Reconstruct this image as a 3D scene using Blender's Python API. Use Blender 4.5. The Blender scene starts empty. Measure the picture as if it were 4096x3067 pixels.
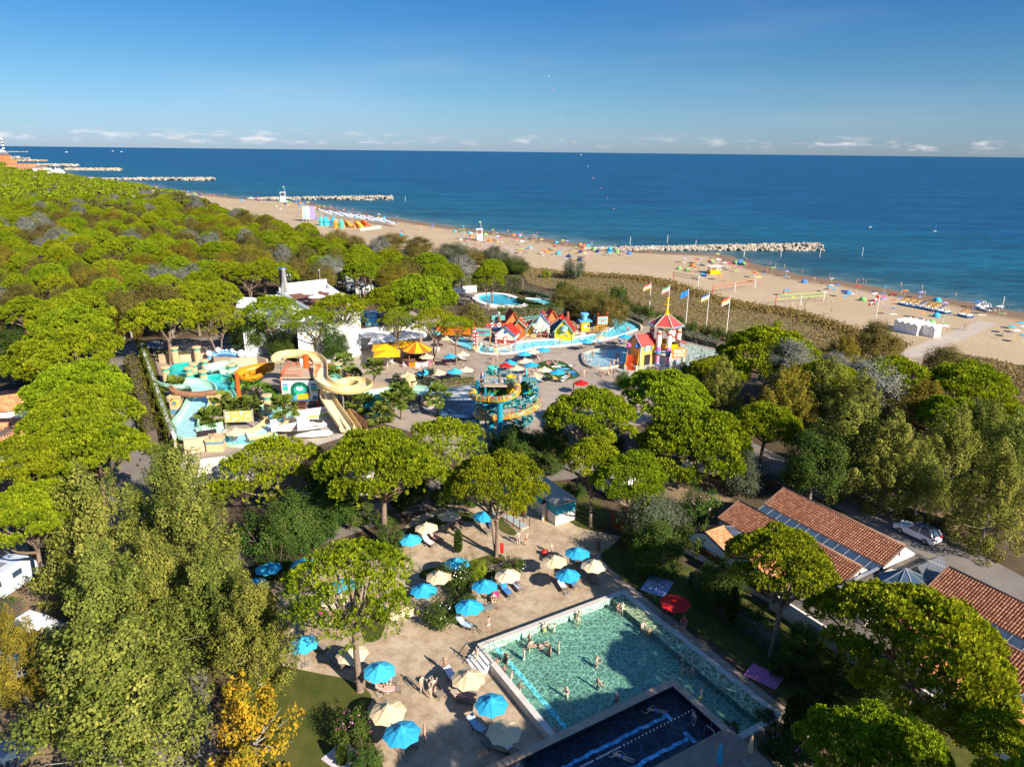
import bpy,bmesh,math,random
import numpy as np
from mathutils import Vector,Matrix

S = bpy.context.scene
COL = S.collection
RND = random.Random(11)
rad = math.radians

# ------------------------------------------------------------------ camera, sky, sun, exposure
CAM_H,CAM_F = 40.0,2850.0            # metres above the ground, focal length in photograph pixels (4096 wide)
PITCH = math.atan((1533.5 - 601.0)/CAM_F)
ROLL = math.atan(0.0132)
FWD = Vector((0,math.cos(PITCH),-math.sin(PITCH)))
_u0 = Vector((0,math.sin(PITCH),math.cos(PITCH))); _r0 = Vector((1,0,0))
RGT = _r0*math.cos(ROLL) + _u0*math.sin(ROLL)
UPV = _u0*math.cos(ROLL) - _r0*math.sin(ROLL)
cam_data = bpy.data.cameras.new('camera'); cam = bpy.data.objects.new('camera',cam_data); COL.objects.link(cam)
cam_data.sensor_width = 36.0; cam_data.lens = 36.0*CAM_F/4096.0
cam_data.clip_start = 0.5; cam_data.clip_end = 90000.0
m = Matrix((RGT,UPV,-FWD)).transposed().to_4x4(); m.translation = Vector((0,0,CAM_H))
cam.matrix_world = m
S.camera = cam

SUN_EL = rad(30.5); SUN_AZ = math.atan2(0.70,-0.714)   # azimuth measured from +Y towards +X; the sun stands behind the camera on the right
SUN_DIR = Vector((math.sin(SUN_AZ)*math.cos(SUN_EL),math.cos(SUN_AZ)*math.cos(SUN_EL),math.sin(SUN_EL)))
world = bpy.data.worlds.new('World'); S.world = world; world.use_nodes = True
wn,wl = world.node_tree.nodes,world.node_tree.links
wn.clear()
w_out = wn.new('ShaderNodeOutputWorld'); w_bg = wn.new('ShaderNodeBackground'); w_bg.inputs['Strength'].default_value = 0.06
w_sky = wn.new('ShaderNodeTexSky'); w_sky.sky_type = 'NISHITA'; w_sky.sun_disc = False
w_sky.sun_elevation = SUN_EL; w_sky.sun_rotation = SUN_AZ
w_sky.altitude = 0; w_sky.air_density = 1.0; w_sky.dust_density = 0.3; w_sky.ozone_density = 6.0
# thin low cumulus band far out over the sea, part of the sky
w_tc = wn.new('ShaderNodeTexCoord'); w_sep = wn.new('ShaderNodeSeparateXYZ'); wl.new(w_tc.outputs['Generated'],w_sep.inputs[0])
w_map = wn.new('ShaderNodeMapping'); w_map.inputs['Scale'].default_value = (26,26,120); wl.new(w_tc.outputs['Generated'],w_map.inputs[0])
w_ns = wn.new('ShaderNodeTexNoise'); w_ns.inputs['Scale'].default_value = 1.0; w_ns.inputs['Detail'].default_value = 7; w_ns.inputs['Roughness'].default_value = .62
wl.new(w_map.outputs[0],w_ns.inputs['Vector'])
w_m2 = wn.new('ShaderNodeMapping'); w_m2.inputs['Scale'].default_value = (3.2,3.2,30); wl.new(w_tc.outputs['Generated'],w_m2.inputs[0])
w_n2 = wn.new('ShaderNodeTexNoise'); w_n2.inputs['Scale'].default_value = 1.0; w_n2.inputs['Detail'].default_value = 3; wl.new(w_m2.outputs[0],w_n2.inputs['Vector'])
def _wm(op,a,b,c=None):
 n = wn.new('ShaderNodeMath'); n.operation = op; n.use_clamp = False
 for i,x in enumerate((a,b)):
  if isinstance(x,(int,float)): n.inputs[i].default_value = x
  elif x is not None: wl.new(x,n.inputs[i])
 return n.outputs[0]
def _ramp(src,lo,hi):
 n = wn.new('ShaderNodeMapRange'); n.interpolation_type = 'SMOOTHSTEP'
 n.inputs['From Min'].default_value = lo; n.inputs['From Max'].default_value = hi; wl.new(src,n.inputs['Value']); return n.outputs[0]
band = _wm('MULTIPLY',_ramp(w_sep.outputs['Z'],.001,.008),_wm('SUBTRACT',1.0,_ramp(w_sep.outputs['Z'],.010,.024)))
puff = _wm('MULTIPLY',_ramp(w_ns.outputs['Fac'],.47,.72),_ramp(w_n2.outputs['Fac'],.40,.60))
cl_fac = _wm('MULTIPLY',_wm('MULTIPLY',band,puff),.75)
# faint veil of high haze
w_m3 = wn.new('ShaderNodeMapping'); w_m3.inputs['Scale'].default_value = (2,2,14); wl.new(w_tc.outputs['Generated'],w_m3.inputs[0])
w_n3 = wn.new('ShaderNodeTexNoise'); w_n3.inputs['Scale'].default_value = 1.0; w_n3.inputs['Detail'].default_value = 4; wl.new(w_m3.outputs[0],w_n3.inputs['Vector'])
veil = _wm('MULTIPLY',_ramp(w_n3.outputs['Fac'],.45,.8),.10)
cl_all = _wm('MAXIMUM',cl_fac,veil)
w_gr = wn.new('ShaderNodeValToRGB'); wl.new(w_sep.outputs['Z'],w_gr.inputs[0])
for i,(p_,c_) in enumerate([(0.0,(.62,.76,1.08)),(.05,(.53,.72,.92)),(.10,(.42,.67,.82)),(.21,(.17,.53,.82)),(.6,(.95,1.22,1.42))]):  # sky tint by height; zenith above the view brightened to fill the shadows
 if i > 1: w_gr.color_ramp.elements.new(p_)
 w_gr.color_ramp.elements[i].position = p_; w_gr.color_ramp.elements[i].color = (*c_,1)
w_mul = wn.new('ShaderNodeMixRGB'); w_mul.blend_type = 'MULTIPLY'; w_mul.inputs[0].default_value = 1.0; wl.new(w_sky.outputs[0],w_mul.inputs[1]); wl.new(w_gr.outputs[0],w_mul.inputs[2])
w_mix = wn.new('ShaderNodeMixRGB'); wl.new(cl_all,w_mix.inputs['Fac']); wl.new(w_mul.outputs[0],w_mix.inputs[1]); w_mix.inputs[2].default_value = (8.8,8.2,8.6,1)
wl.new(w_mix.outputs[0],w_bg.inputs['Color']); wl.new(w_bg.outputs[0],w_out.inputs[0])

sun_d = bpy.data.lights.new('sun','SUN'); sun = bpy.data.objects.new('sun',sun_d); COL.objects.link(sun)
sun_d.energy = 4.8; sun_d.angle = rad(0.53); sun_d.color = (1.0,0.90,0.76)
sun.rotation_euler = (-SUN_DIR).to_track_quat('-Z','Y').to_euler(); sun.location = (60,-60,80)
S.view_settings.view_transform = 'Standard'; S.view_settings.look = 'None'; S.view_settings.exposure = 1.0; S.view_settings.gamma = 1.0
S.view_settings.use_curve_mapping = False
S.render.engine = 'CYCLES'
S.cycles.max_bounces = 6; S.cycles.diffuse_bounces = 3; S.cycles.glossy_bounces = 2; S.cycles.transmission_bounces = 3; S.cycles.transparent_max_bounces = 10
S.cycles.use_denoising = True
S.cycles.caustics_reflective = False; S.cycles.caustics_refractive = False

# ------------------------------------------------------------------ measuring helpers: photograph pixel -> point at height z
def ray(x,y): return FWD + RGT*((x - 2048)/CAM_F) - UPV*((y - 1533.5)/CAM_F)
def F(x,y,z=0.0):
 d = ray(x,y); t = (CAM_H - z)/-d.z
 return Vector((d.x*t,d.y*t,z))
K = 4096.0/2212.0
def O(u,v,z=0.0): return F(u*K,v*K,z)          # coordinates read off the 2212 px overview
def crop(x0,y0,s): return lambda u,v,z=0.0: F(x0 + u*s,y0 + v*s,z)
def depth(p): return (Vector(p) - Vector((0,0,CAM_H))).dot(FWD)
def mpp(p): return depth(p)/CAM_F                    # metres per photograph pixel there
def proj(p):
 q = Vector(p) - Vector((0,0,CAM_H)); c = q.dot(FWD)
 return (2048 + CAM_F*q.dot(RGT)/c,1533.5 - CAM_F*q.dot(UPV)/c)
def height_over(base,v):                              # height above base at which the photograph row v (2212 scale) lies
 lo,hi = 0.0,30.0
 for _ in range(40):
  mid = (lo + hi)/2
  if proj((base[0],base[1],mid))[1] > v*K: lo = mid
  else: hi = mid
 return lo
zb1 = crop(0,500,.4629); zb2 = crop(1024,500,.4629); zb3 = crop(2048,900,.4629); zb4 = crop(3072,900,.4629)
zp1 = crop(600,1350,.3623); zp2 = crop(900,1050,.4529); zp3 = crop(1700,1150,.4529)
zd1 = crop(900,1950,.4529); zd2 = crop(1600,1950,.4076); zd3 = crop(1100,2400,.4521); zd4 = crop(1900,2300,.5877)
zr1 = crop(2600,1800,.3623); zr2 = crop(3296,1850,.3623); zr3 = crop(3096,2300,.4632); zl1 = crop(0,1200,.4629); zl2 = crop(0,2200,.5425)
zv = crop(1880,1240,.27125); zcs = crop(2480,1180,.19324); zt = crop(1860,1440,.16909); zk = crop(2700,2700,.5503)

# ------------------------------------------------------------------ materials
_M = {}
def hexc(h):
 h = h.lstrip('#'); c = [int(h[i:i + 2],16)/255 for i in (0,2,4)]
 return tuple((x/12.92 if x <= .04045 else ((x + .055)/1.055) ** 2.4) for x in c)
def new_mat(name):
 m = bpy.data.materials.new(name); m.use_nodes = True
 return m,m.node_tree.nodes,m.node_tree.links,m.node_tree.nodes['Principled BSDF']
def coords(N,L,kind='Object',scale=(1,1,1)):
 if kind == 'World':
  g = N.new('ShaderNodeNewGeometry'); src = g.outputs['Position']
 else:
  src = N.new('ShaderNodeTexCoord').outputs[kind]
 mp = N.new('ShaderNodeMapping'); mp.inputs['Scale'].default_value = scale; L.new(src,mp.inputs[0]); return mp.outputs[0]
def noise(N,L,vec,scale,detail=4,rough=.55):
 n = N.new('ShaderNodeTexNoise'); n.inputs['Scale'].default_value = scale; n.inputs['Detail'].default_value = detail; n.inputs['Roughness'].default_value = rough
 L.new(vec,n.inputs['Vector']); return n.outputs['Fac']
def ramp(N,L,src,stops):
 r = N.new('ShaderNodeValToRGB'); e = r.color_ramp.elements
 while len(e) < len(stops): e.new(.5)
 for i,(p,c) in enumerate(stops):
  e[i].position = p; e[i].color = (*c,1) if len(c) == 3 else c
 L.new(src,r.inputs[0]); return r.outputs[0]
def bump(N,L,src,b,strength=.3,dist=.05):
 n = N.new('ShaderNodeBump'); n.inputs['Strength'].default_value = strength; n.inputs['Distance'].default_value = dist
 L.new(src,n.inputs['Height']); L.new(n.outputs[0],b.inputs['Normal']); return n
def mixc(N,L,fac,a,b,mode='MIX'):
 n = N.new('ShaderNodeMixRGB'); n.blend_type = mode
 for i,x in enumerate((fac,a,b)):
  if isinstance(x,(int,float)): n.inputs[i].default_value = x
  elif isinstance(x,tuple): n.inputs[i].default_value = (*x[:3],1)
  else: L.new(x,n.inputs[i])
 return n.outputs[0]
def paint(col,rough=.55,var=.10,scale=3.0,spec=.35,metal=0.0,bmp=.0):
 """plain procedural surface: one colour with slight mottling"""
 if isinstance(col,str): col = hexc(col)
 key = (tuple(round(c,4) for c in col),rough,var,scale,metal,bmp)
 if key in _M: return _M[key]
 m,N,L,b = new_mat('surface_%d' % len(_M))
 v = coords(N,L); f = noise(N,L,v,scale,5,.6)
 lo = tuple(max(0,c*(1 - var)) for c in col); hi = tuple(min(1,c*(1 + var)) for c in col)
 L.new(ramp(N,L,f,[(.3,lo),(.7,hi)]),b.inputs['Base Color'])
 b.inputs['Roughness'].default_value = rough; b.inputs['Specular IOR Level'].default_value = spec; b.inputs['Metallic'].default_value = metal
 if bmp: bump(N,L,noise(N,L,v,scale*6,4),b,bmp,.02)
 _M[key] = m; return m
def leaf_mat(name,cols,trans=.3,hue_var=.02,val_var=.18):
 """foliage: colour by the tint stored on each leaf clump, small shift for each plant, light passing through"""
 m = bpy.data.materials.new(name); m.use_nodes = True; N,L = m.node_tree.nodes,m.node_tree.links; N.clear()
 o = N.new('ShaderNodeOutputMaterial'); at = N.new('ShaderNodeAttribute'); at.attribute_name = 'tint'
 c = ramp(N,L,at.outputs['Fac'],[(i/(len(cols) - 1),x) for i,x in enumerate(cols)])
 oi = N.new('ShaderNodeObjectInfo'); hs = N.new('ShaderNodeHueSaturation')
 def mr(lo,hi,src):
  n = N.new('ShaderNodeMapRange'); n.inputs['To Min'].default_value = lo; n.inputs['To Max'].default_value = hi; L.new(src,n.inputs['Value']); return n.outputs[0]
 L.new(mr(.5 - hue_var,.5 + hue_var,oi.outputs['Random']),hs.inputs['Hue'])
 w = N.new('ShaderNodeTexWhiteNoise'); w.noise_dimensions = '1D'; L.new(oi.outputs['Random'],w.inputs['W'])
 L.new(mr(1 - val_var,1 + val_var,w.outputs['Value']),hs.inputs['Value']); L.new(c,hs.inputs['Color'])
 d = N.new('ShaderNodeBsdfDiffuse'); t = N.new('ShaderNodeBsdfTranslucent'); mx = N.new('ShaderNodeMixShader'); mx.inputs[0].default_value = trans
 L.new(hs.outputs[0],d.inputs[0]); L.new(hs.outputs[0],t.inputs[0]); L.new(d.outputs[0],mx.inputs[1]); L.new(t.outputs[0],mx.inputs[2]); L.new(mx.outputs[0],o.inputs[0])
 return m

# ------------------------------------------------------------------ objects and meshes
def tag(o,label=None,cat=None,group=None,kind=None):
 if label: o['label'] = label
 if cat: o['category'] = cat
 if group: o['group'] = group
 if kind: o['kind'] = kind
 return o
def empty(name,loc=(0,0,0),rz=0.0,label=None,cat=None,group=None,parent=None):
 o = bpy.data.objects.new(name,None); COL.objects.link(o); o.location = loc; o.rotation_euler = (0,0,rz); o.empty_display_size = .2
 if parent: o.parent = parent
 return tag(o,label,cat,group)
def link(name,me,parent=None,loc=(0,0,0),rz=0.0,mat=None,scale=None):
 o = bpy.data.objects.new(name,me); COL.objects.link(o); o.location = loc; o.rotation_euler = (0,0,rz)
 if scale is not None: o.scale = scale if hasattr(scale,'__len__') else (scale,)*3
 if parent: o.parent = parent
 if mat is not None:
  if not me.materials: me.materials.append(mat)
  if me.materials[0] is not mat:
   o.material_slots[0].link = 'OBJECT'; o.material_slots[0].material = mat
 return o
def copy_tree(o,parent=None):
 c = o.copy(); COL.objects.link(c); c.parent = parent
 for ch in o.children: copy_tree(ch,c)
 return c
def np_mesh(name,verts,faces,tint=None,smooth=False):
 me = bpy.data.meshes.new(name); verts = np.asarray(verts,np.float32); faces = np.asarray(faces,np.int32); k = faces.shape[1]
 me.vertices.add(len(verts)); me.vertices.foreach_set('co',verts.ravel())
 me.loops.add(faces.size); me.loops.foreach_set('vertex_index',faces.ravel())
 me.polygons.add(len(faces)); me.polygons.foreach_set('loop_start',np.arange(0,faces.size,k,dtype=np.int32))
 me.polygons.foreach_set('loop_total',np.full(len(faces),k,np.int32))
 if smooth: me.polygons.foreach_set('use_smooth',np.ones(len(faces),bool))
 if tint is not None:
  a = me.attributes.new('tint','FLOAT','POINT'); a.data.foreach_set('value',np.asarray(tint,np.float32))
 me.update(); return me
class MB:
 """collects boxes, prisms, tubes, lathes for ONE mesh"""
 def __init__(s): s.v,s.f = [],[]
 def add(s,vs,fs):
  n = len(s.v); s.v += [tuple(x) for x in vs]; s.f += [tuple(i + n for i in f) for f in fs]; return s
 def box(s,c,d,rz=0.0,mat=None):
  x,y,z = d[0]/2,d[1]/2,d[2]/2; c = Vector(c); cs,sn = math.cos(rz),math.sin(rz)
  vs = []
  for (a,b,e) in ((-1,-1,-1),(1,-1,-1),(1,1,-1),(-1,1,-1),(-1,-1,1),(1,-1,1),(1,1,1),(-1,1,1)):
   p = Vector((a*x,b*y,e*z))
   if mat: p = mat @ p
   vs.append((c.x + p.x*cs - p.y*sn,c.y + p.x*sn + p.y*cs,c.z + p.z))
  return s.add(vs,[(0,3,2,1),(4,5,6,7),(0,1,5,4),(1,2,6,5),(2,3,7,6),(3,0,4,7)])
 def beam(s,p,q,w,h=None):
  """square bar from p to q"""
  p,q = Vector(p),Vector(q); h = h or w; d = (q - p).normalized(); up = Vector((0,0,1)) if abs(d.z) < .95 else Vector((1,0,0))
  a = d.cross(up).normalized()*w/2; b = a.cross(d).normalized()*h/2
  return s.add([p - a - b,p + a - b,p + a + b,p - a + b,q - a - b,q + a - b,q + a + b,q - a + b],
                     [(0,3,2,1),(4,5,6,7),(0,1,5,4),(1,2,6,5),(2,3,7,6),(3,0,4,7)])
 def tube(s,pts,r,n=8,caps=True):
  pts = [Vector(p) for p in pts]; rs = r if hasattr(r,'__len__') else [r]*len(pts); vs,fs = [],[]
  ref = None
  for i,p in enumerate(pts):
   d = (pts[min(i + 1,len(pts) - 1)] - pts[max(i - 1,0)]).normalized()
   if ref is None: ref = Vector((1,0,0)) if abs(d.x) < .8 else Vector((0,1,0))
   a = (ref - d*ref.dot(d)).normalized(); ref = a; b = d.cross(a)
   for k in range(n):
    t = 2*math.pi*k/n; vs.append(p + (a*math.cos(t) + b*math.sin(t))*rs[i])
  for i in range(len(pts) - 1):
   for k in range(n): fs.append((i*n + k,i*n + (k + 1) % n,(i + 1)*n + (k + 1) % n,(i + 1)*n + k))
  if caps: fs += [tuple(range(n))[::-1],tuple(range((len(pts) - 1)*n,len(pts)*n))]
  return s.add(vs,fs)
 def lathe(s,prof,c=(0,0,0),n=16,phase=0.0):
  """prof: list of (r, z)"""
  vs,fs = [],[]; c = Vector(c)
  for (r,z) in prof:
   for k in range(n):
    t = 2*math.pi*k/n + phase; vs.append((c.x + r*math.cos(t),c.y + r*math.sin(t),c.z + z))
  for i in range(len(prof) - 1):
   for k in range(n): fs.append((i*n + k,i*n + (k + 1) % n,(i + 1)*n + (k + 1) % n,(i + 1)*n + k))
  fs += [tuple(range(n))[::-1],tuple(range((len(prof) - 1)*n,len(prof)*n))]
  return s.add(vs,fs)
 def prism(s,poly,z0,z1):
  n = len(poly); vs = [(p[0],p[1],z0) for p in poly] + [(p[0],p[1],z1) for p in poly]
  a = sum(poly[i][0]*poly[(i + 1) % n][1] - poly[(i + 1) % n][0]*poly[i][1] for i in range(n))
  fs = [(i,(i + 1) % n,n + (i + 1) % n,n + i) for i in range(n)]; top = tuple(range(n,2*n)); bot = tuple(range(n))[::-1]
  if a < 0: fs = [f[::-1] for f in fs]; top = top[::-1]; bot = bot[::-1]
  return s.add(vs,fs + [top,bot])
 def ball(s,c,r,n=10,m=6,sq=(1,1,1)):
  prof = [(max(.001,math.sin(math.pi*i/m)) ,-math.cos(math.pi*i/m)) for i in range(m + 1)]
  t = MB(); t.lathe(prof,n=n); c = Vector(c)
  return s.add([(c.x + x*r*sq[0],c.y + y*r*sq[1],c.z + z*r*sq[2]) for x,y,z in t.v],t.f)
 def mesh(s,name,smooth=False):
  me = bpy.data.meshes.new(name); me.from_pydata(s.v,[],s.f); me.update()
  if smooth:
   me.polygons.foreach_set('use_smooth',[True]*len(me.polygons))
   if smooth == 'auto':
    for e in me.edges: pass
  return me
 def build(s,name,mat,parent=None,loc=(0,0,0),rz=0.0,smooth=False):
  return link(name,s.mesh(name,smooth),parent,loc,rz,mat)
def sheet(name,pts,z,mat,parent=None,label=None):
 me = bpy.data.meshes.new(name); me.from_pydata([(p[0],p[1],z) for p in pts],[],[tuple(range(len(pts)))]); me.update()
 if me.polygons[0].normal.z < 0: me.flip_normals()
 o = link(name,me,parent,mat=mat)
 if not parent: tag(o,label,None,None,'structure')
 return o
def smooth_line(pts,n=6,closed=False):
 """Catmull-Rom through pts"""
 P = [Vector(p) for p in pts]; out = []; m = len(P)
 rng = range(m if closed else m - 1)
 for i in rng:
  a,b,c,d = (P[(i - 1) % m],P[i],P[(i + 1) % m],P[(i + 2) % m]) if closed else (P[max(i - 1,0)],P[i],P[i + 1],P[min(i + 2,m - 1)])
  for k in range(n):
   t = k/n
   out.append(.5*((2*b) + (c - a)*t + (2*a - 5*b + 4*c - d)*t*t + (3*b - a - 3*c + d)*t ** 3))
 if not closed: out.append(P[-1])
 return out
def offset_line(pts,d):
 """sideways copy of a ground line (d > 0 to the left of the walking direction)"""
 out = []
 for i,p in enumerate(pts):
  a,b = pts[max(i - 1,0)],pts[min(i + 1,len(pts) - 1)]; t = Vector((b[0] - a[0],b[1] - a[1],0)).normalized()
  dd = d[i] if hasattr(d,'__len__') else d
  out.append(Vector((p[0] - t.y*dd,p[1] + t.x*dd,p[2] if len(p) > 2 else 0)))
 return out
def ribbon(name,left,right,z,mat,parent=None,kind='structure'):
 n = len(left); vs = [(p[0],p[1],z) for p in left] + [(p[0],p[1],z) for p in right]
 me = bpy.data.meshes.new(name); me.from_pydata(vs,[],[(i,n + i,n + i + 1,i + 1) for i in range(n - 1)]); me.update()
 if me.polygons[0].normal.z < 0: me.flip_normals()
 o = link(name,me,parent,mat=mat)
 if not parent: tag(o,kind=kind)
 return o
def inside(p,poly):
 x,y = p[0],p[1]; c = False; n = len(poly)
 for i in range(n):
  (x1,y1),(x2,y2) = poly[i][:2],poly[(i + 1) % n][:2]
  if (y1 > y) != (y2 > y) and x < (x2 - x1)*(y - y1)/(y2 - y1) + x1: c = not c
 return c
ORD = ['closest','second closest','third closest','fourth closest','fifth closest','sixth closest','seventh closest','eighth closest','ninth closest','tenth closest','eleventh closest','twelfth closest',
       'thirteenth closest','fourteenth closest','fifteenth closest','sixteenth closest','seventeenth closest','eighteenth closest','nineteenth closest','twentieth closest']
PENDING = []     # (object, description, position): described at the end by the landmark they stand nearest to
LANDMARKS = {}   # phrase -> position
def later(o,desc,cat,group,zone): tag(o,desc,cat,group); PENDING.append((o,desc,zone))

# ================================================================== THE SETTING: ground, sea, beach, decks, lawns, roads
def ground_material(name,stops,scale,detail=6,bmp=.25,rough=.9,fine=40.0,fine_amt=.25,world_scale=(1,1,1),dist=.05):
 m,N,L,b = new_mat(name); v = coords(N,L,'World',world_scale)
 c = ramp(N,L,noise(N,L,v,scale,detail,.6),stops)
 f = ramp(N,L,noise(N,L,v,scale*fine,3,.6),[(.3,(1 - fine_amt,)*3),(.7,(1 + fine_amt*.4,)*3)])
 L.new(mixc(N,L,1.0,c,f,'MULTIPLY'),b.inputs['Base Color']); b.inputs['Roughness'].default_value = rough; b.inputs['Specular IOR Level'].default_value = .2
 if bmp: bump(N,L,noise(N,L,v,scale*fine*.6,4),b,bmp,dist)
 return m
mat_soil = ground_material('woodland_soil',[(.25,(.060,.042,.024)),(.5,(.105,.075,.045)),(.75,(.15,.115,.072))],.12)
mat_dry = ground_material('camping_earth',[(.25,(.20,.135,.078)),(.75,(.31,.225,.135))],.2)
mat_grass = ground_material('lawn',[(.25,(.040,.058,.010)),(.45,(.075,.092,.016)),(.62,(.115,.115,.026)),(.78,(.16,.135,.05))],.45,fine=60,fine_amt=.5,bmp=.8)
mat_turf = ground_material('artificial_turf',[(.25,(.040,.085,.018)),(.75,(.055,.11,.024))],.5,fine=60,fine_amt=.3,bmp=.5)
mat_meadow = ground_material('dune_meadow',[(.2,(.16,.11,.052)),(.42,(.26,.185,.085)),(.62,(.20,.175,.068)),(.8,(.32,.235,.125))],.085,fine=30,fine_amt=.6,bmp=.9,dist=.3)
mat_asphalt = ground_material('road_paving',[(.3,(.19,.165,.145)),(.7,(.26,.23,.20))],.3,fine=25,fine_amt=.3)
mat_conc = ground_material('smooth_concrete',[(.3,(.40,.34,.28)),(.7,(.52,.455,.38))],.25,fine=30,fine_amt=.15,bmp=.1)
mat_tan = ground_material('tan_render',[(.3,(.50,.38,.26)),(.7,(.58,.45,.31))],.4,fine=20,fine_amt=.12,bmp=.1)
mat_path = ground_material('beach_walkway',[(.3,(.42,.35,.28)),(.7,(.50,.43,.36))],.5,fine=20,fine_amt=.15,bmp=.1)

def sand_material():
 m,N,L,b = new_mat('beach_sand'); v = coords(N,L,'World')
 c = ramp(N,L,noise(N,L,v,.035,5,.6),[(.3,(.42,.315,.195)),(.7,(.51,.39,.25))])
 f = ramp(N,L,noise(N,L,v,1.6,5,.7),[(.35,(.86,)*3),(.65,(1.05,)*3)])
 c = mixc(N,L,1.0,c,f,'MULTIPLY')
 at = N.new('ShaderNodeAttribute'); at.attribute_name = 'tint'       # wetness, from the tide line inland
 nz = N.new('ShaderNodeMath'); nz.operation = 'ADD'; L.new(at.outputs['Fac'],nz.inputs[0])
 n2 = N.new('ShaderNodeMath'); n2.operation = 'MULTIPLY_ADD'; L.new(noise(N,L,v,.12,5,.7),n2.inputs[0]); n2.inputs[1].default_value = .5; n2.inputs[2].default_value = -.25; L.new(n2.outputs[0],nz.inputs[1])
 wet = ramp(N,L,nz.outputs[0],[(.25,(0,0,0)),(.55,(1,1,1))])
 L.new(mixc(N,L,wet,c,(.22,.145,.085)),b.inputs['Base Color'])
 rr = ramp(N,L,nz.outputs[0],[(.5,(.95,)*3),(.9,(.45,)*3)]); L.new(rr,b.inputs['Roughness']); b.inputs['Specular IOR Level'].default_value = .2
 bump(N,L,noise(N,L,v,2.2,6,.7),b,.9,.18); return m
def sea_material():
 m,N,L,b = new_mat('sea_water'); v = coords(N,L,'World')
 at = N.new('ShaderNodeAttribute'); at.attribute_name = 'tint'       # metres out from the shoreline
 big = N.new('ShaderNodeMath'); big.operation = 'MULTIPLY_ADD'; L.new(noise(N,L,coords(N,L,'World',(.004,.012,1)),1,4),big.inputs[0]); big.inputs[1].default_value = .16; L.new(at.outputs['Fac'],big.inputs[2])
 c = ramp(N,L,big.outputs[0],[(.06,(.14,.16,.13)),(.13,(.06,.13,.14)),(.30,(.016,.094,.142)),(.62,(.008,.092,.160)),(1.0,(.006,.075,.165))])
 st = noise(N,L,coords(N,L,'World',(.10,.32,1)),1,6,.7)
 c = mixc(N,L,1.0,c,ramp(N,L,st,[(.30,(.50,)*3),(.70,(1.5,)*3)]),'MULTIPLY')
 s2 = noise(N,L,coords(N,L,'World',(.012,.05,1)),1,6,.65); c = mixc(N,L,1.0,c,ramp(N,L,s2,[(.34,(.72,)*3),(.66,(1.22,)*3)]),'MULTIPLY')
 # breaking foam lines along the shore
 fl = N.new('ShaderNodeTexWave'); fl.wave_type = 'BANDS'; fl.bands_direction = 'X'
 dt = N.new('ShaderNodeCombineXYZ'); L.new(big.outputs[0],dt.inputs[0]); fl.inputs['Scale'].default_value = 16; fl.inputs['Distortion'].default_value = 0; L.new(dt.outputs[0],fl.inputs['Vector'])
 fm = N.new('ShaderNodeMath'); fm.operation = 'MULTIPLY'
 L.new(ramp(N,L,fl.outputs['Fac'],[(.80,(0,0,0)),(.95,(1,1,1))]),fm.inputs[0])
 fm2 = N.new('ShaderNodeMath'); fm2.operation = 'MULTIPLY'; L.new(ramp(N,L,at.outputs['Fac'],[(.0,(.95,)*3),(.21,(0,0,0))]),fm2.inputs[0])
 L.new(ramp(N,L,noise(N,L,coords(N,L,'World',(.06,.06,1)),1,4),[(.47,(0,0,0)),(.60,(1,1,1))]),fm2.inputs[1])
 L.new(fm2.outputs[0],fm.inputs[1])
 L.new(mixc(N,L,fm.outputs[0],c,(.55,.56,.55)),b.inputs['Base Color'])
 b.inputs['Roughness'].default_value = .40; b.inputs['Specular IOR Level'].default_value = .16
 w1 = noise(N,L,coords(N,L,'World',(.22,.75,1)),1,5,.65); bump(N,L,w1,b,.9,.8)
 return m
mat_sand = sand_material(); mat_sea = sea_material()

# --- shoreline and inner edge of the beach (metres, camera at the origin)
SHORE = [(-9000,10800),(-4200,5500),(-2600,3640),(-1900,2590),(-1300,1840),(-1000,1490),(-800,1280),(-700,1150),(-639,1051),(-594,997),(-505,907),(-440,850),(-390,787),(-366,743),(-314,692),
         (-260,640),(-207,590),(-168,572),(-143,543),(-122,503),(-97,470),(-64,434),(-33,398),(-1,365),(16,347),(31,329),(44,313),(66,306),(88,300),(90,284),(95,269.5),(101,251),(113,235),
         (123,218),(132,206),(139,191),(163,160),(205,105),(265,20),(330,-80),(600,-500)]
shore = [Vector((x,y,0)) for x,y in SHORE]
shore = smooth_line(shore,4)
SEAWARD = Vector((.75,.66,0))
SEA_Z = -0.35
offs = [-8,-2,0,2,4,7,11,16,24,36,55,85,130,220,400,800,1800,5000,16000,60000]
vs,fs,tn = [],[],[]
for a in offs:
 for p in shore:
  q = p + SEAWARD*a; vs.append((q.x,q.y,SEA_Z)); tn.append(max(0,min(1,(max(a,0)/300.0) ** .6)))
n = len(shore)
for i in range(len(offs) - 1):
 for k in range(n - 1): fs.append((i*n + k,i*n + k + 1,(i + 1)*n + k + 1,(i + 1)*n + k))
sea = link('sea',np_mesh('sea',vs,[f[::-1] for f in fs],tn),mat=mat_sea); tag(sea,kind='structure')

beach_in = [(-60,62),(-42,52),(-30,38),(-18,18),(-10,8),(-5,3),(-2,0),(0,0),(6,-1)]
vs,fs,tn = [],[],[]
rows = [(-82,.0),(-66,0),(-50,0),(-34,0),(-22,.0),(-14,.0),(-9,-.02),(-5,-.10),(-2,-.24),(0,-.36),(4,-.6),(12,-1.2)]
for a,z in rows:
 for p in shore:
  q = p + SEAWARD*a; vs.append((q.x,q.y,z + .02)); tn.append(max(0,min(1,1 + (a + 1)/20.0)))
for i in range(len(rows) - 1):
 for k in range(n - 1): fs.append((i*n + k,i*n + k + 1,(i + 1)*n + k + 1,(i + 1)*n + k))
tag(link('beach',np_mesh('beach',vs,[f[::-1] for f in fs],tn,True),mat=mat_sand),kind='structure')
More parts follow.
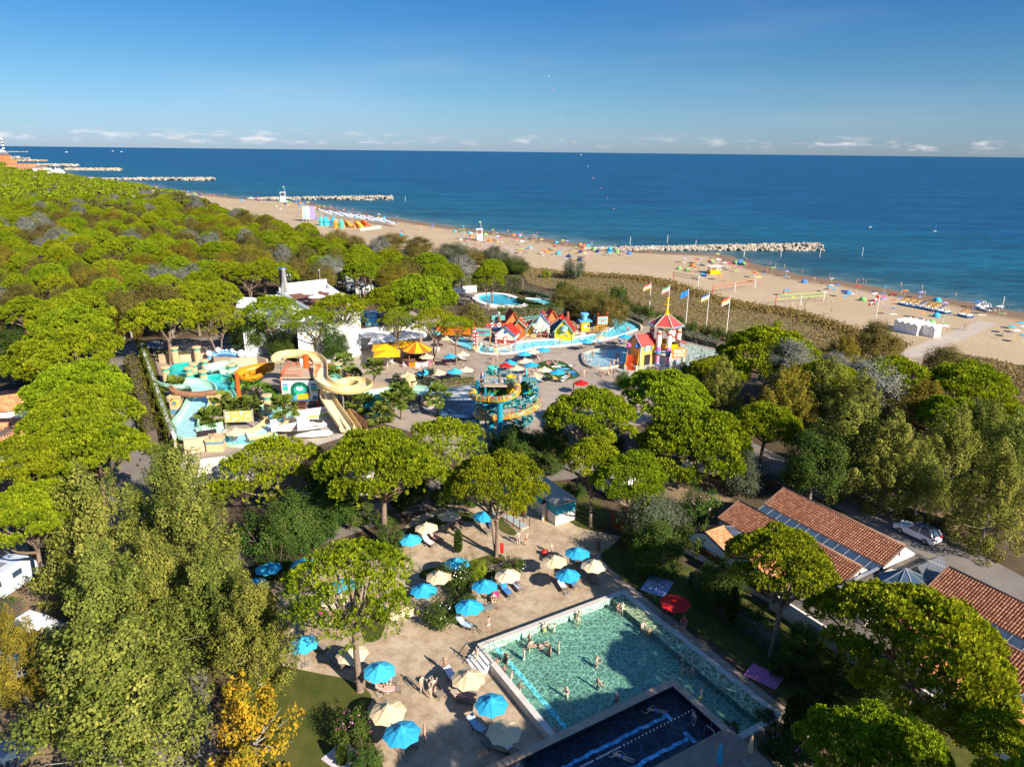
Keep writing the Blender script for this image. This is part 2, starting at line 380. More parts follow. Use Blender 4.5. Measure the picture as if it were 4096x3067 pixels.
# inland ground: one sheet from the back of the beach to the horizon
gl = [p + SEAWARD*-9 for p in shore]
gpts = [(p.x,p.y) for p in gl] + [(-500,-900),(-30000,-2000),(-40000,20000),(-16000,20000)]
sheet('ground',gpts,-.05,mat_soil)

# --- dune meadow between beach and water park
MEADOW = [O(u,v) for u,v in [(1120,578),(1180,580),(1235,592),(1300,592),(1385,597),(1440,606),(1490,622),(1560,642),(1620,655),(1690,664),(1740,672),(1790,692),(1830,705),(1885,722),(1935,735),(1962,748),(1945,764),
                               (1880,760),(1800,790),(1640,790),(1560,757),(1480,735),(1400,700),(1330,672),(1270,652),(1200,628),(1140,612)]]
sheet('dune_meadow',MEADOW,.045,mat_meadow)
MEADOW2 = [O(u,v) for u,v in [(2000,778),(2060,762),(2140,775),(2230,795),(2330,815),(2330,900),(2200,880),(2060,850),(1985,800)]]
sheet('dune_meadow',MEADOW2,.045,mat_meadow)
# --- beach walkways
def walkway(pts,w,mat=mat_path,z=.055,name='walkway'):
 c = smooth_line(pts,5); return ribbon(name,offset_line(c,w/2),offset_line(c,-w/2),z,mat)
walkway([O(1965,772),zb4(1330,1080),zb4(1500,1010),zb4(1700,930),zb4(1900,840)],4.4)
walkway([zb3(0,225),zb3(20,243),zb3(200,247),zb3(500,253),zb3(760,257),zb3(1000,258)],1.6)
walkway([zb3(395,250),zb3(450,275),zb3(468,300),zb3(440,325),zb3(380,345)],1.8,z=.06)
walkway([zb3(770,412),zb3(1000,400),zb3(1300,403),zb3(1500,400)],1.2)
walkway([zb2(1890,1072),zb2(2212,1078)],1.6); walkway([zb2(2140,1050),zb2(2240,1100)],2.4,z=.06)

# --- the foreground pool terrace
def deck_material():
 m,N,L,b = new_mat('stamped_concrete_deck'); v = coords(N,L,'World')
 c = ramp(N,L,noise(N,L,v,.16,6,.62),[(.28,(.37,.275,.175)),(.5,(.48,.375,.26)),(.74,(.55,.45,.33))])
 pt = ramp(N,L,noise(N,L,v,.9,7,.72),[(.36,(.70,.66,.60)),(.56,(1.03,)*3)])
 c = mixc(N,L,1.0,c,pt,'MULTIPLY')
 st = ramp(N,L,noise(N,L,v,5,5,.8),[(.30,(.80,)*3),(.6,(1.02,)*3)]); c = mixc(N,L,.8,c,st,'MULTIPLY')
 br = N.new('ShaderNodeTexBrick'); br.inputs['Scale'].default_value = 1.0; br.offset = 0; br.inputs['Brick Width'].default_value = 4.2; br.inputs['Row Height'].default_value = 4.2; br.inputs['Mortar Size'].default_value = .022
 mp = N.new('ShaderNodeMapping'); mp.inputs['Rotation'].default_value = (0,0,rad(31)); L.new(v,mp.inputs[0]); L.new(mp.outputs[0],br.inputs['Vector'])
 br.inputs['Color1'].default_value = br.inputs['Color2'].default_value = (1,1,1,1); br.inputs['Mortar'].default_value = (.70,.66,.62,1)
 L.new(mixc(N,L,1.0,c,br.outputs['Color'],'MULTIPLY'),b.inputs['Base Color']); b.inputs['Roughness'].default_value = .75; b.inputs['Specular IOR Level'].default_value = .25
 bump(N,L,noise(N,L,v,3.0,6,.75),b,.35,.03); return m
mat_deck = deck_material()
def park_deck_material():
 m,N,L,b = new_mat('park_paving'); v = coords(N,L,'World')
 c = ramp(N,L,noise(N,L,v,.06,5,.6),[(.28,(.30,.24,.185)),(.5,(.39,.325,.26)),(.72,(.45,.385,.32))])
 c = mixc(N,L,1.0,c,ramp(N,L,noise(N,L,v,.5,6,.7),[(.33,(.80,.76,.72)),(.6,(1.02,)*3)]),'MULTIPLY')
 br = N.new('ShaderNodeTexBrick'); br.offset = 0; br.inputs['Scale'].default_value = 1; br.inputs['Brick Width'].default_value = 5; br.inputs['Row Height'].default_value = 5; br.inputs['Mortar Size'].default_value = .04
 L.new(v,br.inputs['Vector']); br.inputs['Color1'].default_value = br.inputs['Color2'].default_value = (1,1,1,1); br.inputs['Mortar'].default_value = (.82,.8,.78,1)
 L.new(mixc(N,L,1.0,c,br.outputs['Color'],'MULTIPLY'),b.inputs['Base Color']); b.inputs['Roughness'].default_value = .6; b.inputs['Specular IOR Level'].default_value = .3
 bump(N,L,noise(N,L,v,2.0,5),b,.2,.03); return m
mat_park = park_deck_material()
TERRACE = [O(u,v) for u,v in [(545,1275),(575,1240),(640,1215),(760,1175),(855,1165),(890,1120),(960,1090),(1060,1092),(1110,1060),(1160,1085),(1232,1128),(1262,1142),(1342,1158),(1320,1180),(1300,1192),(1312,1215),(1352,1250),(1420,1325),
        (1700,1560),(1780,1640),(1830,1720),(1600,1900),(1000,1900),(760,1760),(600,1500),(615,1400),(585,1330)]]
sheet('pool_terrace',TERRACE,.0,mat_deck)
def lawn(pts,z=.035,mat=None): return sheet('lawn',pts,z,mat or mat_grass)
def edging(pts,w=.16,z0=-.02,z1=.10,mat=None,name='edging'):
 c = smooth_line(pts,4); a,b = offset_line(c,w/2),offset_line(c,-w/2); mb = MB()
 for i in range(len(c) - 1): mb.prism([a[i],a[i + 1],b[i + 1],b[i]][::1],z0,z1)
 return tag(mb.build(name,mat or mat_conc),kind='structure')
lawn_edge = [zd3(90,585),zd3(250,620),zd3(420,655),zd3(560,680),zd3(680,720),zd3(790,775),zd3(850,840),zd3(850,900),zd3(820,960),zd3(830,1100),zd3(890,1300),zd3(960,1475),zd3(1020,1600)]
lc = smooth_line(lawn_edge,5)
lawn([(p.x,p.y) for p in lc] + [O(560,1800)[:2],O(500,1656)[:2],O(520,1500)[:2],O(570,1430)[:2]])
lc2 = smooth_line([zd3(770,20),zd3(880,40),zd3(1000,90),zd3(985,190),zd3(960,280),zd3(930,340),zd3(860,372),zd3(800,360),zd3(770,300),zd3(745,150)],4,True); lawn([(p.x,p.y) for p in lc2])
lc3 = smooth_line([zd2(440,770),zd2(680,720),zd2(860,665),zd2(980,655),zd2(1030,690),zd2(1000,730),zd2(860,770),zd2(700,830),zd2(560,900),zd2(330,900),zd2(190,880),zd2(230,810)],4,True); lawn([(p.x,p.y) for p in lc3])
lc4 = smooth_line([zd2(140,560),zd2(220,480),zd2(360,400),zd2(520,330),zd2(620,330),zd2(780,345),zd2(900,350),zd2(1000,430),zd2(1110,470),zd2(1140,430),zd2(1020,330),zd2(1000,280),zd2(700,250),zd2(450,240),zd2(300,300),zd2(60,420),zd2(40,560)],3,True); lawn([(p.x,p.y) for p in lc4])
lc5 = smooth_line([zd2(1680,330),zd2(1760,390),zd2(1880,408),zd2(2000,380),zd2(2060,355),zd2(1960,150),zd2(1700,0),zd2(1500,-60),zd2(1560,60),zd2(1660,200)],3,True); lawn([(p.x,p.y) for p in lc5])
RIGHT_LAWN = smooth_line([zd2(2190,545),zd2(2060,580),zd2(1985,640),zd2(1970,690),zd2(2030,760),zd2(2208,920),zd4(1080,75),zd4(1300,240),zd4(1700,520),zd4(2110,860),zd4(2300,1010),zk(1090,450)],3)
lawn([(p.x,p.y) for p in RIGHT_LAWN] + [O(1830,1700)[:2],O(2212,1700)[:2],O(2212,1500)[:2],O(1700,1330)[:2],O(1500,1230)[:2]],.02)
mat_path2 = ground_material('pool_path',[(.3,(.34,.27,.20)),(.7,(.46,.38,.29))],.4,fine=14,fine_amt=.3)
sheet('pool_path',[zd4(1040,62)[:2],zd4(2112,905)[:2],zk(880,290)[:2],zk(1080,450)[:2],zk(990,520)[:2],zk(870,400)[:2],zd4(2095,960)[:2],zd4(990,95)[:2]],.045,mat_path2)
# --- roads and service paths
sheet('service_path',[O(u,v)[:2] for u,v in [(300,1240),(560,1180),(690,1135),(760,1100),(880,1070),(960,1020),(1040,1000),(1150,985),(1185,1020),(1110,1065),(1000,1085),(880,1110),(760,1155),(600,1205),(380,1270)]],.025,mat_asphalt)
sheet('service_path',[O(u,v)[:2] for u,v in [(1180,985),(1300,1000),(1290,1030),(1180,1040)]],.03,mat_asphalt)
lr = smooth_line([O(330,1700),O(322,1300),O(305,1060),O(285,960),O(268,860),O(255,800),O(262,770),O(290,750),O(350,742),O(470,735),O(560,715)],5)
ribbon('camping_road',offset_line(lr,4.0),offset_line(lr,-4.0),.0,mat_asphalt)
sheet('camping_road',[O(u,v)[:2] for u,v in [(205,790),(255,785),(285,800),(285,860),(262,900),(240,880),(250,830)]],.012,mat_asphalt)
rr = smooth_line([O(1560,950),O(1640,990),O(1760,1045),O(1880,1100),O(1980,1160),O(2080,1215),O(2212,1290),O(2400,1400)],5)
ribbon('camping_road',offset_line(rr,3.4),offset_line(rr,-3.4),.0,mat_asphalt)
sheet('camping_pitch',[O(u,v)[:2] for u,v in [(1380,1060),(1460,1010),(1600,1000),(1660,1040),(1560,1090),(1440,1130)]],.0,mat_dry)
sheet('camping_pitch',[O(u,v)[:2] for u,v in [(-60,1180),(60,1170),(90,1330),(110,1480),(190,1600),(160,1700),(-60,1700)]],.0,mat_dry)
sheet('camping_pitch',[O(u,v)[:2] for u,v in [(1840,1000),(2000,1040),(2100,1130),(2050,1150),(1950,1110),(1880,1070)]],.0,mat_dry)
# --- water-park paving
PARK = [O(u,v) for u,v in [(560,745),(700,720),(820,690),(905,668),(985,690),(1010,720),(1100,730),(1250,720),(1400,690),(1450,700),(1540,735),(1590,768),(1560,800),(1500,830),(1470,880),(1380,920),(1260,910),(1150,985),(1000,1000),(880,930),(780,900),(660,960),(500,1020),(400,1000),(330,760),(440,745)]]
sheet('park_paving',PARK,.0,mat_park)
sheet('sunbathing_turf',[p[:2] for p in smooth_line([zp3(1010,660),zp3(1130,640),zp3(1230,660),zp3(1300,710),zp3(1365,765),zp3(1330,800),zp3(1200,818),zp3(1100,810),zp3(1040,760),zp3(960,710)],3,True)],.012,mat_turf)
sheet('lawn',[p[:2] for p in [zp3(1290,270),zp3(1700,330),zp3(1740,300),zp3(1400,230),zp3(1230,200),zp3(1180,230)]],.02,mat_grass)
sheet('lawn',[p[:2] for p in [zp3(760,60),zp3(960,90),zp3(870,115),zp3(740,90)]],.02,mat_grass)
sheet('terrace_upper',[p[:2] for p in [zp3(140,60),zp3(460,40),zp3(900,120),zp3(880,190),zp3(420,195),zp3(280,120)]],.012,paint('#8d7d72',.7,.12,2))

# ================================================================== POOLS
def water_material(name,tint,scale=1.1,lo=.72,hi=2.0,gloss_rough=.06,foam=None):
 """clear water: light and view pass through a rippled surface with the net of sunlight painted into its colour"""
 m = bpy.data.materials.new(name); m.use_nodes = True; N,L = m.node_tree.nodes,m.node_tree.links; N.clear()
 o = N.new('ShaderNodeOutputMaterial'); v = coords(N,L,'World')
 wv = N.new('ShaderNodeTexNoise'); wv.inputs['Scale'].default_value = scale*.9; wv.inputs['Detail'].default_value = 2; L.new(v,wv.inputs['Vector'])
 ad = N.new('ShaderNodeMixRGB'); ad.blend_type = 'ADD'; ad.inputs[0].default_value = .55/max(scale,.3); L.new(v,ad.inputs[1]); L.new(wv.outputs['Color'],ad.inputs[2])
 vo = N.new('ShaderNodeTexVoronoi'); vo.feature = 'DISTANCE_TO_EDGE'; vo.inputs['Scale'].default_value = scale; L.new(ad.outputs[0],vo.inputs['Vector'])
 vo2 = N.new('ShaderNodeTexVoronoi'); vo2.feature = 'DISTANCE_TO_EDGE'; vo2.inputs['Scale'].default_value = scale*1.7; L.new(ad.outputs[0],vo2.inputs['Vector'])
 c1 = ramp(N,L,vo.outputs['Distance'],[(.0,tuple(t*hi for t in tint)),(.09,tint),(.4,tuple(t*lo for t in tint))])  # bright caustic lines painted into the water tint
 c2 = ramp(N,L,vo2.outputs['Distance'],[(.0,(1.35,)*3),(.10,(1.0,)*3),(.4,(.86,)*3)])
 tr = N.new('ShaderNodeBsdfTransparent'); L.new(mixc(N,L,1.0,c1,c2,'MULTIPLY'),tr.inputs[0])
 gl = N.new('ShaderNodeBsdfGlossy'); gl.inputs['Roughness'].default_value = gloss_rough
 lw = N.new('ShaderNodeLayerWeight'); lw.inputs['Blend'].default_value = .5; pw = N.new('ShaderNodeMath'); pw.operation = 'POWER'; L.new(lw.outputs['Facing'],pw.inputs[0]); pw.inputs[1].default_value = 4.5
 fr = N.new('ShaderNodeMath'); fr.operation = 'MULTIPLY_ADD'; L.new(pw.outputs[0],fr.inputs[0]); fr.inputs[1].default_value = .9; fr.inputs[2].default_value = .02
 bp = N.new('ShaderNodeBump'); bp.inputs['Strength'].default_value = .35; bp.inputs['Distance'].default_value = .12; L.new(noise(N,L,v,scale*2.2,3),bp.inputs['Height'])
 L.new(bp.outputs[0],gl.inputs['Normal']); L.new(bp.outputs[0],lw.inputs['Normal'])
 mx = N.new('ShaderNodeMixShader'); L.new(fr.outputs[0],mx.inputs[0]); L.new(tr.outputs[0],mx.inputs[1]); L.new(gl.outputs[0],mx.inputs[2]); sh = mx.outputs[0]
 if foam:
  df = N.new('ShaderNodeBsdfDiffuse'); df.inputs[0].default_value = (.85,.88,.9,1); mf = N.new('ShaderNodeMixShader')
  fo = N.new('ShaderNodeMath'); fo.operation = 'MULTIPLY'; L.new(ramp(N,L,noise(N,L,coords(N,L,'World',foam),1,7,.7),[(.50,(0,0,0)),(.66,(1,1,1))]),fo.inputs[0])
  at = N.new('ShaderNodeAttribute'); at.attribute_name = 'tint'; L.new(at.outputs['Fac'],fo.inputs[1])
  L.new(fo.outputs[0],mf.inputs[0]); L.new(sh,mf.inputs[1]); L.new(df.outputs[0],mf.inputs[2]); sh = mf.outputs[0]
 L.new(sh,o.inputs[0]); return m
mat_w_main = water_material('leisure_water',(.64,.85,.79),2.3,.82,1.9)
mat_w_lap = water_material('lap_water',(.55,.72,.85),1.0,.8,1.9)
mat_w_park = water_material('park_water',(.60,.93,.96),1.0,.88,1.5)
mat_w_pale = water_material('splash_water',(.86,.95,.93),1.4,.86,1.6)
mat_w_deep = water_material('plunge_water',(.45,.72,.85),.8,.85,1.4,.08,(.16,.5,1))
def tile_material(name,c,grout,size=.3,var=.12):
 m,N,L,b = new_mat(name); v = coords(N,L,'World')
 br = N.new('ShaderNodeTexBrick'); br.offset = .0; br.inputs['Scale'].default_value = 1/size; br.inputs['Brick Width'].default_value = 1; br.inputs['Row Height'].default_value = 1; br.inputs['Mortar Size'].default_value = .03
 mp = N.new('ShaderNodeMapping'); mp.inputs['Rotation'].default_value = (0,0,rad(31)); L.new(v,mp.inputs[0]); L.new(mp.outputs[0],br.inputs['Vector'])
 br.inputs['Color1'].default_value = (*[x*(1 - var) for x in c],1); br.inputs['Color2'].default_value = (*[x*(1 + var) for x in c],1); br.inputs['Mortar'].default_value = (*grout,1)
 L.new(mixc(N,L,1.0,br.outputs['Color'],ramp(N,L,noise(N,L,v,.35,4),[(.3,(.82,)*3),(.7,(1.05,)*3)]),'MULTIPLY'),b.inputs['Base Color']); b.inputs['Roughness'].default_value = .5
 return m
mat_floor_main = tile_material('green_pool_tile',(.22,.285,.24),(.16,.21,.175))
mat_floor_lap = tile_material('dark_pool_tile',(.012,.016,.026),(.008,.010,.016))
mat_floor_blue = paint((.42,.66,.72),.5,.06,.6)
mat_floor_pale = ground_material('splash_floor',[(.3,(.42,.40,.33)),(.7,(.52,.50,.42))],.12,fine=16,fine_amt=.15,bmp=0)
mat_white = paint('#e9e6e0',.55,.05,1.5); mat_coping = paint((.54,.50,.44),.6,.08,2.0,bmp=.1); mat_blue_line = paint((.20,.50,.62),.5,.08,3)

PA = zd4(1010,100,.75); PA.z = 0; _a = rad(-58.9)
E1 = Vector((math.cos(_a),math.sin(_a),0)); E2 = Vector((E1.y,-E1.x,0))
def PL(a,b,z=0.0): return PA + E1*a + E2*b + Vector((0,0,z))
def pbox(mb,a0,a1,b0,b1,z0,z1): return mb.prism([PL(a0,b0),PL(a1,b0),PL(a1,b1),PL(a0,b1)],z0,z1)
LAP_A,LAP_B = 11.45,4.45      # corner of the lap pool wall in pool coordinates
pool = empty('leisure_pool',PA,0,'green tiled leisure pool raised above the terrace with white rim and bathers','swimming pool')
def ppart(mb,name,mat,parent=None,smooth=False):
 mb.v = [(x - PA.x,y - PA.y,z) for x,y,z in mb.v]; return mb.build(name,mat,parent or pool,smooth=smooth)
mb = MB(); pbox(mb,.2,LAP_A - .0,1.7,15.4,-.05,.03); pbox(mb,LAP_A,17.9,1.7,LAP_B,-.05,.03); ppart(mb,'basin_floor',mat_floor_main)
mb = MB(); pbox(mb,.0,18.1,-.15,.35,-.5,.75); ppart(mb,'coping',mat_coping)
mb = MB(); pbox(mb,-.10,.40,.35,15.6,-.5,.752); ppart(mb,'coping',mat_coping)
mb = MB(); pbox(mb,2.6,LAP_A - .01,15.32,15.82,-.05,.75); ppart(mb,'coping',paint((.60,.56,.50),.7,.12,2))
mb = MB(); pbox(mb,.40,2.6,15.32,15.62,-.05,.748); ppart(mb,'coping',mat_coping)
mb = MB(); pbox(mb,17.75,18.25,.35,LAP_B,-.5,.748); ppart(mb,'coping',mat_coping)
mb = MB(); pbox(mb,.4,17.75,.35,1.7,-.5,.60); ppart(mb,'ledge',tile_material('ledge_tile',(.42,.32,.22),(.30,.23,.16),.5))
mb = MB()
for i in range(4): pbox(mb,.35 ,2.6,15.62 + .34*i,15.62 + .34*(i + 1),-.05,.60 - .17*i)
ppart(mb,'steps',mat_white)
mb = MB(); pbox(mb,.5,LAP_A - .05,13.75,14.15,-.0,.045); ppart(mb,'floor_stripe',mat_blue_line)
mb = MB()
for a in (1.0,2.0):
 mb.tube([PL(a,17.0,0.0),PL(a,17.0,.85),PL(a,15.3,1.5),PL(a,14.6,1.45),PL(a,14.5,.6)],.028,6)
ppart(mb,'handrail',paint('#9aa0a4',.3,.05,metal=.9))
mb = MB(); mb.add([PL(.4,1.70,.66),PL(LAP_A + .3,1.70,.66),PL(LAP_A + .3,15.32,.66),PL(.4,15.32,.66)],[(0,1,2,3)]); mb.add([PL(LAP_A + .3,.35,.66),PL(17.75,.35,.66),PL(17.75,LAP_B,.66),PL(LAP_A + .3,LAP_B,.66)],[(0,1,2,3)])
mb.add([PL(.4,.35,.66),PL(LAP_A + .3,.35,.66),PL(LAP_A + .3,1.70,.66),PL(.4,1.70,.66)],[(0,1,2,3)])
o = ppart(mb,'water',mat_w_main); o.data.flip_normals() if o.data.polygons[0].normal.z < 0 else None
# inner darker wall under the ledge
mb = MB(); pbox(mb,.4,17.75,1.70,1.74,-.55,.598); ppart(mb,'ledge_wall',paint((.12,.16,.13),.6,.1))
# --- lap pool
lap = empty('lap_pool',PA,0,'dark navy lap pool with tan stone rim and blue lane lines','swimming pool')
mat_rim = tile_material('tan_rim_stone',(.46,.33,.23),(.30,.22,.16),.9,.08); mat_dark_wall = paint((.015,.018,.026),.35,.2)
def lpart(mb,name,mat,parent=None): return ppart(mb,name,mat,parent or lap)
mb = MB(); pbox(mb,LAP_A,LAP_A + .62,LAP_B + .0,34,.2,1.05); lpart(mb,'rim',mat_rim)
mb = MB(); pbox(mb,LAP_A + .62,17.1,LAP_B,LAP_B + .62,.2,1.05); lpart(mb,'rim',mat_rim)
mb = MB(); pbox(mb,LAP_A + .63,17.1,LAP_B + .62,34,-.05,.03); lpart(mb,'basin_floor',mat_floor_lap)
mb = MB(); pbox(mb,LAP_A + .62,LAP_A + .66,LAP_B + .62,34,-.6,1.0); lpart(mb,'basin_wall',mat_dark_wall)
mb = MB(); pbox(mb,LAP_A + .66,17.1,LAP_B + .62,LAP_B + .66,-.6,1.0); lpart(mb,'basin_wall',mat_dark_wall)
mb = MB(); pbox(mb,17.1,30,LAP_B,34,-.05,1.05); lpart(mb,'stone_deck',tile_material('tan_deck_stone',(.30,.22,.16),(.20,.15,.11),.6))
def wobble(b0,b1,a,w,zz):
 mb = MB(); n = 70; pts = [PL(a + .05*math.sin(i*1.7) + .03*math.sin(i*.61),b0 + (b1 - b0)*i/n) for i in range(n + 1)]
 l,r = offset_line(pts,w/2),offset_line(pts,-w/2)
 for i in range(n): mb.add([(l[i].x,l[i].y,zz),(r[i].x,r[i].y,zz),(r[i + 1].x,r[i + 1].y,zz),(l[i + 1].x,l[i + 1].y,zz)],[(0,1,2,3)])
 return mb
for a in (13.35,15.75):
 mb = wobble(6.9,34,a,.30,.05); pbox(mb,a - .55,a + .55,6.55,6.9,0,.05); lpart(mb,'lane_line',mat_blue_line)
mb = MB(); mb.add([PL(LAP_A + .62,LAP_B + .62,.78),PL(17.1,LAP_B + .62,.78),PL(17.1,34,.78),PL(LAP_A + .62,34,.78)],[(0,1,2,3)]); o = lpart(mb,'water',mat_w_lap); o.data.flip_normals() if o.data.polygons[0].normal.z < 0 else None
rope = empty('lane_rope',PL(14.5,5.2,.8),0,'lane rope of black and white floats stretched along the lap pool','lane rope')
mw,mk_ = MB(),MB()
for i in range(150):
 q = PL(14.5,5.2 + i*.17,.82 ) - PL(14.5,5.2,.8); (mw if (i % 2 or i > 40 and i % 9) else mk_).lathe([(.02,-.06),(.06,-.04),(.06,.04),(.02,.06)],q,6)
tag(mw.build('white_floats',mat_white,rope),kind='stuff'); tag(mk_.build('black_floats',paint('#1b1b1d',.5),rope),kind='stuff')
for k,b in enumerate((5.6,6.3)):
 t = MB(); t.tube([PL(16.6,b,.5),PL(16.6,b,1.5),PL(16.75,b,1.75),PL(17.4,b,1.78),PL(17.6,b,1.6),PL(17.6,b,1.05)],.025,6)
 tag(t.build('pool_handrail',paint('#b9bdc0',.25,.05,metal=.9)),'steel grab rail at the lap pool corner, %s one to the flower planter' % ('nearer' if k == 0 else 'farther'),'handrail')

# --- water-park pools
def pool_outline(name,pts,z,mat_w,mat_f,coping_w,coping_mat,label,depth_=.5,closed=True,rim_z=None,n=5,floor_attr=None):
 c = smooth_line(pts,n,True); cx = sum((p for p in c),Vector())/len(c); root = empty(name,(cx.x,cx.y,0),0,label,'swimming pool')
 def loc(q,zz): return (q[0] - cx.x,q[1] - cx.y,zz)
 area = sum(c[i].x*c[(i + 1) % len(c)].y - c[(i + 1) % len(c)].x*c[i].y for i in range(len(c)))
 if area < 0: c = c[::-1]
 def flat(nm,zz,mat,tint=None):
  me = bpy.data.meshes.new(nm); me.from_pydata([loc(p,zz) for p in c],[],[tuple(range(len(c)))]); me.update(); return link(nm,me,root,mat=mat)
 zf = max(z - depth_,.028); flat('basin_floor',zf,mat_f); w = flat('water',z,mat_w)
 ext = c + [c[0]]; outer = []
 for i,p in enumerate(c):
  a,b = c[i - 1],c[(i + 1) % len(c)]; t = Vector((b.x - a.x,b.y - a.y,0)).normalized(); outer.append(Vector((p.x + t.y*coping_w,p.y - t.x*coping_w,0)))
 rz = rim_z if rim_z is not None else z + .12
 vs = [loc(p,rz) for p in c] + [loc(p,rz) for p in outer] + [loc(p,zf) for p in c] + [loc(p,-.04) for p in outer]; k = len(c); fs = []
 for i in range(k):
  j = (i + 1) % k; fs += [(i,i + k,j + k,j),(i + 2*k,i,j,j + 2*k),(i + k,i + 3*k,j + 3*k,j + k)]
 mb = MB(); mb.add(vs,fs); mb.build('coping',coping_mat,root); return root,c
def river(name,pts,widths,z,label,rim=.35,dp=.5):
 c = smooth_line(pts,5); ws = []
 for i in range(len(c)):
  t = i/5; k = min(int(t),len(widths) - 2); ws.append(widths[k] + (widths[k + 1] - widths[k])*min(1,t - k))
 l,r = offset_line(c,[w/2 for w in ws]),offset_line(c,[-w/2 for w in ws]); l2,r2 = offset_line(c,[w/2 + rim for w in ws]),offset_line(c,[-w/2 - rim for w in ws])
 p0 = c[len(c) // 2]; root = empty(name,(p0.x,p0.y,0),0,label,'lazy river')
 def rb(nm,a,za,b,zb_,mat):
  n = len(a); me = bpy.data.meshes.new(nm); me.from_pydata([(p.x - p0.x,p.y - p0.y,za) for p in a] + [(p.x - p0.x,p.y - p0.y,zb_) for p in b],[],[(i,n + i,n + i + 1,i + 1) for i in range(n - 1)]); me.update()
  return link(nm,me,root,mat=mat)
 dp = min(dp,z - .03)
 rb('water',l,z,r,z,mat_w_park); rb('basin_floor',l,z - dp,r,z - dp,mat_floor_blue)
 for a,b in ((l,l2),(r2,r)):
  o = rb('coping',a,z + .14,b,z + .14,mat_white)
 rb('basin_wall',l,z + .14,l,z - dp,mat_white); rb('basin_wall',r,z + .14,r,z - dp,mat_white); rb('outer_wall',l2,z + .14,l2,-.05,mat_white); rb('outer_wall',r2,z + .14,r2,-.05,mat_white)
 return root,c
RIVER = [zp3(*p) for p in [(255,440),(330,485),(430,525),(540,558),(680,563),(800,545),(890,515),(1010,500),(1200,488),(1400,462),(1600,425),(1720,385),(1790,345),(1765,318),(1660,300),(1540,278),(1400,250),(1290,228),(1190,192),(1090,140),(990,118),(880,112)]]
river('lazy_river',RIVER,[3.2,3.6,4,4.2,4,4,5,5.4,5,4.5,4.4,4.6,6.0,7.0,6.0,5,4.4,4,4,4,4,4],.12,'turquoise lazy river winding round the fishing village island')
pool_outline('splash_pool',[zcs(-20,1060),zcs(-180,1180),zcs(-190,1300),zcs(60,1620),zcs(500,1790),zcs(1300,1720),zcs(1700,1560),zcs(2100,1330),zcs(2150,1200),zcs(1900,1120),zcs(1350,1020),zcs(700,1000)],.06,mat_w_pale,mat_floor_pale,.5,mat_conc,
             'shallow grey splash pool spreading round the columned play castle',.22,rim_z=.10)
pool_outline('wading_pool',[zp3(1400,610),zp3(1450,580),zp3(1560,560),zp3(1780,555),zp3(1800,660),zp3(1700,700),zp3(1540,720),zp3(1430,690)],.42,mat_w_pale,paint((.34,.45,.50),.5,.08,1),.45,mat_conc,'raised round wading pool with tan rim beside the castle steps',.3,rim_z=.50)
pool_outline('upper_pool',[zp3(470,110),zp3(500,82),zp3(580,70),zp3(700,82),zp3(800,115),zp3(860,140),zp3(860,168),zp3(740,172),zp3(600,165),zp3(520,145)],.55,water_material('blue_pool_water',(.35,.82,.95),1.0,.88,1.3),mat_floor_blue,1.6,mat_white,'bright blue oval pool with broad white rim by the long white wall',.8,rim_z=.62)
pl,pc = pool_outline('plunge_pool',[zp3(-30,960),zp3(80,925),zp3(250,890),zp3(440,865),zp3(560,900),zp3(560,1060),zp3(420,1150),zp3(180,1150),zp3(30,1110),zp3(-20,1050)],.10,mat_w_deep,paint((.03,.10,.15),.5,.15,.5),.5,paint('#4a4744',.6,.1),'dark blue plunge pool with white churned water under the tube slides',.9,rim_z=.16)
for ch in pl.children:
 if ch.name.startswith('water'):
  a = ch.data.attributes.new('tint','FLOAT','POINT'); cx = zp3(200,1000)
  for i,vtx in enumerate(ch.data.vertices): a.data[i].value = 1.0

# ================================================================== PLANTS
def unit(a): return a/np.maximum(1e-9,np.linalg.norm(a,axis=-1,keepdims=True))
def perp(A,rng):
 r = unit(rng.normal(size=A.shape)); u = unit(np.cross(A,r)); return u,np.cross(A,u)
def tufts(C,A,size,rng,k=4,tilt=.65,width=.75):
 """needle or leaf sprays: k blades fanning from each point C along axis A"""
 n = len(C); U,V = perp(A,rng); ph = rng.uniform(0,6.283,n); vs = []
 size = np.broadcast_to(np.asarray(size,float),(n,))[:,None]
 for j in range(k):
  a = (ph + 6.283*j/k + rng.uniform(-.3,.3,n))[:,None]; tl = (tilt*rng.uniform(.5,1.4,n))[:,None]
  r = np.cos(a)*U + np.sin(a)*V; t = -np.sin(a)*U + np.cos(a)*V
  tip = C + size*(A*np.cos(tl) + r*np.sin(tl))*rng.uniform(.75,1.2,n)[:,None]; w = t*size*width*.5
  vs.append(np.stack([C,tip - w,tip + w],1))
 v = np.concatenate(vs,0).reshape(-1,3); return v,np.arange(len(v)).reshape(-1,3),k
def leaves(C,Nrm,size,rng):
 """single leaves: bent quads made of two triangles"""
 n = len(C); U,V = perp(Nrm,rng); s = np.broadcast_to(np.asarray(size,float),(n,))[:,None]*rng.uniform(.6,1.3,n)[:,None]
 a = C - U*s*.5; b = C + V*s*.42 - Nrm*s*.10; c = C + U*s*.5; d = C - V*s*.42 - Nrm*s*.10
 v = np.stack([a,b,c,a,c,d],1).reshape(-1,3); return v,np.arange(len(v)).reshape(-1,3)
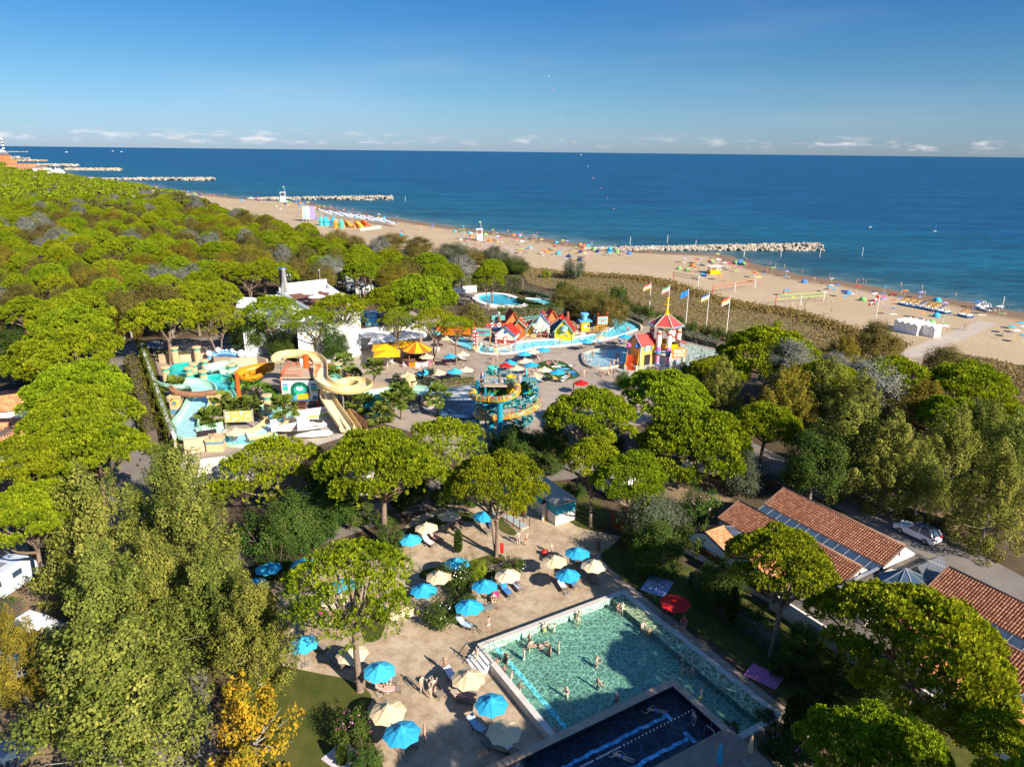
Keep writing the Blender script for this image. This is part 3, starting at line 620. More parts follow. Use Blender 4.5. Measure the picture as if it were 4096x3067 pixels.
def pine_crown(seed,pads=46,per=64,r=5.0,h=2.7,irregular=.12,tuft=.33,inner=.25,open_=0.0):
 rng = np.random.default_rng(seed); P = []; tries = 0; ph = rng.uniform(0,6.28,4)
 while len(P) < pads and tries < 6000:
  tries += 1; t = rng.uniform(0,6.283); q = math.sqrt(rng.uniform(.02,1)); rr = r*(1 + irregular*(math.sin(2*t + ph[0]) + .7*math.sin(3*t + ph[1]) + .5*math.sin(5*t + ph[2])))
  x,y = q*rr*math.cos(t),q*rr*math.sin(t); z = h*(max(0,1 - q*q) ** .62) - h*.42 + rng.normal(0,.16)
  if all((x - a[0]) ** 2 + (y - a[1]) ** 2 > (1.05*r/math.sqrt(pads)*1.28) ** 2 for a in P): P.append((x,y,z,q))
  elif tries > 3500 and rng.uniform() < .3: P.append((x,y,z - .2,q))
 Cs,As,T = [],[],[]
 for (x,y,z,q) in P:
  R = r/math.sqrt(pads)*rng.uniform(1.25,1.75); m = int(per*(R/(r/math.sqrt(pads)*1.5)) ** 2)
  d = unit(rng.normal(size=(m,3)) + np.array([x/r*.5,y/r*.5,.75])); d = d[d[:,2] > -.45]; m = len(d)
  rad_ = np.where(rng.uniform(size=m) < inner,rng.uniform(.35,.8,m),rng.uniform(.86,1.06,m))[:,None]
  c = np.array([x,y,z]) + d*rad_*R*np.array([1,1,.62]); Cs.append(c)
  up = np.array([x/r*.35,y/r*.35,.85]); As.append(unit(d*.8 + up + rng.normal(size=(m,3))*.15))
  T.append(np.clip(rng.normal(.5 + rng.normal(0,.10),.20,m),0,1))
 if open_: # hanging lower sprays that leave gaps
  m = int(open_*200); t = rng.uniform(0,6.28,m); q = rng.uniform(.45,1.0,m); c = np.stack([r*q*np.cos(t),r*q*np.sin(t),-h*.42 - rng.uniform(.1,1.3,m)],1)
  Cs.append(c); As.append(unit(np.stack([np.cos(t),np.sin(t),np.full(m,.5)],1))); T.append(rng.uniform(.2,.8,m))
 C,A,T = np.concatenate(Cs),np.concatenate(As),np.concatenate(T)
 v,f,k = tufts(C,A,tuft*rng.uniform(.75,1.25,len(C)),rng,5,.62,.42)
 tint = np.repeat(np.tile(T,k),3); return np_mesh('pine_crown',v,f,tint),P
def pine_trunk(seed,P,H=9.0,r=5.0,stems=1,lean=.4):
 rng = random.Random(seed); mb = MB()
 for s in range(stems):
  a0 = rng.uniform(0,6.28); bx,by = (0,0) if stems == 1 else (.25*math.cos(a0),.25*math.sin(a0)); sw = rng.uniform(-lean,lean),rng.uniform(-lean,lean)
  fk = H*rng.uniform(.60,.70); R0 = .34 if stems == 1 else .24
  tx,ty = bx + sw[0] + (0 if stems == 1 else 1.2*math.cos(a0)),by + sw[1] + (0 if stems == 1 else 1.2*math.sin(a0))
  pts = [(bx,by,-.1),(bx + .1*sw[0],by + .1*sw[1],fk*.12),(bx + .45*(tx - bx) + rng.uniform(-.12,.12),by + .45*(ty - by) + rng.uniform(-.12,.12),fk*.5),(tx,ty,fk)]
  mb.tube(smooth_line(pts,4),[R0*1.35,R0*1.15] + [R0*(1 - .35*i/11) for i in range(11)],8)
  for (x,y,z,q) in P[::max(1,len(P) // (14 // stems + 1))]:
   if stems > 1 and (x*math.cos(a0) + y*math.sin(a0)) < -1.0: continue
   e = Vector((x*.92,y*.92,H + z - .25)); b = Vector((tx,ty,fk - rng.uniform(0,1.0))); mid = b.lerp(e,.5) + Vector((rng.uniform(-.3,.3),rng.uniform(-.3,.3),-.35))
   mb.tube(smooth_line([b,mid,e],3),[.16*(1 - .8*i/6) + .02 for i in range(7)],5,False)
   for _ in range(2):
    k = mid.lerp(e,rng.uniform(.2,.8)); g = k + Vector((rng.uniform(-1,1),rng.uniform(-1,1),rng.uniform(.1,.7))); mb.tube([k,g],[.04,.015],4,False)
 return mb.mesh('pine_trunk',True)
def leafy_crown(seed,rx=3.2,rz=4.6,shoots=90,per=75,leaf=.26,bias_up=.5,spread=.55,cone=0.0,hollow=.35):
 """broad-leaved crown: many leafy shoots reaching out from a centre line"""
 rng = np.random.default_rng(seed); Cs,Ns,T = [],[],[]
 for s in range(shoots):
  d = unit(rng.normal(size=3)); d[2] = abs(d[2])*1.1 - .45; d = unit(d); w = 1 - cone*max(0,d[2]); jit = rng.uniform(.78,1.12)
  end = d*np.array([rx*w,rx*w,rz])*jit; base = end*np.array([.25,.25,.45]) - np.array([0,0,.15*rz]); ax = unit(end - base + np.array([0,0,bias_up*2]))
  ln = rng.uniform(.9,1.9)*rx/3.2; m = int(per*rng.uniform(.6,1.3)); t = rng.uniform(-1,.35,m)[:,None]*ln; sp = rng.normal(size=(m,3))*spread*(.55 + .25*(1 - (t/ln + 1)/1.35))*rx/3.2
  Cs.append(end + ax*t + sp); Ns.append(unit(unit(d + sp*.6) + rng.normal(size=(m,3))*.45 + np.array([0,0,.45]))); T.append(np.clip(rng.normal(.5 + rng.normal(0,.13),.2,m),0,1))
 C,Nn,T = np.concatenate(Cs),np.concatenate(Ns),np.concatenate(T); v,f = leaves(C,Nn,leaf,rng)
 return np_mesh('leafy_crown',v,f,np.repeat(T,6))
def upright_crown(seed,rx=3.2,rz=4.8,leaders=150,per=185,leaf=.138,hollow=.25):
 """plane-tree crown: many flame-shaped leafy sprays pointing up and out, filling an egg shape with gaps between them"""
 rng = np.random.default_rng(seed); Cs,Ns,T = [],[],[]
 for s in range(leaders):
  d = unit(rng.normal(size=3)); d[2] = d[2]*.9 + .12; d = unit(d); q = rng.uniform(.45,.8) if rng.uniform() < hollow else rng.uniform(.80,1.12)
  w = 1 - .62*max(0,d[2]) ** 1.2; end = d*np.array([rx*w,rx*w,rz])*q; ax = unit(d*np.array([.55,.55,.3]) + np.array([0,0,.75]) + rng.normal(size=3)*.12)
  ln = rng.uniform(1.3,2.5)*rx/3.2; m = int(per*rng.uniform(.6,1.35)); t = rng.beta(1.6,1.4,m); wd = .58*rx/3.2*np.sin(np.pi*(.25 + .72*t)) ** .8*rng.uniform(.75,1.2); U,V = perp(np.tile(ax,(1,1)),rng); ang = rng.uniform(0,6.283,m); rr = wd*np.sqrt(rng.uniform(.15,1,m))
  off = (np.cos(ang)*rr)[:,None]*U[0] + (np.sin(ang)*rr)[:,None]*V[0]; Cs.append(end + ax*((t - .75)*ln)[:,None] + off)
  Ns.append(unit(unit(off + d*.25) + rng.normal(size=(m,3))*.45 + np.array([0,0,.4]))); T.append(np.clip(rng.normal(.46 + rng.normal(0,.15),.2,m),0,1))
 C,Nn,T = np.concatenate(Cs),np.concatenate(Ns),np.concatenate(T); v,f = leaves(C,Nn,leaf*rng.uniform(.8,1.3,len(C)),rng)
 return np_mesh('plane_crown',v,f,np.repeat(T,6))
def leafy_trunk(seed,H=4.0,rx=3.0,rz=4.5,r0=.22):
 rng = random.Random(seed); mb = MB(); top = (rng.uniform(-.3,.3),rng.uniform(-.3,.3),H + rz*.5)
 mb.tube(smooth_line([(0,0,-.1),(rng.uniform(-.1,.1),rng.uniform(-.1,.1),H*.5),(rng.uniform(-.2,.2),0,H),top],3),[r0*(1.25 - 1.05*i/9) for i in range(10)],7)
 for _ in range(12):
  z = H*rng.uniform(.75,1.5); a = rng.uniform(0,6.28); e = Vector((rx*.8*math.cos(a),rx*.8*math.sin(a),z + rng.uniform(.8,2.6))); mb.tube(smooth_line([(0,0,z),Vector((0,0,z)).lerp(e,.55) + Vector((0,0,-.2)),e],2),[.09,.07,.05,.03,.015],5,False)
 return mb.mesh('trunk',True)

mat_pine = leaf_mat('pine_needles',[(.080,.125,.009),(.205,.26,.011),(.39,.43,.02)],.28,.016,.14)
mat_pine_y = leaf_mat('pine_needles_pale',[(.12,.15,.012),(.24,.28,.02),(.36,.38,.04)],.3,.015,.10)
mat_plane = leaf_mat('plane_leaves',[(.065,.095,.018),(.20,.22,.04),(.40,.385,.08)],.28,.02,.16)
mat_olive = leaf_mat('olive_brown_leaves',[(.075,.08,.02),(.16,.14,.035),(.27,.21,.055)],.25,.02,.14)
mat_green = leaf_mat('shrub_leaves',[(.022,.052,.010),(.06,.105,.02),(.14,.175,.04)],.25,.02,.2)
mat_silver = leaf_mat('silver_poplar_leaves',[(.10,.11,.08),(.21,.22,.18),(.40,.395,.34)],.2,.012,.14)
mat_yellow = leaf_mat('autumn_leaves',[(.14,.17,.02),(.46,.34,.025),(.70,.44,.03)],.35,.015,.08)
mat_yolive = leaf_mat('yellowing_leaves',[(.11,.11,.018),(.24,.20,.028),(.40,.30,.04)],.3,.015,.12)
mat_bark = paint((.22,.155,.115),.9,.35,6,bmp=.5); mat_bark_grey = paint((.30,.27,.225),.9,.3,5,bmp=.3); mat_bark_dark = paint((.10,.075,.055),.9,.3,6)

PINES = []
for i,(pads,per,op,irr,st) in enumerate([(58,104,0,.08,1),(66,92,0,.14,1),(50,112,.0,.10,2),(60,98,.3,.16,1),(34,66,1.0,.16,2),(31,74,1.2,.10,1)]):
 c,P = pine_crown(100 + i,pads,per,irregular=irr,open_=op,h=(2.9,2.6,3.1,2.7,2.9,3.0)[i],inner=.3 if i < 4 else .2); c.materials.append(mat_pine)
 t = pine_trunk(200 + i,P,stems=st); t.materials.append(mat_bark); PINES.append((c,t))
WOODP = []
for i,(pads,irr,h) in enumerate([(105,.05,3.3),(95,.08,2.9),(115,.04,3.6)]):
 c,P = pine_crown(150 + i,pads,44,irregular=irr,h=h,inner=.25,tuft=.30); c.materials.append(mat_pine); WOODP.append((c,PINES[i][1]))
LEAFY = []; PLANE = []
for i,(rx,rz,ld) in enumerate([(3.4,4.9,150),(3.2,5.2,140),(3.7,4.6,165)]):
 c = upright_crown(380 + i,rx,rz,ld); c.materials.append(mat_plane); t = leafy_trunk(390 + i,4.0,rx,rz); t.materials.append(mat_bark_grey); PLANE.append((c,t))
c = upright_crown(399,3.4,4.4,62,75,.21,.4); c.materials.append(mat_yellow); SPARSE = [(c,PLANE[0][1])]
for i,(rx,rz,sh,per,lf,cone) in enumerate([(3.2,4.8,130,150,.19,.15),(3.4,4.2,120,150,.19,.05),(3.0,5.2,130,150,.18,.35),(3.6,4.4,140,150,.20,.1)]):
 c = leafy_crown(300 + i,rx,rz,sh,per,lf,cone=cone); c.materials.append(mat_plane); t = leafy_trunk(320 + i,4.0,rx,rz); t.materials.append(mat_bark_grey); LEAFY.append((c,t))
SMALL = []
for i in range(3):
 c = leafy_crown(340 + i,1.5,1.5,46,95,.13,.4,.55); c.materials.append(mat_green); t = leafy_trunk(350 + i,.5,1.3,1.2,.06); t.materials.append(mat_bark_dark); SMALL.append((c,t))
NTREE = [0]
def tree(name,base,crown_c,s,kind,label,cat,group=None,mat=None,var=None,trunk_mat=None,sz=None):
 """crown_c: height of the crown centre; s: crown radius in metres"""
 NTREE[0] += 1; rz = RND.uniform(0,6.28)
 lib = {'pine': PINES,'wood': WOODP,'leafy': LEAFY,'small': SMALL,'plane': PLANE,'sparse': SPARSE}[kind]; r0 = {'pine': 5.4,'wood': 5.3,'small': 1.7}.get(kind,3.4); H0 = {'pine': 9.0,'wood': 9.0,'small': 1.3}.get(kind,8.0)
 k = var if var is not None else RND.randrange(4 if kind == 'pine' else len(lib)); c,t = lib[k]; f = s/r0
 root = empty(name,(base[0],base[1],0),rz,label,cat,group)
 link('crown',c,root,(0,0,crown_c),0,mat or c.materials[0],(f,f,(sz or (f*(1.2 if k < 4 else 1.05) if kind == 'pine' else f))))
 link('trunk',t,root,(0,0,0),0,trunk_mat or t.materials[0],(f,f,crown_c/H0) if kind != 'small' else (f,f,f))
 return root
def tree_px(name,u,v,w,zc,kind,label,cat,group=None,**kw):
 """crown centre seen at (u, v), crown w wide (2212 px scale), crown centre zc metres up"""
 p = O(u,v,zc); return tree(name,p,zc,w*K/2*mpp(p),kind,label,cat,group,**kw)
def tree_base(name,bu,bv,v,w,kind,label,cat,group=None,**kw):
 """foot of the trunk at (bu, bv), crown centre at row v"""
 b = O(bu,bv); zc = height_over(b,v); p = (b.x,b.y,zc); return tree(name,b,zc,w*K/2*mpp(p),kind,label,cat,group,**kw)
def pine_px(u,v,w,zc,label,**kw): return tree_px('stone_pine',u,v,w,zc,'pine',label,'pine tree','umbrella pines',**kw)
def pine_b(bu,bv,v,w,label,**kw): return tree_base('stone_pine',bu,bv,v,w,'pine',label,'pine tree','umbrella pines',**kw)
HAND = []    # hand-placed crowns, so the wood keeps clear of them
# --- pines that can be told apart
for a in [(778,1492,1262,285,'tall thin umbrella pine over the terrace with forked trunk and see-through crown',5),
          (1072,1200,1040,200,'umbrella pine with twisted trunk beside the red bin on the terrace',2),
          (828,1172,1000,245,'umbrella pine with stout bare trunk beside the service path',3),
          (592,1112,1005,205,'many-stemmed umbrella pine in front of the slide park end wall',4),
          (955,1075,962,195,'umbrella pine between the tube slide tower and the parked bicycles',4),
          (1275,1137,985,135,'slender umbrella pine on the grass right behind the turquoise cabin',1),
          (1353,1168,1022,155,'umbrella pine by the brown wooden gate near the turquoise cabin',3),
          (1500,1032,955,245,'broad umbrella pine standing over the camper van',1),
          (1642,1000,915,150,'small round umbrella pine between the camper van and the plane trees',0),
          (1665,1418,1212,225,'fork-trunked umbrella pine in front of the tiled pool house roof',3),
          (1932,1594,1388,385,'very large umbrella pine with thick leaning trunk beside the pool house',1)]:
 pine_b(*a[:5],var=a[5])
for a in [(1282,893,180,9,'round umbrella pine right below the red lifeguard parasol on the park paving',0),(1437,850,190,9,'umbrella pine in front of the shallow splash pool',1),
          (1890,1628,285,8.5,'yellow-green umbrella pine crown cut by the lower edge, beside the garden path',0),(2185,1622,200,9,'dark umbrella pine crown in the lower right corner',2),
          (170,842,205,9,'umbrella pine along the camping road, first one nearer than the paved square',0),(185,890,200,9,'umbrella pine along the camping road, beside the orange tiled roof',1),
          (200,962,215,9,'umbrella pine whose branch reaches over the camping road',3),(60,990,170,9,'umbrella pine at the edge beside the orange roof',0),(60,1100,195,9.5,'umbrella pine with ivy-covered leaning trunk over the camping pitch',1),
          (142,765,195,9,'umbrella pine with bare grey branches facing the paved square',3),(155,708,155,9.5,'umbrella pine in front of the solar panel roof',0),(150,678,150,10,'umbrella pine behind the solar panel roof',1),
          (355,688,145,9,'twin-trunked umbrella pine above the parked grey car',2),(465,682,112,9,'leaning umbrella pine between the grey car and the white building',4),(421,638,100,9,'umbrella pine right of the ventilation roof',0),
          (590,672,122,9,'thin umbrella pine in front of the white building, with many bare branches',4),(672,692,95,8.5,'thin umbrella pine by the rounded white tower',4),(738,668,122,9,'umbrella pine before the white building entrance canopy',5),
          (838,650,105,9.5,'umbrella pine right behind the yellow parasols',0),(905,640,165,10,'large umbrella pine over the rooftop bar',1),(858,692,72,8.5,'pale yellowish umbrella pine beside the orange round bar',5),(935,692,95,8.5,'umbrella pine in the round planter by the bar',4),(985,702,70,8,'small umbrella pine beside the fishing village gate',5)]:
 kw = dict(var=a[5]);
 if 'pale yellowish' in a[4]: kw['mat'] = mat_pine_y
 pine_px(*a[:5],**kw)
for a in [(1660,772,215,7,'umbrella pine on the dune edge beside the silver poplar',0),(1930,812,150,8,'umbrella pine beside the beach walkway end',1),(2092,835,175,8,'umbrella pine near the dune at the right edge',0),(2062,898,150,8.5,'umbrella pine between the plane trees on the right',1),
          (1790,815,120,8,'half-hidden umbrella pine between two silver poplars',2),(2180,900,120,8,'umbrella pine at the far right edge',2),(1545,800,110,5.5,'low umbrella pine bordering the splash pool',1)]: pine_px(*a[:5],var=a[5])
def leafy_px(u,v,w,h,zc,label,mat=None,cat='tree',group='broad-leaved trees',name='plane_tree',**kw):
 p = O(u,v,zc); s = w*K/2*mpp(p); hz = h*K/2*mpp(p)/4.6/math.cos(math.atan2(CAM_H - zc,math.hypot(p.x,p.y)))
 return tree(name,p,zc,s,kw.pop('kind','leafy'),label,cat,group,mat=mat,sz=hz,**kw)
L_ = [(205,1190,235,310,5.5,'large plane tree at the left, beside the white camper',None),(375,1065,190,210,5.5,'plane tree standing nearest the end of the camping road wall',None),(405,1190,220,270,5,'olive plane tree right of the largest plane tree',None),
      (235,1365,270,310,5,'plane tree in the middle of the lower left group',None),(245,1560,350,350,5,'plane tree filling the lower left corner',None),(470,1330,200,240,4.5,'dark green plane tree between the lower left group and the lawn',None),
      (550,1375,180,230,4.5,'plane tree touching the terrace edge by a turquoise parasol',None),(340,1290,190,250,4.5,'inner plane tree of the lower left group',None),(110,1090,120,160,4,'plane tree behind the largest plane tree',None),(185,1010,110,120,3.5,'small plane tree at the roadside',None),(35,1420,150,180,4,'yellowish plane tree at the left edge','y'),
      (545,1580,210,240,3.5,'bright yellow autumn tree on the lower lawn','a'),
      (250,640,75,120,5,'yellowing tree beside the paved square','y'),(262,690,80,120,4.5,'young yellow tree by the camping road','y'),(20,770,110,110,5,'dark evergreen tree beside the solar panel roof','g'),(90,800,90,70,3,'reddish brown tree beside the orange roof','o'),
      (1700,870,130,150,5,'yellow-olive plane tree in front of the silver poplar','y'),(1785,860,130,150,5.5,'olive plane tree under the silver poplars',None),(1830,975,180,200,6,'plane tree over the camping road by the pool house',None),(1925,1000,175,190,6,'plane tree right of the camping road bend',None),
      (2055,985,165,190,6.5,'plane tree above the white car',None),(2140,1095,165,240,5.5,'plane tree between the white car and the right edge',None),(2180,1000,130,200,6,'plane tree at the right edge',None),(1990,900,160,150,6,'yellow-green plane tree among the pines','y'),(1990,1050,110,130,4.5,'shaded plane tree behind the white car',None),(1855,890,130,150,5.5,'olive plane tree between the silver poplars and the road',None),(2110,960,150,190,6,'tall plane tree near the right edge pines',None),(1760,1010,130,150,5,'dark plane tree beside the pool house roof','g'),
      (1560,845,95,130,4,'pale green poplar beside the splash pool bushes',None),(1890,745,110,90,4,'bushy olive tree at the dune edge by the windsock','o'),(1820,770,90,90,4.5,'yellow-green tree beside the windsock dune','y'),(2040,800,120,90,4,'olive tree beside the beach walkway','o'),
      (1068,556,70,42,2.4,'grey-green thicket at the back of the beach','s2'),(975,545,80,40,2.4,'grey scrub behind the near lifeguard tower','s2'),(905,532,70,36,2.6,'olive scrub at the back of the beach','o'),(1020,556,60,40,2.6,'brown scrub between the two grey thickets','o'),(1110,574,60,44,2.6,'green scrub at the beach path','g'),(850,520,60,34,3,'brown scrub nearest the beach playground','o'),(1280,665,95,75,3.2,'reddish tree on the island lawn by the lazy river','o'),(1225,655,90,70,3.2,'bushy tree on the island lawn nearest the upper pool','o'),(1320,680,70,70,3,'small tree on the island lawn nearest the boat','o'),
      (715,745,75,90,3.5,'leafy tree by the white building entrance','g'),(540,720,80,110,4.5,'dark tree left of the white building','g'),(615,745,65,75,3,'pink-flowered oleander tree before the white building','g'),(1020,690,75,70,4,'reddish tree beside the spiral stair','o'),
      (1120,965,90,90,3.0,'dark tree at the foot of the tube slide tower','g'),(1190,960,100,90,3.5,'dark tree hiding the end of the tube slides','g'),
      (630,1130,110,130,3.2,'drooping weeping tree by the terrace edge','g'),(720,1090,95,110,3.5,'slender tree between two pines on the path','g'),(700,1030,80,110,4,'ivy-covered tree at the slide park end wall','g'),
      (1418,1192,110,120,2.6,'dark tree between the lawn and the pool house','g'),(1555,1262,90,110,2.5,'shrubby tree beside the pool house wall','g'),(1735,1402,95,90,2.4,'dark tree below the forked pine','g'),(1868,1505,100,110,2.3,'dark tree beside the very large pine','g'),(1785,1450,90,90,2.2,'dark tree by the garden hedge','g'),
      (1400,1110,100,120,3,'grey-green olive tree by the wooden gate','s2'),(1600,1030,85,95,2.6,'rounded grey-green olive tree by the camping pitch','s2')]
MATS = {None: None,'y': mat_yolive,'a': mat_yellow,'g': mat_green,'o': mat_olive}
mat_olivet = leaf_mat('olive_tree_leaves',[(.05,.07,.04),(.10,.125,.07),(.19,.21,.13)],.2,.01,.1); MATS['s2'] = mat_olivet
for u,v,w,h,zc,lb,mk in L_: leafy_px(u,v,w,h,zc,lb,MATS[mk],kind='sparse' if mk == 'a' else ('plane' if mk in (None,'y') else 'leafy'))
for u,v,w,h,zc,lb in [(1705,800,130,110,7,'silver-leaved poplar by the dune, nearest the splash pool'),(1885,835,150,110,6.5,'silver-leaved poplar between two pines on the right'),(1800,790,60,60,7,'small silver-leaved poplar near the windsock')]:
 leafy_px(u,v,w,h,zc,lb,mat_silver,name='silver_poplar')

# --- the pine wood on the left: individual trees as far as they can be told apart, then one mass
WOOD = [O(u,v,9) for u,v in [(-90,374),(0,372),(120,380),(230,394),(310,408),(380,420),(430,434),(470,452),(540,466),(600,480),(650,492),(720,506),(800,526),(900,550),(1000,566),(1060,578),(1115,596),(1050,598),(980,592),(900,600),(840,598),(790,592),(700,588),(600,590),(500,604),
        (480,640),(440,622),(360,648),(300,650),(230,655),(120,660),(0,664),(-90,664)]]
wr = random.Random(5); cand = []; xs = [p.x for p in WOOD]; ys = [p.y for p in WOOD]; cell = {}
def _free(x,y,d):
 i,j = int(x // 10),int(y // 10)
 for a in range(i - 1,i + 2):
  for b in range(j - 1,j + 2):
   for (px,py) in cell.get((a,b),()):
    if (px - x) ** 2 + (py - y) ** 2 < d*d: return False
 return True
tries = 0
while tries < 60000:
 tries += 1; yy = min(ys) + (max(ys) - min(ys))*wr.random() ** 2.2; lo,hi = min(xs),max(xs); xx = wr.uniform(max(lo,-.85*yy - 30),min(hi,60))
 if inside((xx,yy),WOOD) and _free(xx,yy,7.9): cell.setdefault((int(xx // 10),int(yy // 10)),[]).append((xx,yy)); cand.append((xx,yy))
cand.sort(key=lambda p: p[0] ** 2 + p[1] ** 2)
SECT = [(-150,'the left picture edge'),(16,'the lighthouse'),(190,'the third groyne'),(315,'the second groyne'),(484,'the first groyne'),(670,'the sandy groyne root'),(861,'the sandy groyne tip'),(1000,'the far lifeguard tower'),(1240,'the beach banner flags'),(1420,'the beach playground'),(1573,'the second breakwater tip'),(1750,'the beach club end'),(1917,'the near lifeguard tower')]; rank = {}
NTH = [a + b for a in ('','twenty-','thirty-','forty-') for b in ('first','second','third','fourth','fifth','sixth','seventh','eighth','ninth')]; NTH[9:9] = ['tenth','eleventh','twelfth','thirteenth','fourteenth','fifteenth','sixteenth','seventeenth','eighteenth','nineteenth','twentieth']; cnt = {'pine': 0,'olive': 0,'silver': 0}; far = []
for (x,y) in cand:
 edge = min((Vector((x,y,0)) - p).length for p in shore[::3]); t = wr.random()
 coastal = y > 150 and x > -140 + (y - 300)*-.6
 k = 'pine' if t < (.66 if not coastal else .45) else ('olive' if t < (.90 if not coastal else .85) else 'silver')
 sec = min(SECT,key=lambda q: abs(q[0] - proj((x,y,9))[0])); rank[(k,sec)] = rank.get((k,sec),0) + 1; zone = '%s row back in line with %s' % (NTH[min(rank[(k,sec)],len(NTH)) - 1],sec[1])
 lim = {'pine': 225,'olive': 110,'silver': 45}[k]
 if cnt[k] >= lim or y > 560: far.append((x,y,k)); continue
 cnt[k] += 1
 if k == 'pine': tree('stone_pine',(x,y),wr.uniform(7.6,9.8),wr.uniform(3.5,4.9),'wood','umbrella pine of the wood, %s' % zone,'pine tree','umbrella pines of the wood',sz=wr.uniform(.95,1.25))
 elif k == 'olive': tree('broadleaf_tree',(x,y),wr.uniform(6.4,8.2),wr.uniform(3.4,4.8),'leafy','olive brown tree in the wood, %s' % zone,'tree','broad-leaved trees of the wood',mat=mat_olive if wr.random() < .75 else mat_yolive,sz=.85)
 else: tree('silver_poplar',(x,y),wr.uniform(7.6,9.2),wr.uniform(3.0,4.0),'leafy','silvery white poplar in the wood, %s' % zone,'tree','silver poplars of the wood',mat=mat_silver,sz=.8)
# far wood: one mass that can no longer be picked apart
rng = np.random.default_rng(9); Vs,Ts = [],[]
extra = []
for _ in range(2600):
 yy = 560 + 1500*rng.random() ** 1.5; xx = rng.uniform(-1.1*yy,-.2*yy); pn = min(shore[8:80:2],key=lambda p: (Vector((xx,yy,0)) - p).length_squared); d = (pn - Vector((xx,yy,0))).dot(SEAWARD)
 if d > 70: extra.append((xx,yy,'pine' if rng.random() < .7 else 'olive'))
for (x,y,k) in far + extra:
 n = 46 if y < 700 else 22; r = rng.uniform(4.0,5.2); d = unit(rng.normal(size=(n,3)) + np.array([0,-.1,.5])); d[:,2] = np.abs(d[:,2])*1.0
 h = (9.4,2.0) if k == 'pine' else ((7.2,3.4) if k == 'olive' else (7.8,3.0))
 C = np.array([x,y,h[0]]) + d*np.array([r,r,h[1]])*rng.uniform(.8,1.02,(n,1)); A = unit(d + np.array([0,0,.6]))
 v,f,kk = tufts(C,A,(1.15 if y < 700 else 1.9)*rng.uniform(.8,1.2,n),rng,4,.75,.9); Vs.append(v)
 base = {'pine': (0,.6),'olive': (.66,.8),'silver': (.86,1.0)}[k]; Ts.append(np.repeat(np.tile(rng.uniform(*base,n),kk),3))
v = np.concatenate(Vs); mat_far = leaf_mat('far_wood_leaves',[(.06,.10,.009),(.14,.20,.011),(.24,.30,.016),(.24,.29,.018),(.10,.10,.03),(.17,.15,.045),(.33,.33,.28)],.2,0,0)
tag(link('pine_wood',np_mesh('pine_wood',v,np.arange(len(v)).reshape(-1,3),np.concatenate(Ts)),mat=mat_far),'distant pine wood stretching along the coast',None,None,'stuff')

# --- shrubs, hedges, palms, bananas, cypresses
def bush_px(u,v,w,label,mat=None,name='bush',h=1.0,z=None,cat='shrub'):
 zc = .9*h if z is None else z; p = O(u,v,zc); s = w*K/2*mpp(p); return tree(name,p,max(.5,s*.75*h),s,'small',label,cat,'garden shrubs',mat=mat,sz=s/1.7*h)
mat_wflower = paint('#f2efe6',.6); mat_pflower = paint('#d97fb0',.6); mat_lime = leaf_mat('lime_leaves',[(.12,.17,.01),(.25,.30,.02),(.38,.42,.04)],.35,.01,.05)
def flowers(root,r,h,n,mat,seed):
 rng = np.random.default_rng(seed); d = unit(rng.normal(size=(n,3)) + np.array([0,0,.6])); c = d*np.array([r,r,h])*rng.uniform(.9,1.08,(n,1)) + np.array([0,0,h*.9]); vv,ff = leaves(c,d,.13,rng)
 o = link('blossom',np_mesh('blossom',vv,ff),root,mat=mat); tag(o,kind='stuff')
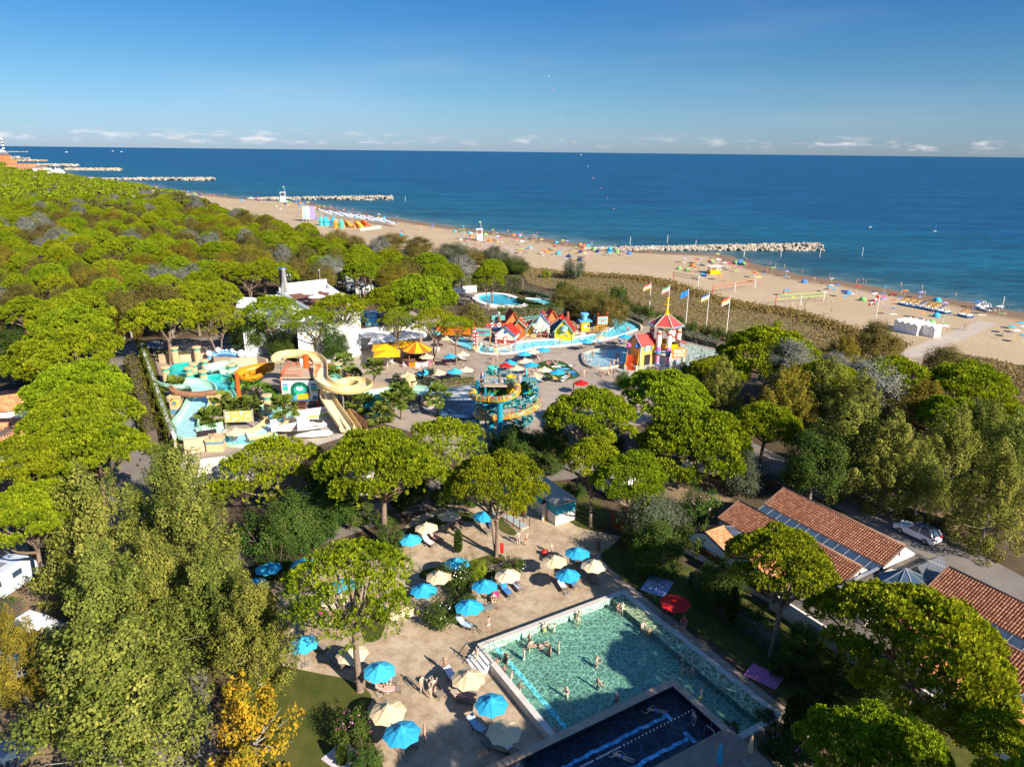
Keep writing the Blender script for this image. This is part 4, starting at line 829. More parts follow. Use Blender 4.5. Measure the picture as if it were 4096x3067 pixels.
B_ = [(985,1255,85,None,'green flowering shrub in the middle of the terrace bed',1.1,'w'),(950,1330,85,None,'white-flowered rose bush at the rounded bed by the loungers',.9,'w'),(1000,1290,60,None,'small shrub between two turquoise parasols on the terrace',.9,None),(1030,1232,50,'l','lime green young tree on the terrace bed',1.4,None),(1110,1222,55,None,'white-flowered shrub behind the beige parasol',.7,'w'),(1062,1238,50,None,'low green shrub in the terrace bed',.7,'w'),
      (760,1575,90,None,'dark shrub with pink blossom at the lawn edge',1.2,'p'),(790,1640,80,None,'shrub at the lower edge of the lawn',.9,None),(845,1180,70,None,'shrub partly hiding a turquoise parasol',1.3,None),(870,1085,70,None,'dark shrub beside the service path end',1.2,None),(770,1120,80,None,'dark hedge shrub left of the stout pine trunk',.9,None),(830,1125,60,None,'dark hedge shrub right of the stout pine trunk',.8,None),(900,1065,60,None,'upright dark shrub by the bicycles',1.3,None),(960,1075,80,None,'dark shrub behind the uppermost beige parasol',.8,None),(1020,1080,60,None,'dark shrub left of the footbath',.8,None),
      (560,1180,120,None,'dark shrub below the many-stemmed pine',1.0,None),(600,1235,100,None,'dark shrub by the two hidden turquoise parasols',.9,None),(700,1150,80,None,'shrub by the bend of the service path',.9,None),(660,1175,90,None,'big shrub in front of the drooping tree',1.0,None),
      (1400,1180,110,None,'dark shrub at the gate corner',1.0,None),(1440,1140,100,'s','grey-green shrub by the camping pitch',1.0,None),(1510,1105,90,None,'white oleander by the pool house corner',1.0,'w'),(1500,1175,80,None,'dark shrub below the pool house gable',1.2,None),(1395,1225,50,None,'dark shrub on the right lawn',1.0,None),(1625,1335,70,None,'dark shrub beside the pool house wall vent',1.0,None),(1690,1440,60,None,'dark shrub on the garden slope',1.0,None),(1830,1550,85,None,'dark flowering shrub by the garden path',.9,'w'),(1775,1505,60,None,'dark shrub near the cypress',.9,None),(1960,1600,110,None,'shrub between the two lower right pines',.8,None),(1905,1455,80,None,'shrub under the very large pine',.9,None),
      (1668,1605,70,None,'dark shrub beside the closed beige parasol',.9,'p'),(1720,1640,110,None,'pink-flowered shrub at the lower edge',.8,'p'),(1580,1565,42,None,'pink geranium shrub in a planter at the pool corner',.9,'p'),(1655,1545,50,None,'dark shrub below the cypress',.9,None),(1700,1585,60,None,'shrub between cypress and closed parasol',.9,None),
      (1335,640,40,None,'round bright bush at the dune fence',1.0,'x'),(1180,595,22,'l','small round bright bush on the dune',1.0,None),(1680,702,22,'l','round bright green bush on the meadow',1.0,None),(1240,596,50,'s','grey-green tamarisk on the dune edge',1.2,None),
      (1500,830,90,None,'dark flowering bush at the splash pool edge',1.0,'p'),(1530,870,90,None,'dark bush between pine and splash pool',1.1,None),(1350,830,50,None,'bush behind the round pine',1.0,None),(1440,910,80,'s','silvery bush between two pines',1.0,None),(1320,965,60,None,'bush between the two pines by the cabin',1.0,None),
      (1090,975,90,None,'dark hedge bush below the tube slides',.9,None),(1190,1010,60,None,'dark bush by the turquoise cabin',.9,None),(1240,1060,50,None,'dark bush behind the turquoise cabin',.9,None),(1330,1060,50,None,'cypress-like bush beside the white tent',1.3,None)]
for i,(u,v,w,mk,lb,h,fl) in enumerate(B_):
 r = bush_px(u,v,w,lb,{'l': mat_lime,'s': mat_olivet}.get(mk),h=h)
 if fl in ('w','p'): s = r.children[0].scale[0]*1.7; flowers(r,s*.95,s*.8*h,46,mat_wflower if fl == 'w' else mat_pflower,i)
def hedge(name,pts,w,h,label,mat=None,leaf=.22,dens=26,cat='hedge',base=0.0,bulge=.25):
 rng = np.random.default_rng(abs(hash(label)) % 9999 if False else len(label)*37 + int(abs(pts[0][0])*10)); p0 = Vector(pts[0]); Cs,Ns = [],[]; core = MB()
 root = empty(name,(p0.x,p0.y,base),0,label,cat)
 for i in range(len(pts) - 1):
  a,b = Vector(pts[i]),Vector(pts[i + 1]); d = Vector((b.x - a.x,b.y - a.y,0)); ln = d.length; d.normalize(); nn = Vector((-d.y,d.x,0)); ext = w*.5
  core.prism([a - p0 + nn*(w*.36),b - p0 + nn*(w*.36),b - p0 - nn*(w*.36),a - p0 - nn*(w*.36)],0,h*.9)
  area = ln*(2*h + w); n = int(area*dens); s = rng.uniform(0,ln,n); q = rng.uniform(0,2*h + w,n)
  lat = np.where(q < h,w/2,np.where(q < h + w,w/2 - (q - h),-w/2)); hh = np.where(q < h,q,np.where(q < h + w,h,2*h + w - q)); bl = bulge*np.sin(s*.9 + lat)*.5 + rng.normal(0,.10,n)
  nrm = np.where((q < h)[:,None],np.array([nn.x,nn.y,.25]),np.where((q < h + w)[:,None],np.array([0,0,1.0]),np.array([-nn.x,-nn.y,.25])))
  base_ = np.array([a.x - p0.x,a.y - p0.y,0]) + s[:,None]*np.array(d) + lat[:,None]*np.array(nn) + np.array([0,0,1])*hh[:,None]
  Cs.append(base_ + nrm*bl[:,None]); Ns.append(unit(nrm + rng.normal(size=(n,3))*.5))
 C,Nn = np.concatenate(Cs),np.concatenate(Ns); v,f = leaves(C,Nn,leaf,rng); t = np.clip(np.repeat(rng.normal(.5,.22,len(C)),6),0,1)
 link('foliage',np_mesh('hedge_foliage',v,f,t),root,mat=mat or mat_green); core.build('branches',mat_bark_dark,root); return root
zq = crop(1500,1100,.6289)
mat_hedge = leaf_mat('clipped_hedge',[(.045,.095,.012),(.085,.15,.018),(.15,.21,.03)],.25,.01,.05)
mat_vine = leaf_mat('creeper_leaves',[(.06,.10,.010),(.15,.19,.018),(.27,.28,.035)],.3,.01,.05)
mat_lav = leaf_mat('lavender_shrubs',[(.06,.085,.05),(.12,.15,.09),(.21,.24,.16)],.2,.01,.05)
hedge('hedge',[zq(340,118),zq(620,90),zq(940,60 + 60)],2.0,5.0,'tall clipped green hedge behind the upper blue pool',mat_hedge,.34,10)
hedge('hedge',[zp3(640,300),zp3(760,300),zp3(900,300),zp3(1080,290),zp3(1200,285)],3.4,3.6,'ivy-covered bank behind the fishing village',mat_hedge,.3,14,bulge=.8)
hedge('hedge',[zp3(820,130),zp3(950,170),zp3(1080,215),zp3(1180,265)],1.6,1.5,'low trailing hedge between the upper pool and the river',mat_hedge,.26,14)
hedge('hedge',[zp3(880,60),zp3(1000,85),zp3(1120,118)],2.5,1.6,'grey-green border shrubs beside the river start',mat_lav,.3,14)
hedge('hedge',[zp3(1680,240),zp3(1760,265),zp3(1880,300),zp3(1960,340)],3.0,1.4,'grey-green shrub border left of the castle roof',mat_lav,.3,14,bulge=.6)
hedge('hedge',[zcs(1290,860),zcs(1500,930),zcs(1750,1000),zcs(2080,1085)],4.0,1.2,'pale lavender border behind the splash pool',mat_lav,.3,14,bulge=.6)
hedge('hedge',[zl1(1230,460),zl1(1290,640),zl1(1350,840),zl1(1430,1080),zl1(1500,1290)],1.0,2.4,'yellow-green creeper hanging on the inner side of the boundary wall',mat_vine,.24,26,base=.3,bulge=.4)
hedge('hedge',[zl1(1150,600),zl1(1200,800),zl1(1260,1000),zl1(1330,1280)],1.8,2.8,'dark shrubs on the roadside of the boundary wall',mat_olive,.3,18,bulge=.8)
hedge('hedge',[zl1(1360,500),zl1(1620,510)],1.6,1.3,'leafy hedge beside the slide park entrance',mat_vine,.24,26)
hedge('hedge',[zp3(40,890),zp3(180,870),zp3(300,850),zp3(430,835)],1.6,.9,'mixed green border along the plunge pool edge',mat_vine,.24,24,bulge=.5)
hedge('hedge',[zl2(-40,470),zl2(130,480)],2.0,1.2,'clipped green hedge beside the camper at the left edge',mat_hedge,.16,50)
hedge('hedge',[zp3(760,1430),zp3(900,1450),zp3(1060,1440),zp3(1180,1380)],1.4,2.0,'dark hedge along the wall under the tube slides',mat_green,.22,24)
hedge('hedge',[zd4(1480,60),zd4(1700,260),zd4(1900,420),zd4(2150,620),zr3(700,1060)],1.3,1.6,'dark garden hedge with gravel strip between lawn and pool house',mat_green,.2,24,bulge=.5)
hedge('hedge',[O(1650,1045),O(1720,1075)],2.0,1.4,'dark clipped hedge behind the pool house roof',mat_green,.2,20)
hedge('hedge',[zr2(840,590),zr2(1330,740)],1.2,1.3,'dark clipped hedge behind the white car',mat_green,.2,24)
# windswept row of little trees along the dune fence
for i,(u,v,w) in enumerate([(1372,668,34),(1400,676,34),(1428,690,34),(1462,694,34),(1495,705,30),(1525,714,32),(1552,722,34),(1580,728,32),(1608,734,36),(1635,744,30),(1655,748,32),(1300,648,34),(1270,640,30),(1240,632,28),(1345,655,36),(1215,620,30)]):
 bush_px(u,v,w,'dark windswept small tree along the dune fence, %s from the hedge corner' % ['tenth','eleventh','twelfth','thirteenth','fourteenth','fifteenth','sixteenth','seventeenth','eighteenth','nineteenth','twentieth','sixth','fifth','fourth','eighth','second'][i],name='small_tree',h=1.0,z=1.3)
def fan_palm_meshes(seed,n=26,r=1.25):
 rng = random.Random(seed); mb = MB(); pet = MB()
 for i in range(n):
  a = i*2.4 + rng.uniform(-.3,.3); el = rng.uniform(-.55,1.25); d = Vector((math.cos(a)*math.cos(el),math.sin(a)*math.cos(el),math.sin(el))); L1 = r*rng.uniform(.5,.75); c = d*L1; pet.tube([Vector((0,0,-.1)),c],.018,4,False)
  s = d.cross(Vector((0,0,1))).normalized(); u_ = s.cross(d).normalized(); nb = 9
  for k in range(nb):
   t = (k/(nb - 1) - .5)*2.5; e = (d*math.cos(t) + s*math.sin(t)); tip = c + e*r*.62*(1 - .18*abs(t)) + Vector((0,0,-.16*r)) ; m_ = c + e*r*.36 + u_*.02; w = (s*math.cos(t) - d*math.sin(t))*.085*r
   mb.add([c,m_ - w,tip,m_ + w],[(0,1,2),(0,2,3)])
 me = mb.mesh('palm_fronds'); nt = len(me.vertices); at = me.attributes.new('tint','FLOAT','POINT')
 for i in range(0,nt,4):
  t = min(1,max(0,rng.gauss(.5,.2)))
  for j in range(4): at.data[i + j].value = t
 tk = MB(); tk.lathe([(.26,-.1),(.22,.2),(.20,.6),(.23,.8),(.26,.95),(.16,1.05)],n=9); return me,tk.mesh('palm_trunk',True),pet.mesh('palm_stalks')
mat_palm = leaf_mat('palm_leaves',[(.07,.12,.016),(.15,.20,.03),(.28,.31,.07)],.25,.015,.15); PALM = [fan_palm_meshes(i) for i in (1,2,3)]
def palm(p,h,r,label,mat=None):
 f,t,s = PALM[RND.randrange(3)]; root = empty('fan_palm',(p[0],p[1],0),RND.uniform(0,6),label,'palm tree','fan palms of the slide park'); link('fronds',f,root,(0,0,h),0,mat or mat_palm,r/.95); link('trunk',t,root,(0,0,0),0,mat_bark,(1,1,h)); link('stalks',s,root,(0,0,h),0,mat_lime,r/.95)
for (p,h,r,lb) in [(zp1(300,650),1.6,1.5,'fan palm behind the driftwood arch'),(zp1(690,1000),1.2,1.7,'low fan palm left of the painted map board'),(zp1(830,830),1.4,1.6,'fan palm right of the driftwood arch'),(zp1(960,870),1.2,1.5,'fan palm above the painted map board'),(zp1(1090,860),1.3,1.6,'fan palm between the map board and the round pillar'),(zp1(1500,1000),3.2,1.6,'tall fan palm with shaggy trunk beside the orange tower'),
                       (zp1(640,960),.9,1.3,'low fan palm beside the mint slide curve'),(zp2(1062,985),2.2,1.5,'fan palm on the paving by the tower stairs'),(zp2(930,1060),1.6,1.4,'fan palm behind the cream slide bend'),(zp2(1325,1110),3.6,1.5,'tall fan palm in front of the bar terrace'),(zp2(1150,1040),.8,1.2,'low fan palm beside the orange mast'),(zp2(1790,1080),1.0,1.5,'blue-grey fan palm by the stone hand'),(zp2(1480,1400),3.0,1.6,'fan palm in front of the turquoise basin'),(zp2(1560,1380),4.0,1.6,'taller fan palm beside the turquoise basin'),(zp2(1880,1350),3.2,1.5,'fan palm at the dolphin rock'),(zp2(1210,1330),1.4,1.7,'fan palm beside the brown slide fence'),(zp2(1380,1420),1.2,1.6,'low fan palm below the turquoise basin'),(zp2(1690,1070),.6,1.0,'small blue-grey palm at the plunge pool edge'),(zp2(1530,1070),.6,1.0,'small blue-grey palm left of the stone hand')]:
 palm(p,h,r,lb,mat_lav if 'blue-grey' in lb else None)
def banana_mesh(seed):
 rng = random.Random(seed); mb = MB(); tk = MB(); ts = []
 for s in range(3):
  bx,by = rng.uniform(-.5,.5),rng.uniform(-.5,.5); h = rng.uniform(1.2,2.2); tk.tube([(bx,by,-.1),(bx,by,h)],[.12,.07],6)
  for i in range(7):
   a = i*.9 + rng.uniform(-.3,.3) + s; el = rng.uniform(.4,1.3); ln = rng.uniform(1.2,1.9); d = Vector((math.cos(a),math.sin(a),0)); sd = Vector((-d.y,d.x,0)); pts = []
   for k in range(6): t = k/5; pts.append(Vector((bx,by,h)) + d*(ln*t*math.cos(el*(1 - .3*t))) + Vector((0,0,ln*(math.sin(el)*t - .75*t*t))))
   wd = [.03,.17,.24,.24,.18,.03]; n0 = len(mb.v); vs = []
   for k in range(6): vs += [pts[k] - sd*wd[k] + Vector((0,0,.06)),pts[k],pts[k] + sd*wd[k] + Vector((0,0,.06))]
   fs = []
   for k in range(5): fs += [(k*3,k*3 + 1,k*3 + 4,k*3 + 3),(k*3 + 1,k*3 + 2,k*3 + 5,k*3 + 4)]
   mb.add(vs,fs); ts += [min(1,max(0,rng.gauss(.5,.25)))]*18
 me = mb.mesh('banana_leaves'); a = me.attributes.new('tint','FLOAT','POINT'); a.data.foreach_set('value',ts); return me,tk.mesh('banana_stems',True)
mat_banana = leaf_mat('banana_leaf',[(.045,.11,.012),(.09,.20,.02),(.18,.31,.04)],.35,.01,.1); BAN = [banana_mesh(i) for i in (4,5)]
for (p,s,lb) in [(zp1(1270,690),1.25,'big banana plant beside the orange tower'),(zp1(1060,640),1.0,'banana plant behind the orange mast'),(zp1(1380,720),1.0,'banana plant at the foot of the orange tower'),(zp1(930,560),.9,'banana plant by the upper turquoise pool'),(zp1(2120,720),1.1,'banana plant under the cream slide spiral'),(zp2(1110,1230),1.3,'large banana clump below the cream slide spiral'),(zp2(1500,1190),1.0,'banana plant above the turquoise basin'),(zp2(1620,1260),1.1,'banana plant beside the dolphin rock'),(zp1(1180,640),1.1,'banana plant between mast and tower')]:
 f,t = BAN[RND.randrange(2)]; root = empty('banana_plant',p,RND.uniform(0,6),lb,'banana plant','banana plants of the slide park'); link('leaves',f,root,(0,0,0),0,mat_banana,s); link('stems',t,root,(0,0,0),0,paint((.25,.22,.08),.8),s)
def cypress(p,h,r,label):
 rng = np.random.default_rng(int(h*100)); n = int(700*h/3); z = rng.uniform(.02,1,n) ** .9; a = rng.uniform(0,6.28,n); rr = r*(np.sin(np.clip(z*1.05 + .08,0,1)*3.1416) ** .55)*rng.uniform(.75,1.08,n)
 C = np.stack([rr*np.cos(a),rr*np.sin(a),z*h],1); A = unit(np.stack([np.cos(a)*.35,np.sin(a)*.35,np.ones(n)],1)); v,f,k = tufts(C,A,.24,rng,3,.5,.5)
 root = empty('cypress',(p[0],p[1],0),0,label,'cypress','slender cypresses'); link('foliage',np_mesh('cypress_foliage',v,f,np.repeat(np.tile(rng.uniform(.2,.9,n),k),3)),root,mat=mat_green); mb = MB(); mb.tube([(0,0,-.1),(0,0,h*.9)],[.09,.02],6); mb.build('trunk',mat_bark_dark,root)
for (p,h,r,lb) in [(zd2(572,640),2.9,.33,'slim cypress behind a turquoise parasol on the upper terrace'),(zd3(862,225),3.4,.45,'cypress on the small lawn beside the forked pine'),(zk(835,480),5.0,.55,'tall cypress at the pool corner garden'),(zk(870,470),4.6,.5,'second cypress touching the tall pool corner cypress'),(zd4(1745,330),4.2,.35,'dark thin cypress beside the garden hedge near the red parasol'),(zr3(10,300),3.0,.3,'dark thin cypress farther along the garden hedge'),(zd3(595,1460),1.8,.25,'small cypress beside the picnic blanket on the lawn')]: cypress(p,h,r,lb)
# dry dune grass
rng = np.random.default_rng(3); pts = []
for poly,cnt_ in ((MEADOW,9000),(MEADOW2,2500)):
 xs_ = [p.x for p in poly]; ys_ = [p.y for p in poly]; k = 0
 while k < cnt_:
  x,y = rng.uniform(min(xs_),max(xs_)),rng.uniform(min(ys_),max(ys_))
  if inside((x,y),poly): pts.append((x,y)); k += 1
pts = np.array(pts); dn = np.sin(pts[:,0]*.15)*np.sin(pts[:,1]*.11); n = len(pts); C = np.stack([pts[:,0],pts[:,1],np.full(n,.03)],1); v,f,k = tufts(C,unit(rng.normal(size=(n,3))*.25 + np.array([0,0,1])),rng.uniform(.22,.5,n)*(1 + .3*dn),rng,4,.5,.5)
mat_dryg = leaf_mat('dry_grass',[(.17,.125,.05),(.29,.215,.09),(.42,.325,.155)],.2,0,0); tag(link('dune_grass',np_mesh('dune_grass',v,f,np.clip(np.repeat(np.tile(rng.normal(.5,.25,n),k),3),0,1)),mat=mat_dryg),'dry brown grass covering the dune meadow',None,None,'stuff')
# scrub ridge between meadow and sand
rid = smooth_line([O(u,v) for u,v in [(1240,592),(1300,594),(1385,600),(1440,610),(1500,628),(1570,650),(1640,664),(1700,672),(1770,692),(1840,714),(1920,738)]],12); C,T = [],[]
for p in rid:
 for _ in range(34):
  C.append((p.x + rng.normal(0,2.2) - 1.5,p.y + rng.normal(0,1.8) - 2.5,rng.uniform(.0,.6))); T.append(rng.normal(.4,.2))
C = np.array(C); n = len(C); v,f,k = tufts(C,unit(rng.normal(size=(n,3))*.4 + np.array([0,0,.9])),rng.uniform(.35,.65,n),rng,4,.7,.6)
tag(link('dune_scrub',np_mesh('dune_scrub',v,f,np.clip(np.repeat(np.tile(np.array(T),k),3),0,1)),mat=leaf_mat('scrub_leaves',[(.15,.125,.04),(.28,.20,.07),(.42,.29,.11)],.2,0,0)),'brown scrub growing along the dune ridge',None,None,'stuff')

# ================================================================== BUILDINGS
def hash2(i,j): return ((i*73856093) ^ (j*19349663)) % 1000/1000.0
mat_tile = [None]*4
for i,c in enumerate([(.34,.135,.070),(.40,.165,.085),(.29,.115,.062),(.44,.20,.105)]): mat_tile[i] = paint(c,.85,.22,5)
mat_tile_or = [paint(c,.8,.18,5) for c in [(.52,.20,.085),(.58,.24,.105),(.46,.17,.075),(.55,.26,.13)]]
def tile_mesh(w,l):
 """one barrel tile lying along +Y (up the slope), curved across X"""
 mb = MB(); n = 4; vs = []
 for (y,r,z) in ((0,w*.52,.02),(l*1.06,w*.44,0)):
  for k in range(n + 1): t = math.pi*k/n; vs.append((-r*math.cos(t),y,z + r*.62*math.sin(t)))
 fs = [(k,k + 1,n + 2 + k,n + 1 + k) for k in range(n)] + [tuple(range(n + 1))[::-1]]
 mb.add(vs,fs); return mb
def tiled_slope(parent,e0,e1,r1,r0,mats,cw=.25,rl=.36,single=0,under=None):
 """covers the slope eave e0->e1, ridge r0->r1 with barrel tiles in the parent's space; the first `single` tiles (nearest e1) are parts of their own"""
 e0,e1,r0,r1 = map(Vector,(e0,e1,r0,r1)); L_ = max((e1 - e0).length,(r1 - r0).length); Hh = ((r0 + r1)/2 - (e0 + e1)/2).length
 nc,nr = max(2,int(L_/cw)),max(2,int(Hh/rl)); N_ = (e1 - e0).cross(r0 - e0).normalized()
 if N_.z < 0: N_ = -N_
 mb = MB(); mb.add([e0,e1,r1,r0],[(0,1,2,3)]); mb.add([p - N_*.12 for p in (e0,e1,r1,r0)],[(3,2,1,0)]); mb.build('roof_deck',under or mat_bark_dark,parent)
 w0 = L_/nc; l0 = Hh/nr; tm = tile_mesh(w0,l0); me = None; joined = [MB() for _ in mats]; out = 0
 for c in range(nc - 1,-1,-1):
  for r in range(nr):
   a,b = (c + .5)/nc,r/nr; base = (e0.lerp(e1,a)).lerp(r0.lerp(r1,a),b); up = ((r0.lerp(r1,a)) - (e0.lerp(e1,a))).normalized(); sd = up.cross(N_).normalized()
   # keep tiles inside a narrowing (hipped) slope
   M4 = Matrix((sd,up,N_)).transposed().to_4x4(); jit = (hash2(c,r) - .5)*.012; M4.translation = base + N_*(.012 + jit); k = int(hash2(c*7 + 3,r*13 + 1)*len(mats)) % len(mats)
   if out < single:
    if me is None: me = tm.mesh('tile',True)
    o = link('tile',me,parent,mat=mats[k]); o.matrix_local = M4; out += 1
   else: joined[k].add([M4 @ Vector(v) for v in tm.v],tm.f)
 for k,j in enumerate(joined):
  if j.v: tag(j.build('tile_field',mats[k],parent,smooth=True),kind='stuff')
 return out
mat_wall = paint('#ddd6cb',.8,.06,1.2,bmp=.05); mat_wall_w = paint('#f1efec',.7,.04,1.0); mat_dark = paint('#2b2624',.6); mat_ridge = paint((.30,.17,.11),.9,.3,4); mat_metal = paint((.42,.44,.45),.4,.1,3,metal=.6); mat_glass = paint((.045,.075,.12),.08,.25,.7,spec=.7)
mat_slat = paint('#6b4322',.7,.25,8); mat_flat = ground_material('weathered_flat_roof',[(.3,(.10,.085,.07)),(.7,(.20,.17,.14))],.8,fine=8,fine_amt=.4)
BO = Vector((28,70.5,0)); _b = rad(-59.5); BS = Vector((math.cos(_b),math.sin(_b),0)); BT = Vector((-BS.y,BS.x,0))
def bl(s,t,z=0.0): return Vector((s,t,z))          # local frame of the pool house
def house_root(name,label): o = empty(name,BO,_b,label,'building'); return o
def long_roof(root,s0,s1,single):
 """two parallel gabled ranges with a glazed strip between them"""
 k = tiled_slope(root,(s0,0,3.3),(s1,0,3.3),(s1,3.0,4.6),(s0,3.0,4.6),mat_tile,single=single)
 k += tiled_slope(root,(s0 - 1.1,-5.8,2.6),(s1 - .4,-5.8,2.6),(s1 - .4,-2.8,3.9),(s0 - 1.1,-2.8,3.9),mat_tile,single=max(0,290 - k) if single else 0)
 for (a,b,c,d) in (((s0,3.02,4.6),(s1,3.02,4.6),(s1,5.0,3.3),(s0,5.0,3.3)),((s0 - 1.1,-2.78,3.9),(s1 - .4,-2.78,3.9),(s1 - .4,-1.35,3.1),(s0 - 1.1,-1.35,3.1))):
  mb = MB(); mb.add([a,b,c,d],[(0,1,2,3)]); mb.add([Vector(x) - Vector((0,0,.1)) for x in (a,b,c,d)],[(3,2,1,0)]); mb.build('back_slope',mat_ridge,root)
 mb = MB(); mb.tube([(s0,3.0,4.64),(s1,3.0,4.64)],.12,8); mb.build('ridge_cap',mat_ridge,root,smooth=True)
 mb = MB(); mb.tube([(s0 - 1.1,-2.8,3.94),(s1 - .4,-2.8,3.94)],.12,8); mb.build('ridge_cap',mat_ridge,root,smooth=True)
 for s in (s0,s1):   # gable walls
  e = .02 if s == s1 else -.02
  mb = MB(); mb.add([(s + e,.05,3.25),(s + e,4.95,3.25),(s + e,3.0,4.52),(s + e,.05,0),(s + e,4.95,0)],[(0,1,2),(3,4,1,0)]); mb.build('gable_wall',mat_wall_w,root)
  s2 = s - (.4 if s == s1 else 1.1) + e; mb = MB(); mb.add([(s2,-5.7,2.58),(s2,-1.4,3.05),(s2,-2.8,3.82),(s2,-5.7,0),(s2,-1.4,0)],[(0,1,2),(3,4,1,0)]); mb.build('gable_wall',mat_wall_w,root)
  mb = MB(); mb.beam((s + e*3,.0,3.34),(s + e*3,3.0,4.66),.16,.14); mb.beam((s2 + e*3,-5.8,2.64),(s2 + e*3,-2.8,3.96),.16,.14); mb.build('verge',mat_ridge,root)
 for (t,z) in ((2.3,3.9),(-3.0,3.3)):
  mb = MB(); mb.tube([(s1 + (.03 if t > 0 else -.37),t,z),(s1 + (.05 if t > 0 else -.35),t,z)],.17,12); mb.build('round_vent',mat_dark,root)
 n = max(4,int((s1 - s0)/1.15)); w = (s1 - s0)/n
 for i in range(n):
  a,b = s0 + i*w + .04,s0 + (i + 1)*w - .04; mb = MB(); mb.add([(a,-1.2,2.86),(b,-1.2,2.86),(b,-.06,3.27),(a,-.06,3.27)],[(0,1,2,3)]); mb.build('pane',mat_glass,root)
  mb = MB(); mb.beam((a - .04,-1.22,2.87),(a - .04,-.04,3.29),.07,.06); mb.build('glazing_bar',mat_metal,root)
 mb = MB(); mb.beam((s0,-1.24,2.84),(s1,-1.24,2.84),.10,.12); mb.beam((s0,-.03,3.30),(s1,-.03,3.30),.08,.08); mb.build('glazing_frame',mat_metal,root)
 mb = MB(); mb.box(((s0 + s1)/2,-1.30,1.4),(s1 - s0,.1,2.8)); mb.build('gutter_wall',mat_wall_w,root)
 mb = MB(); mb.box(((s0 + s1)/2 - .7,-5.6,1.25),(s1 - s0 + .6,.15,2.5)); mb.build('front_wall',mat_wall,root)
 mb = MB(); mb.box(((s0 + s1)/2,4.9,1.6),(s1 - s0 - .1,.15,3.2)); mb.build('back_wall',mat_wall,root)
def cross_gable(root,sr,zr=3.35,single=0):
 """small gabled wing towards the lawn"""
 sl,sq,t0,t1 = sr - 2.4,sr + 2.9,-10.3,-7.6
 tiled_slope(root,(sq,t0 + .5,2.1),(sq,t1,2.1),(sr,t1,zr),(sr,t0,zr),mat_tile_or,single=single)  # sunlit slope, its light painted in with brighter orange tiles
 tiled_slope(root,(sl,t1,2.35),(sl,t0 - .4,2.35),(sr,t0,zr),(sr,t1,zr),mat_tile)  # slope away from the sun, its shade painted in with darker tiles
 mb = MB(); mb.tube([(sr,t0,zr + .03),(sr,t1,zr + .03)],.12,8); mb.build('ridge_cap',mat_tile_or[1],root,smooth=True)
 mb = MB(); mb.add([(sl,t0 - .38,0),(sq,t0 + .45,0),(sq,t0 + .45,2.0),(sr,t0 + .02,zr - .08),(sl,t0 - .38,2.28)],[(0,1,2,3,4)]); mb.add([(sq - .05,t0 + .5,0),(sq - .05,t1,0),(sq - .05,t1,2.02),(sq - .05,t0 + .5,2.02)],[(0,1,2,3)]); mb.build('wing_wall',mat_wall_w,root)
 mb = MB(); mb.beam((sr,t0 - .02,zr + .06),(sq,t0 + .46,2.14),.14,.14); mb.beam((sr,t0 - .02,zr + .06),(sl,t0 - .42,2.4),.14,.14); mb.beam((sr,t1,zr + .06),(sq,t1,2.14),.12,.12); mb.build('verge',mat_dark,root)
 mb = MB(); mb.add([(sr - .2,t1 + .02,zr - .1),(sq,t1 + .02,2.2),(sq,-5.9,2.2),(sr - .2,-5.9,2.75)],[(0,1,2,3)]); mb.build('pane',mat_glass,root)
 for k in range(4): q = k/3; mb = MB(); mb.beam((sr - .2 + (sq - sr + .2)*q,t1,zr - .06 + (2.24 - zr + .06)*q),(sr - .2 + (sq - sr + .2)*q,-5.9,2.79 + (2.24 - 2.79)*q),.07,.06); mb.build('glazing_bar',mat_metal,root)
 z = .9
 for k in range(7): mb = MB(); mb.box((sr + 1.0,t0 - .25 + .1,z + .09*k),(4.2,.05,.06)); mb.build('slat',mat_slat,root)
 mb = MB(); mb.box((sr + 1.0,t0 - .08,1.62),(4.4,.28,.10)); mb.build('slat_cover',mat_dark,root)
left = house_root('pool_house','left wing of the tiled pool house with long skylight strip'); long_roof(left,0,14,290); cross_gable(left,1.3); cross_gable(left,6.9)
right = house_root('pool_house','right wing of the tiled pool house cut by the picture edge'); long_roof(right,18.2,36,200); cross_gable(right,29.2); cross_gable(right,23.4)
mid = house_root('glass_pavilion','glass and metal pavilion joining the two tiled wings')
mb = MB(); mb.prism([(14.05,-7.2),(15.2,-7.2),(15.2,5.6),(14.05,5.6)],0,3.05); mb.build('flat_roof',mat_flat,mid)
mb = MB(); mb.prism([(17.2,-5),(18.1,-5),(18.1,5.6),(17.2,5.6)],0,3.0); mb.build('flat_roof',mat_flat,mid)
ap = Vector((16.3,-.5,4.5)); ring = [Vector((16.3 + 1.9*math.cos(t),-.5 + 2.5*math.sin(t),3.25)) for t in [math.pi/8 + k*math.pi/4 for k in range(8)]]
for k in range(8):
 a,b = ring[k],ring[(k + 1) % 8]; mb = MB(); mb.add([a,b,ap],[(0,1,2)]); mb.build('pane',mat_glass,mid); mb = MB(); mb.beam(a + Vector((0,0,.04)),ap + Vector((0,0,.04)),.08,.07); mb.build('glazing_bar',mat_metal,mid)
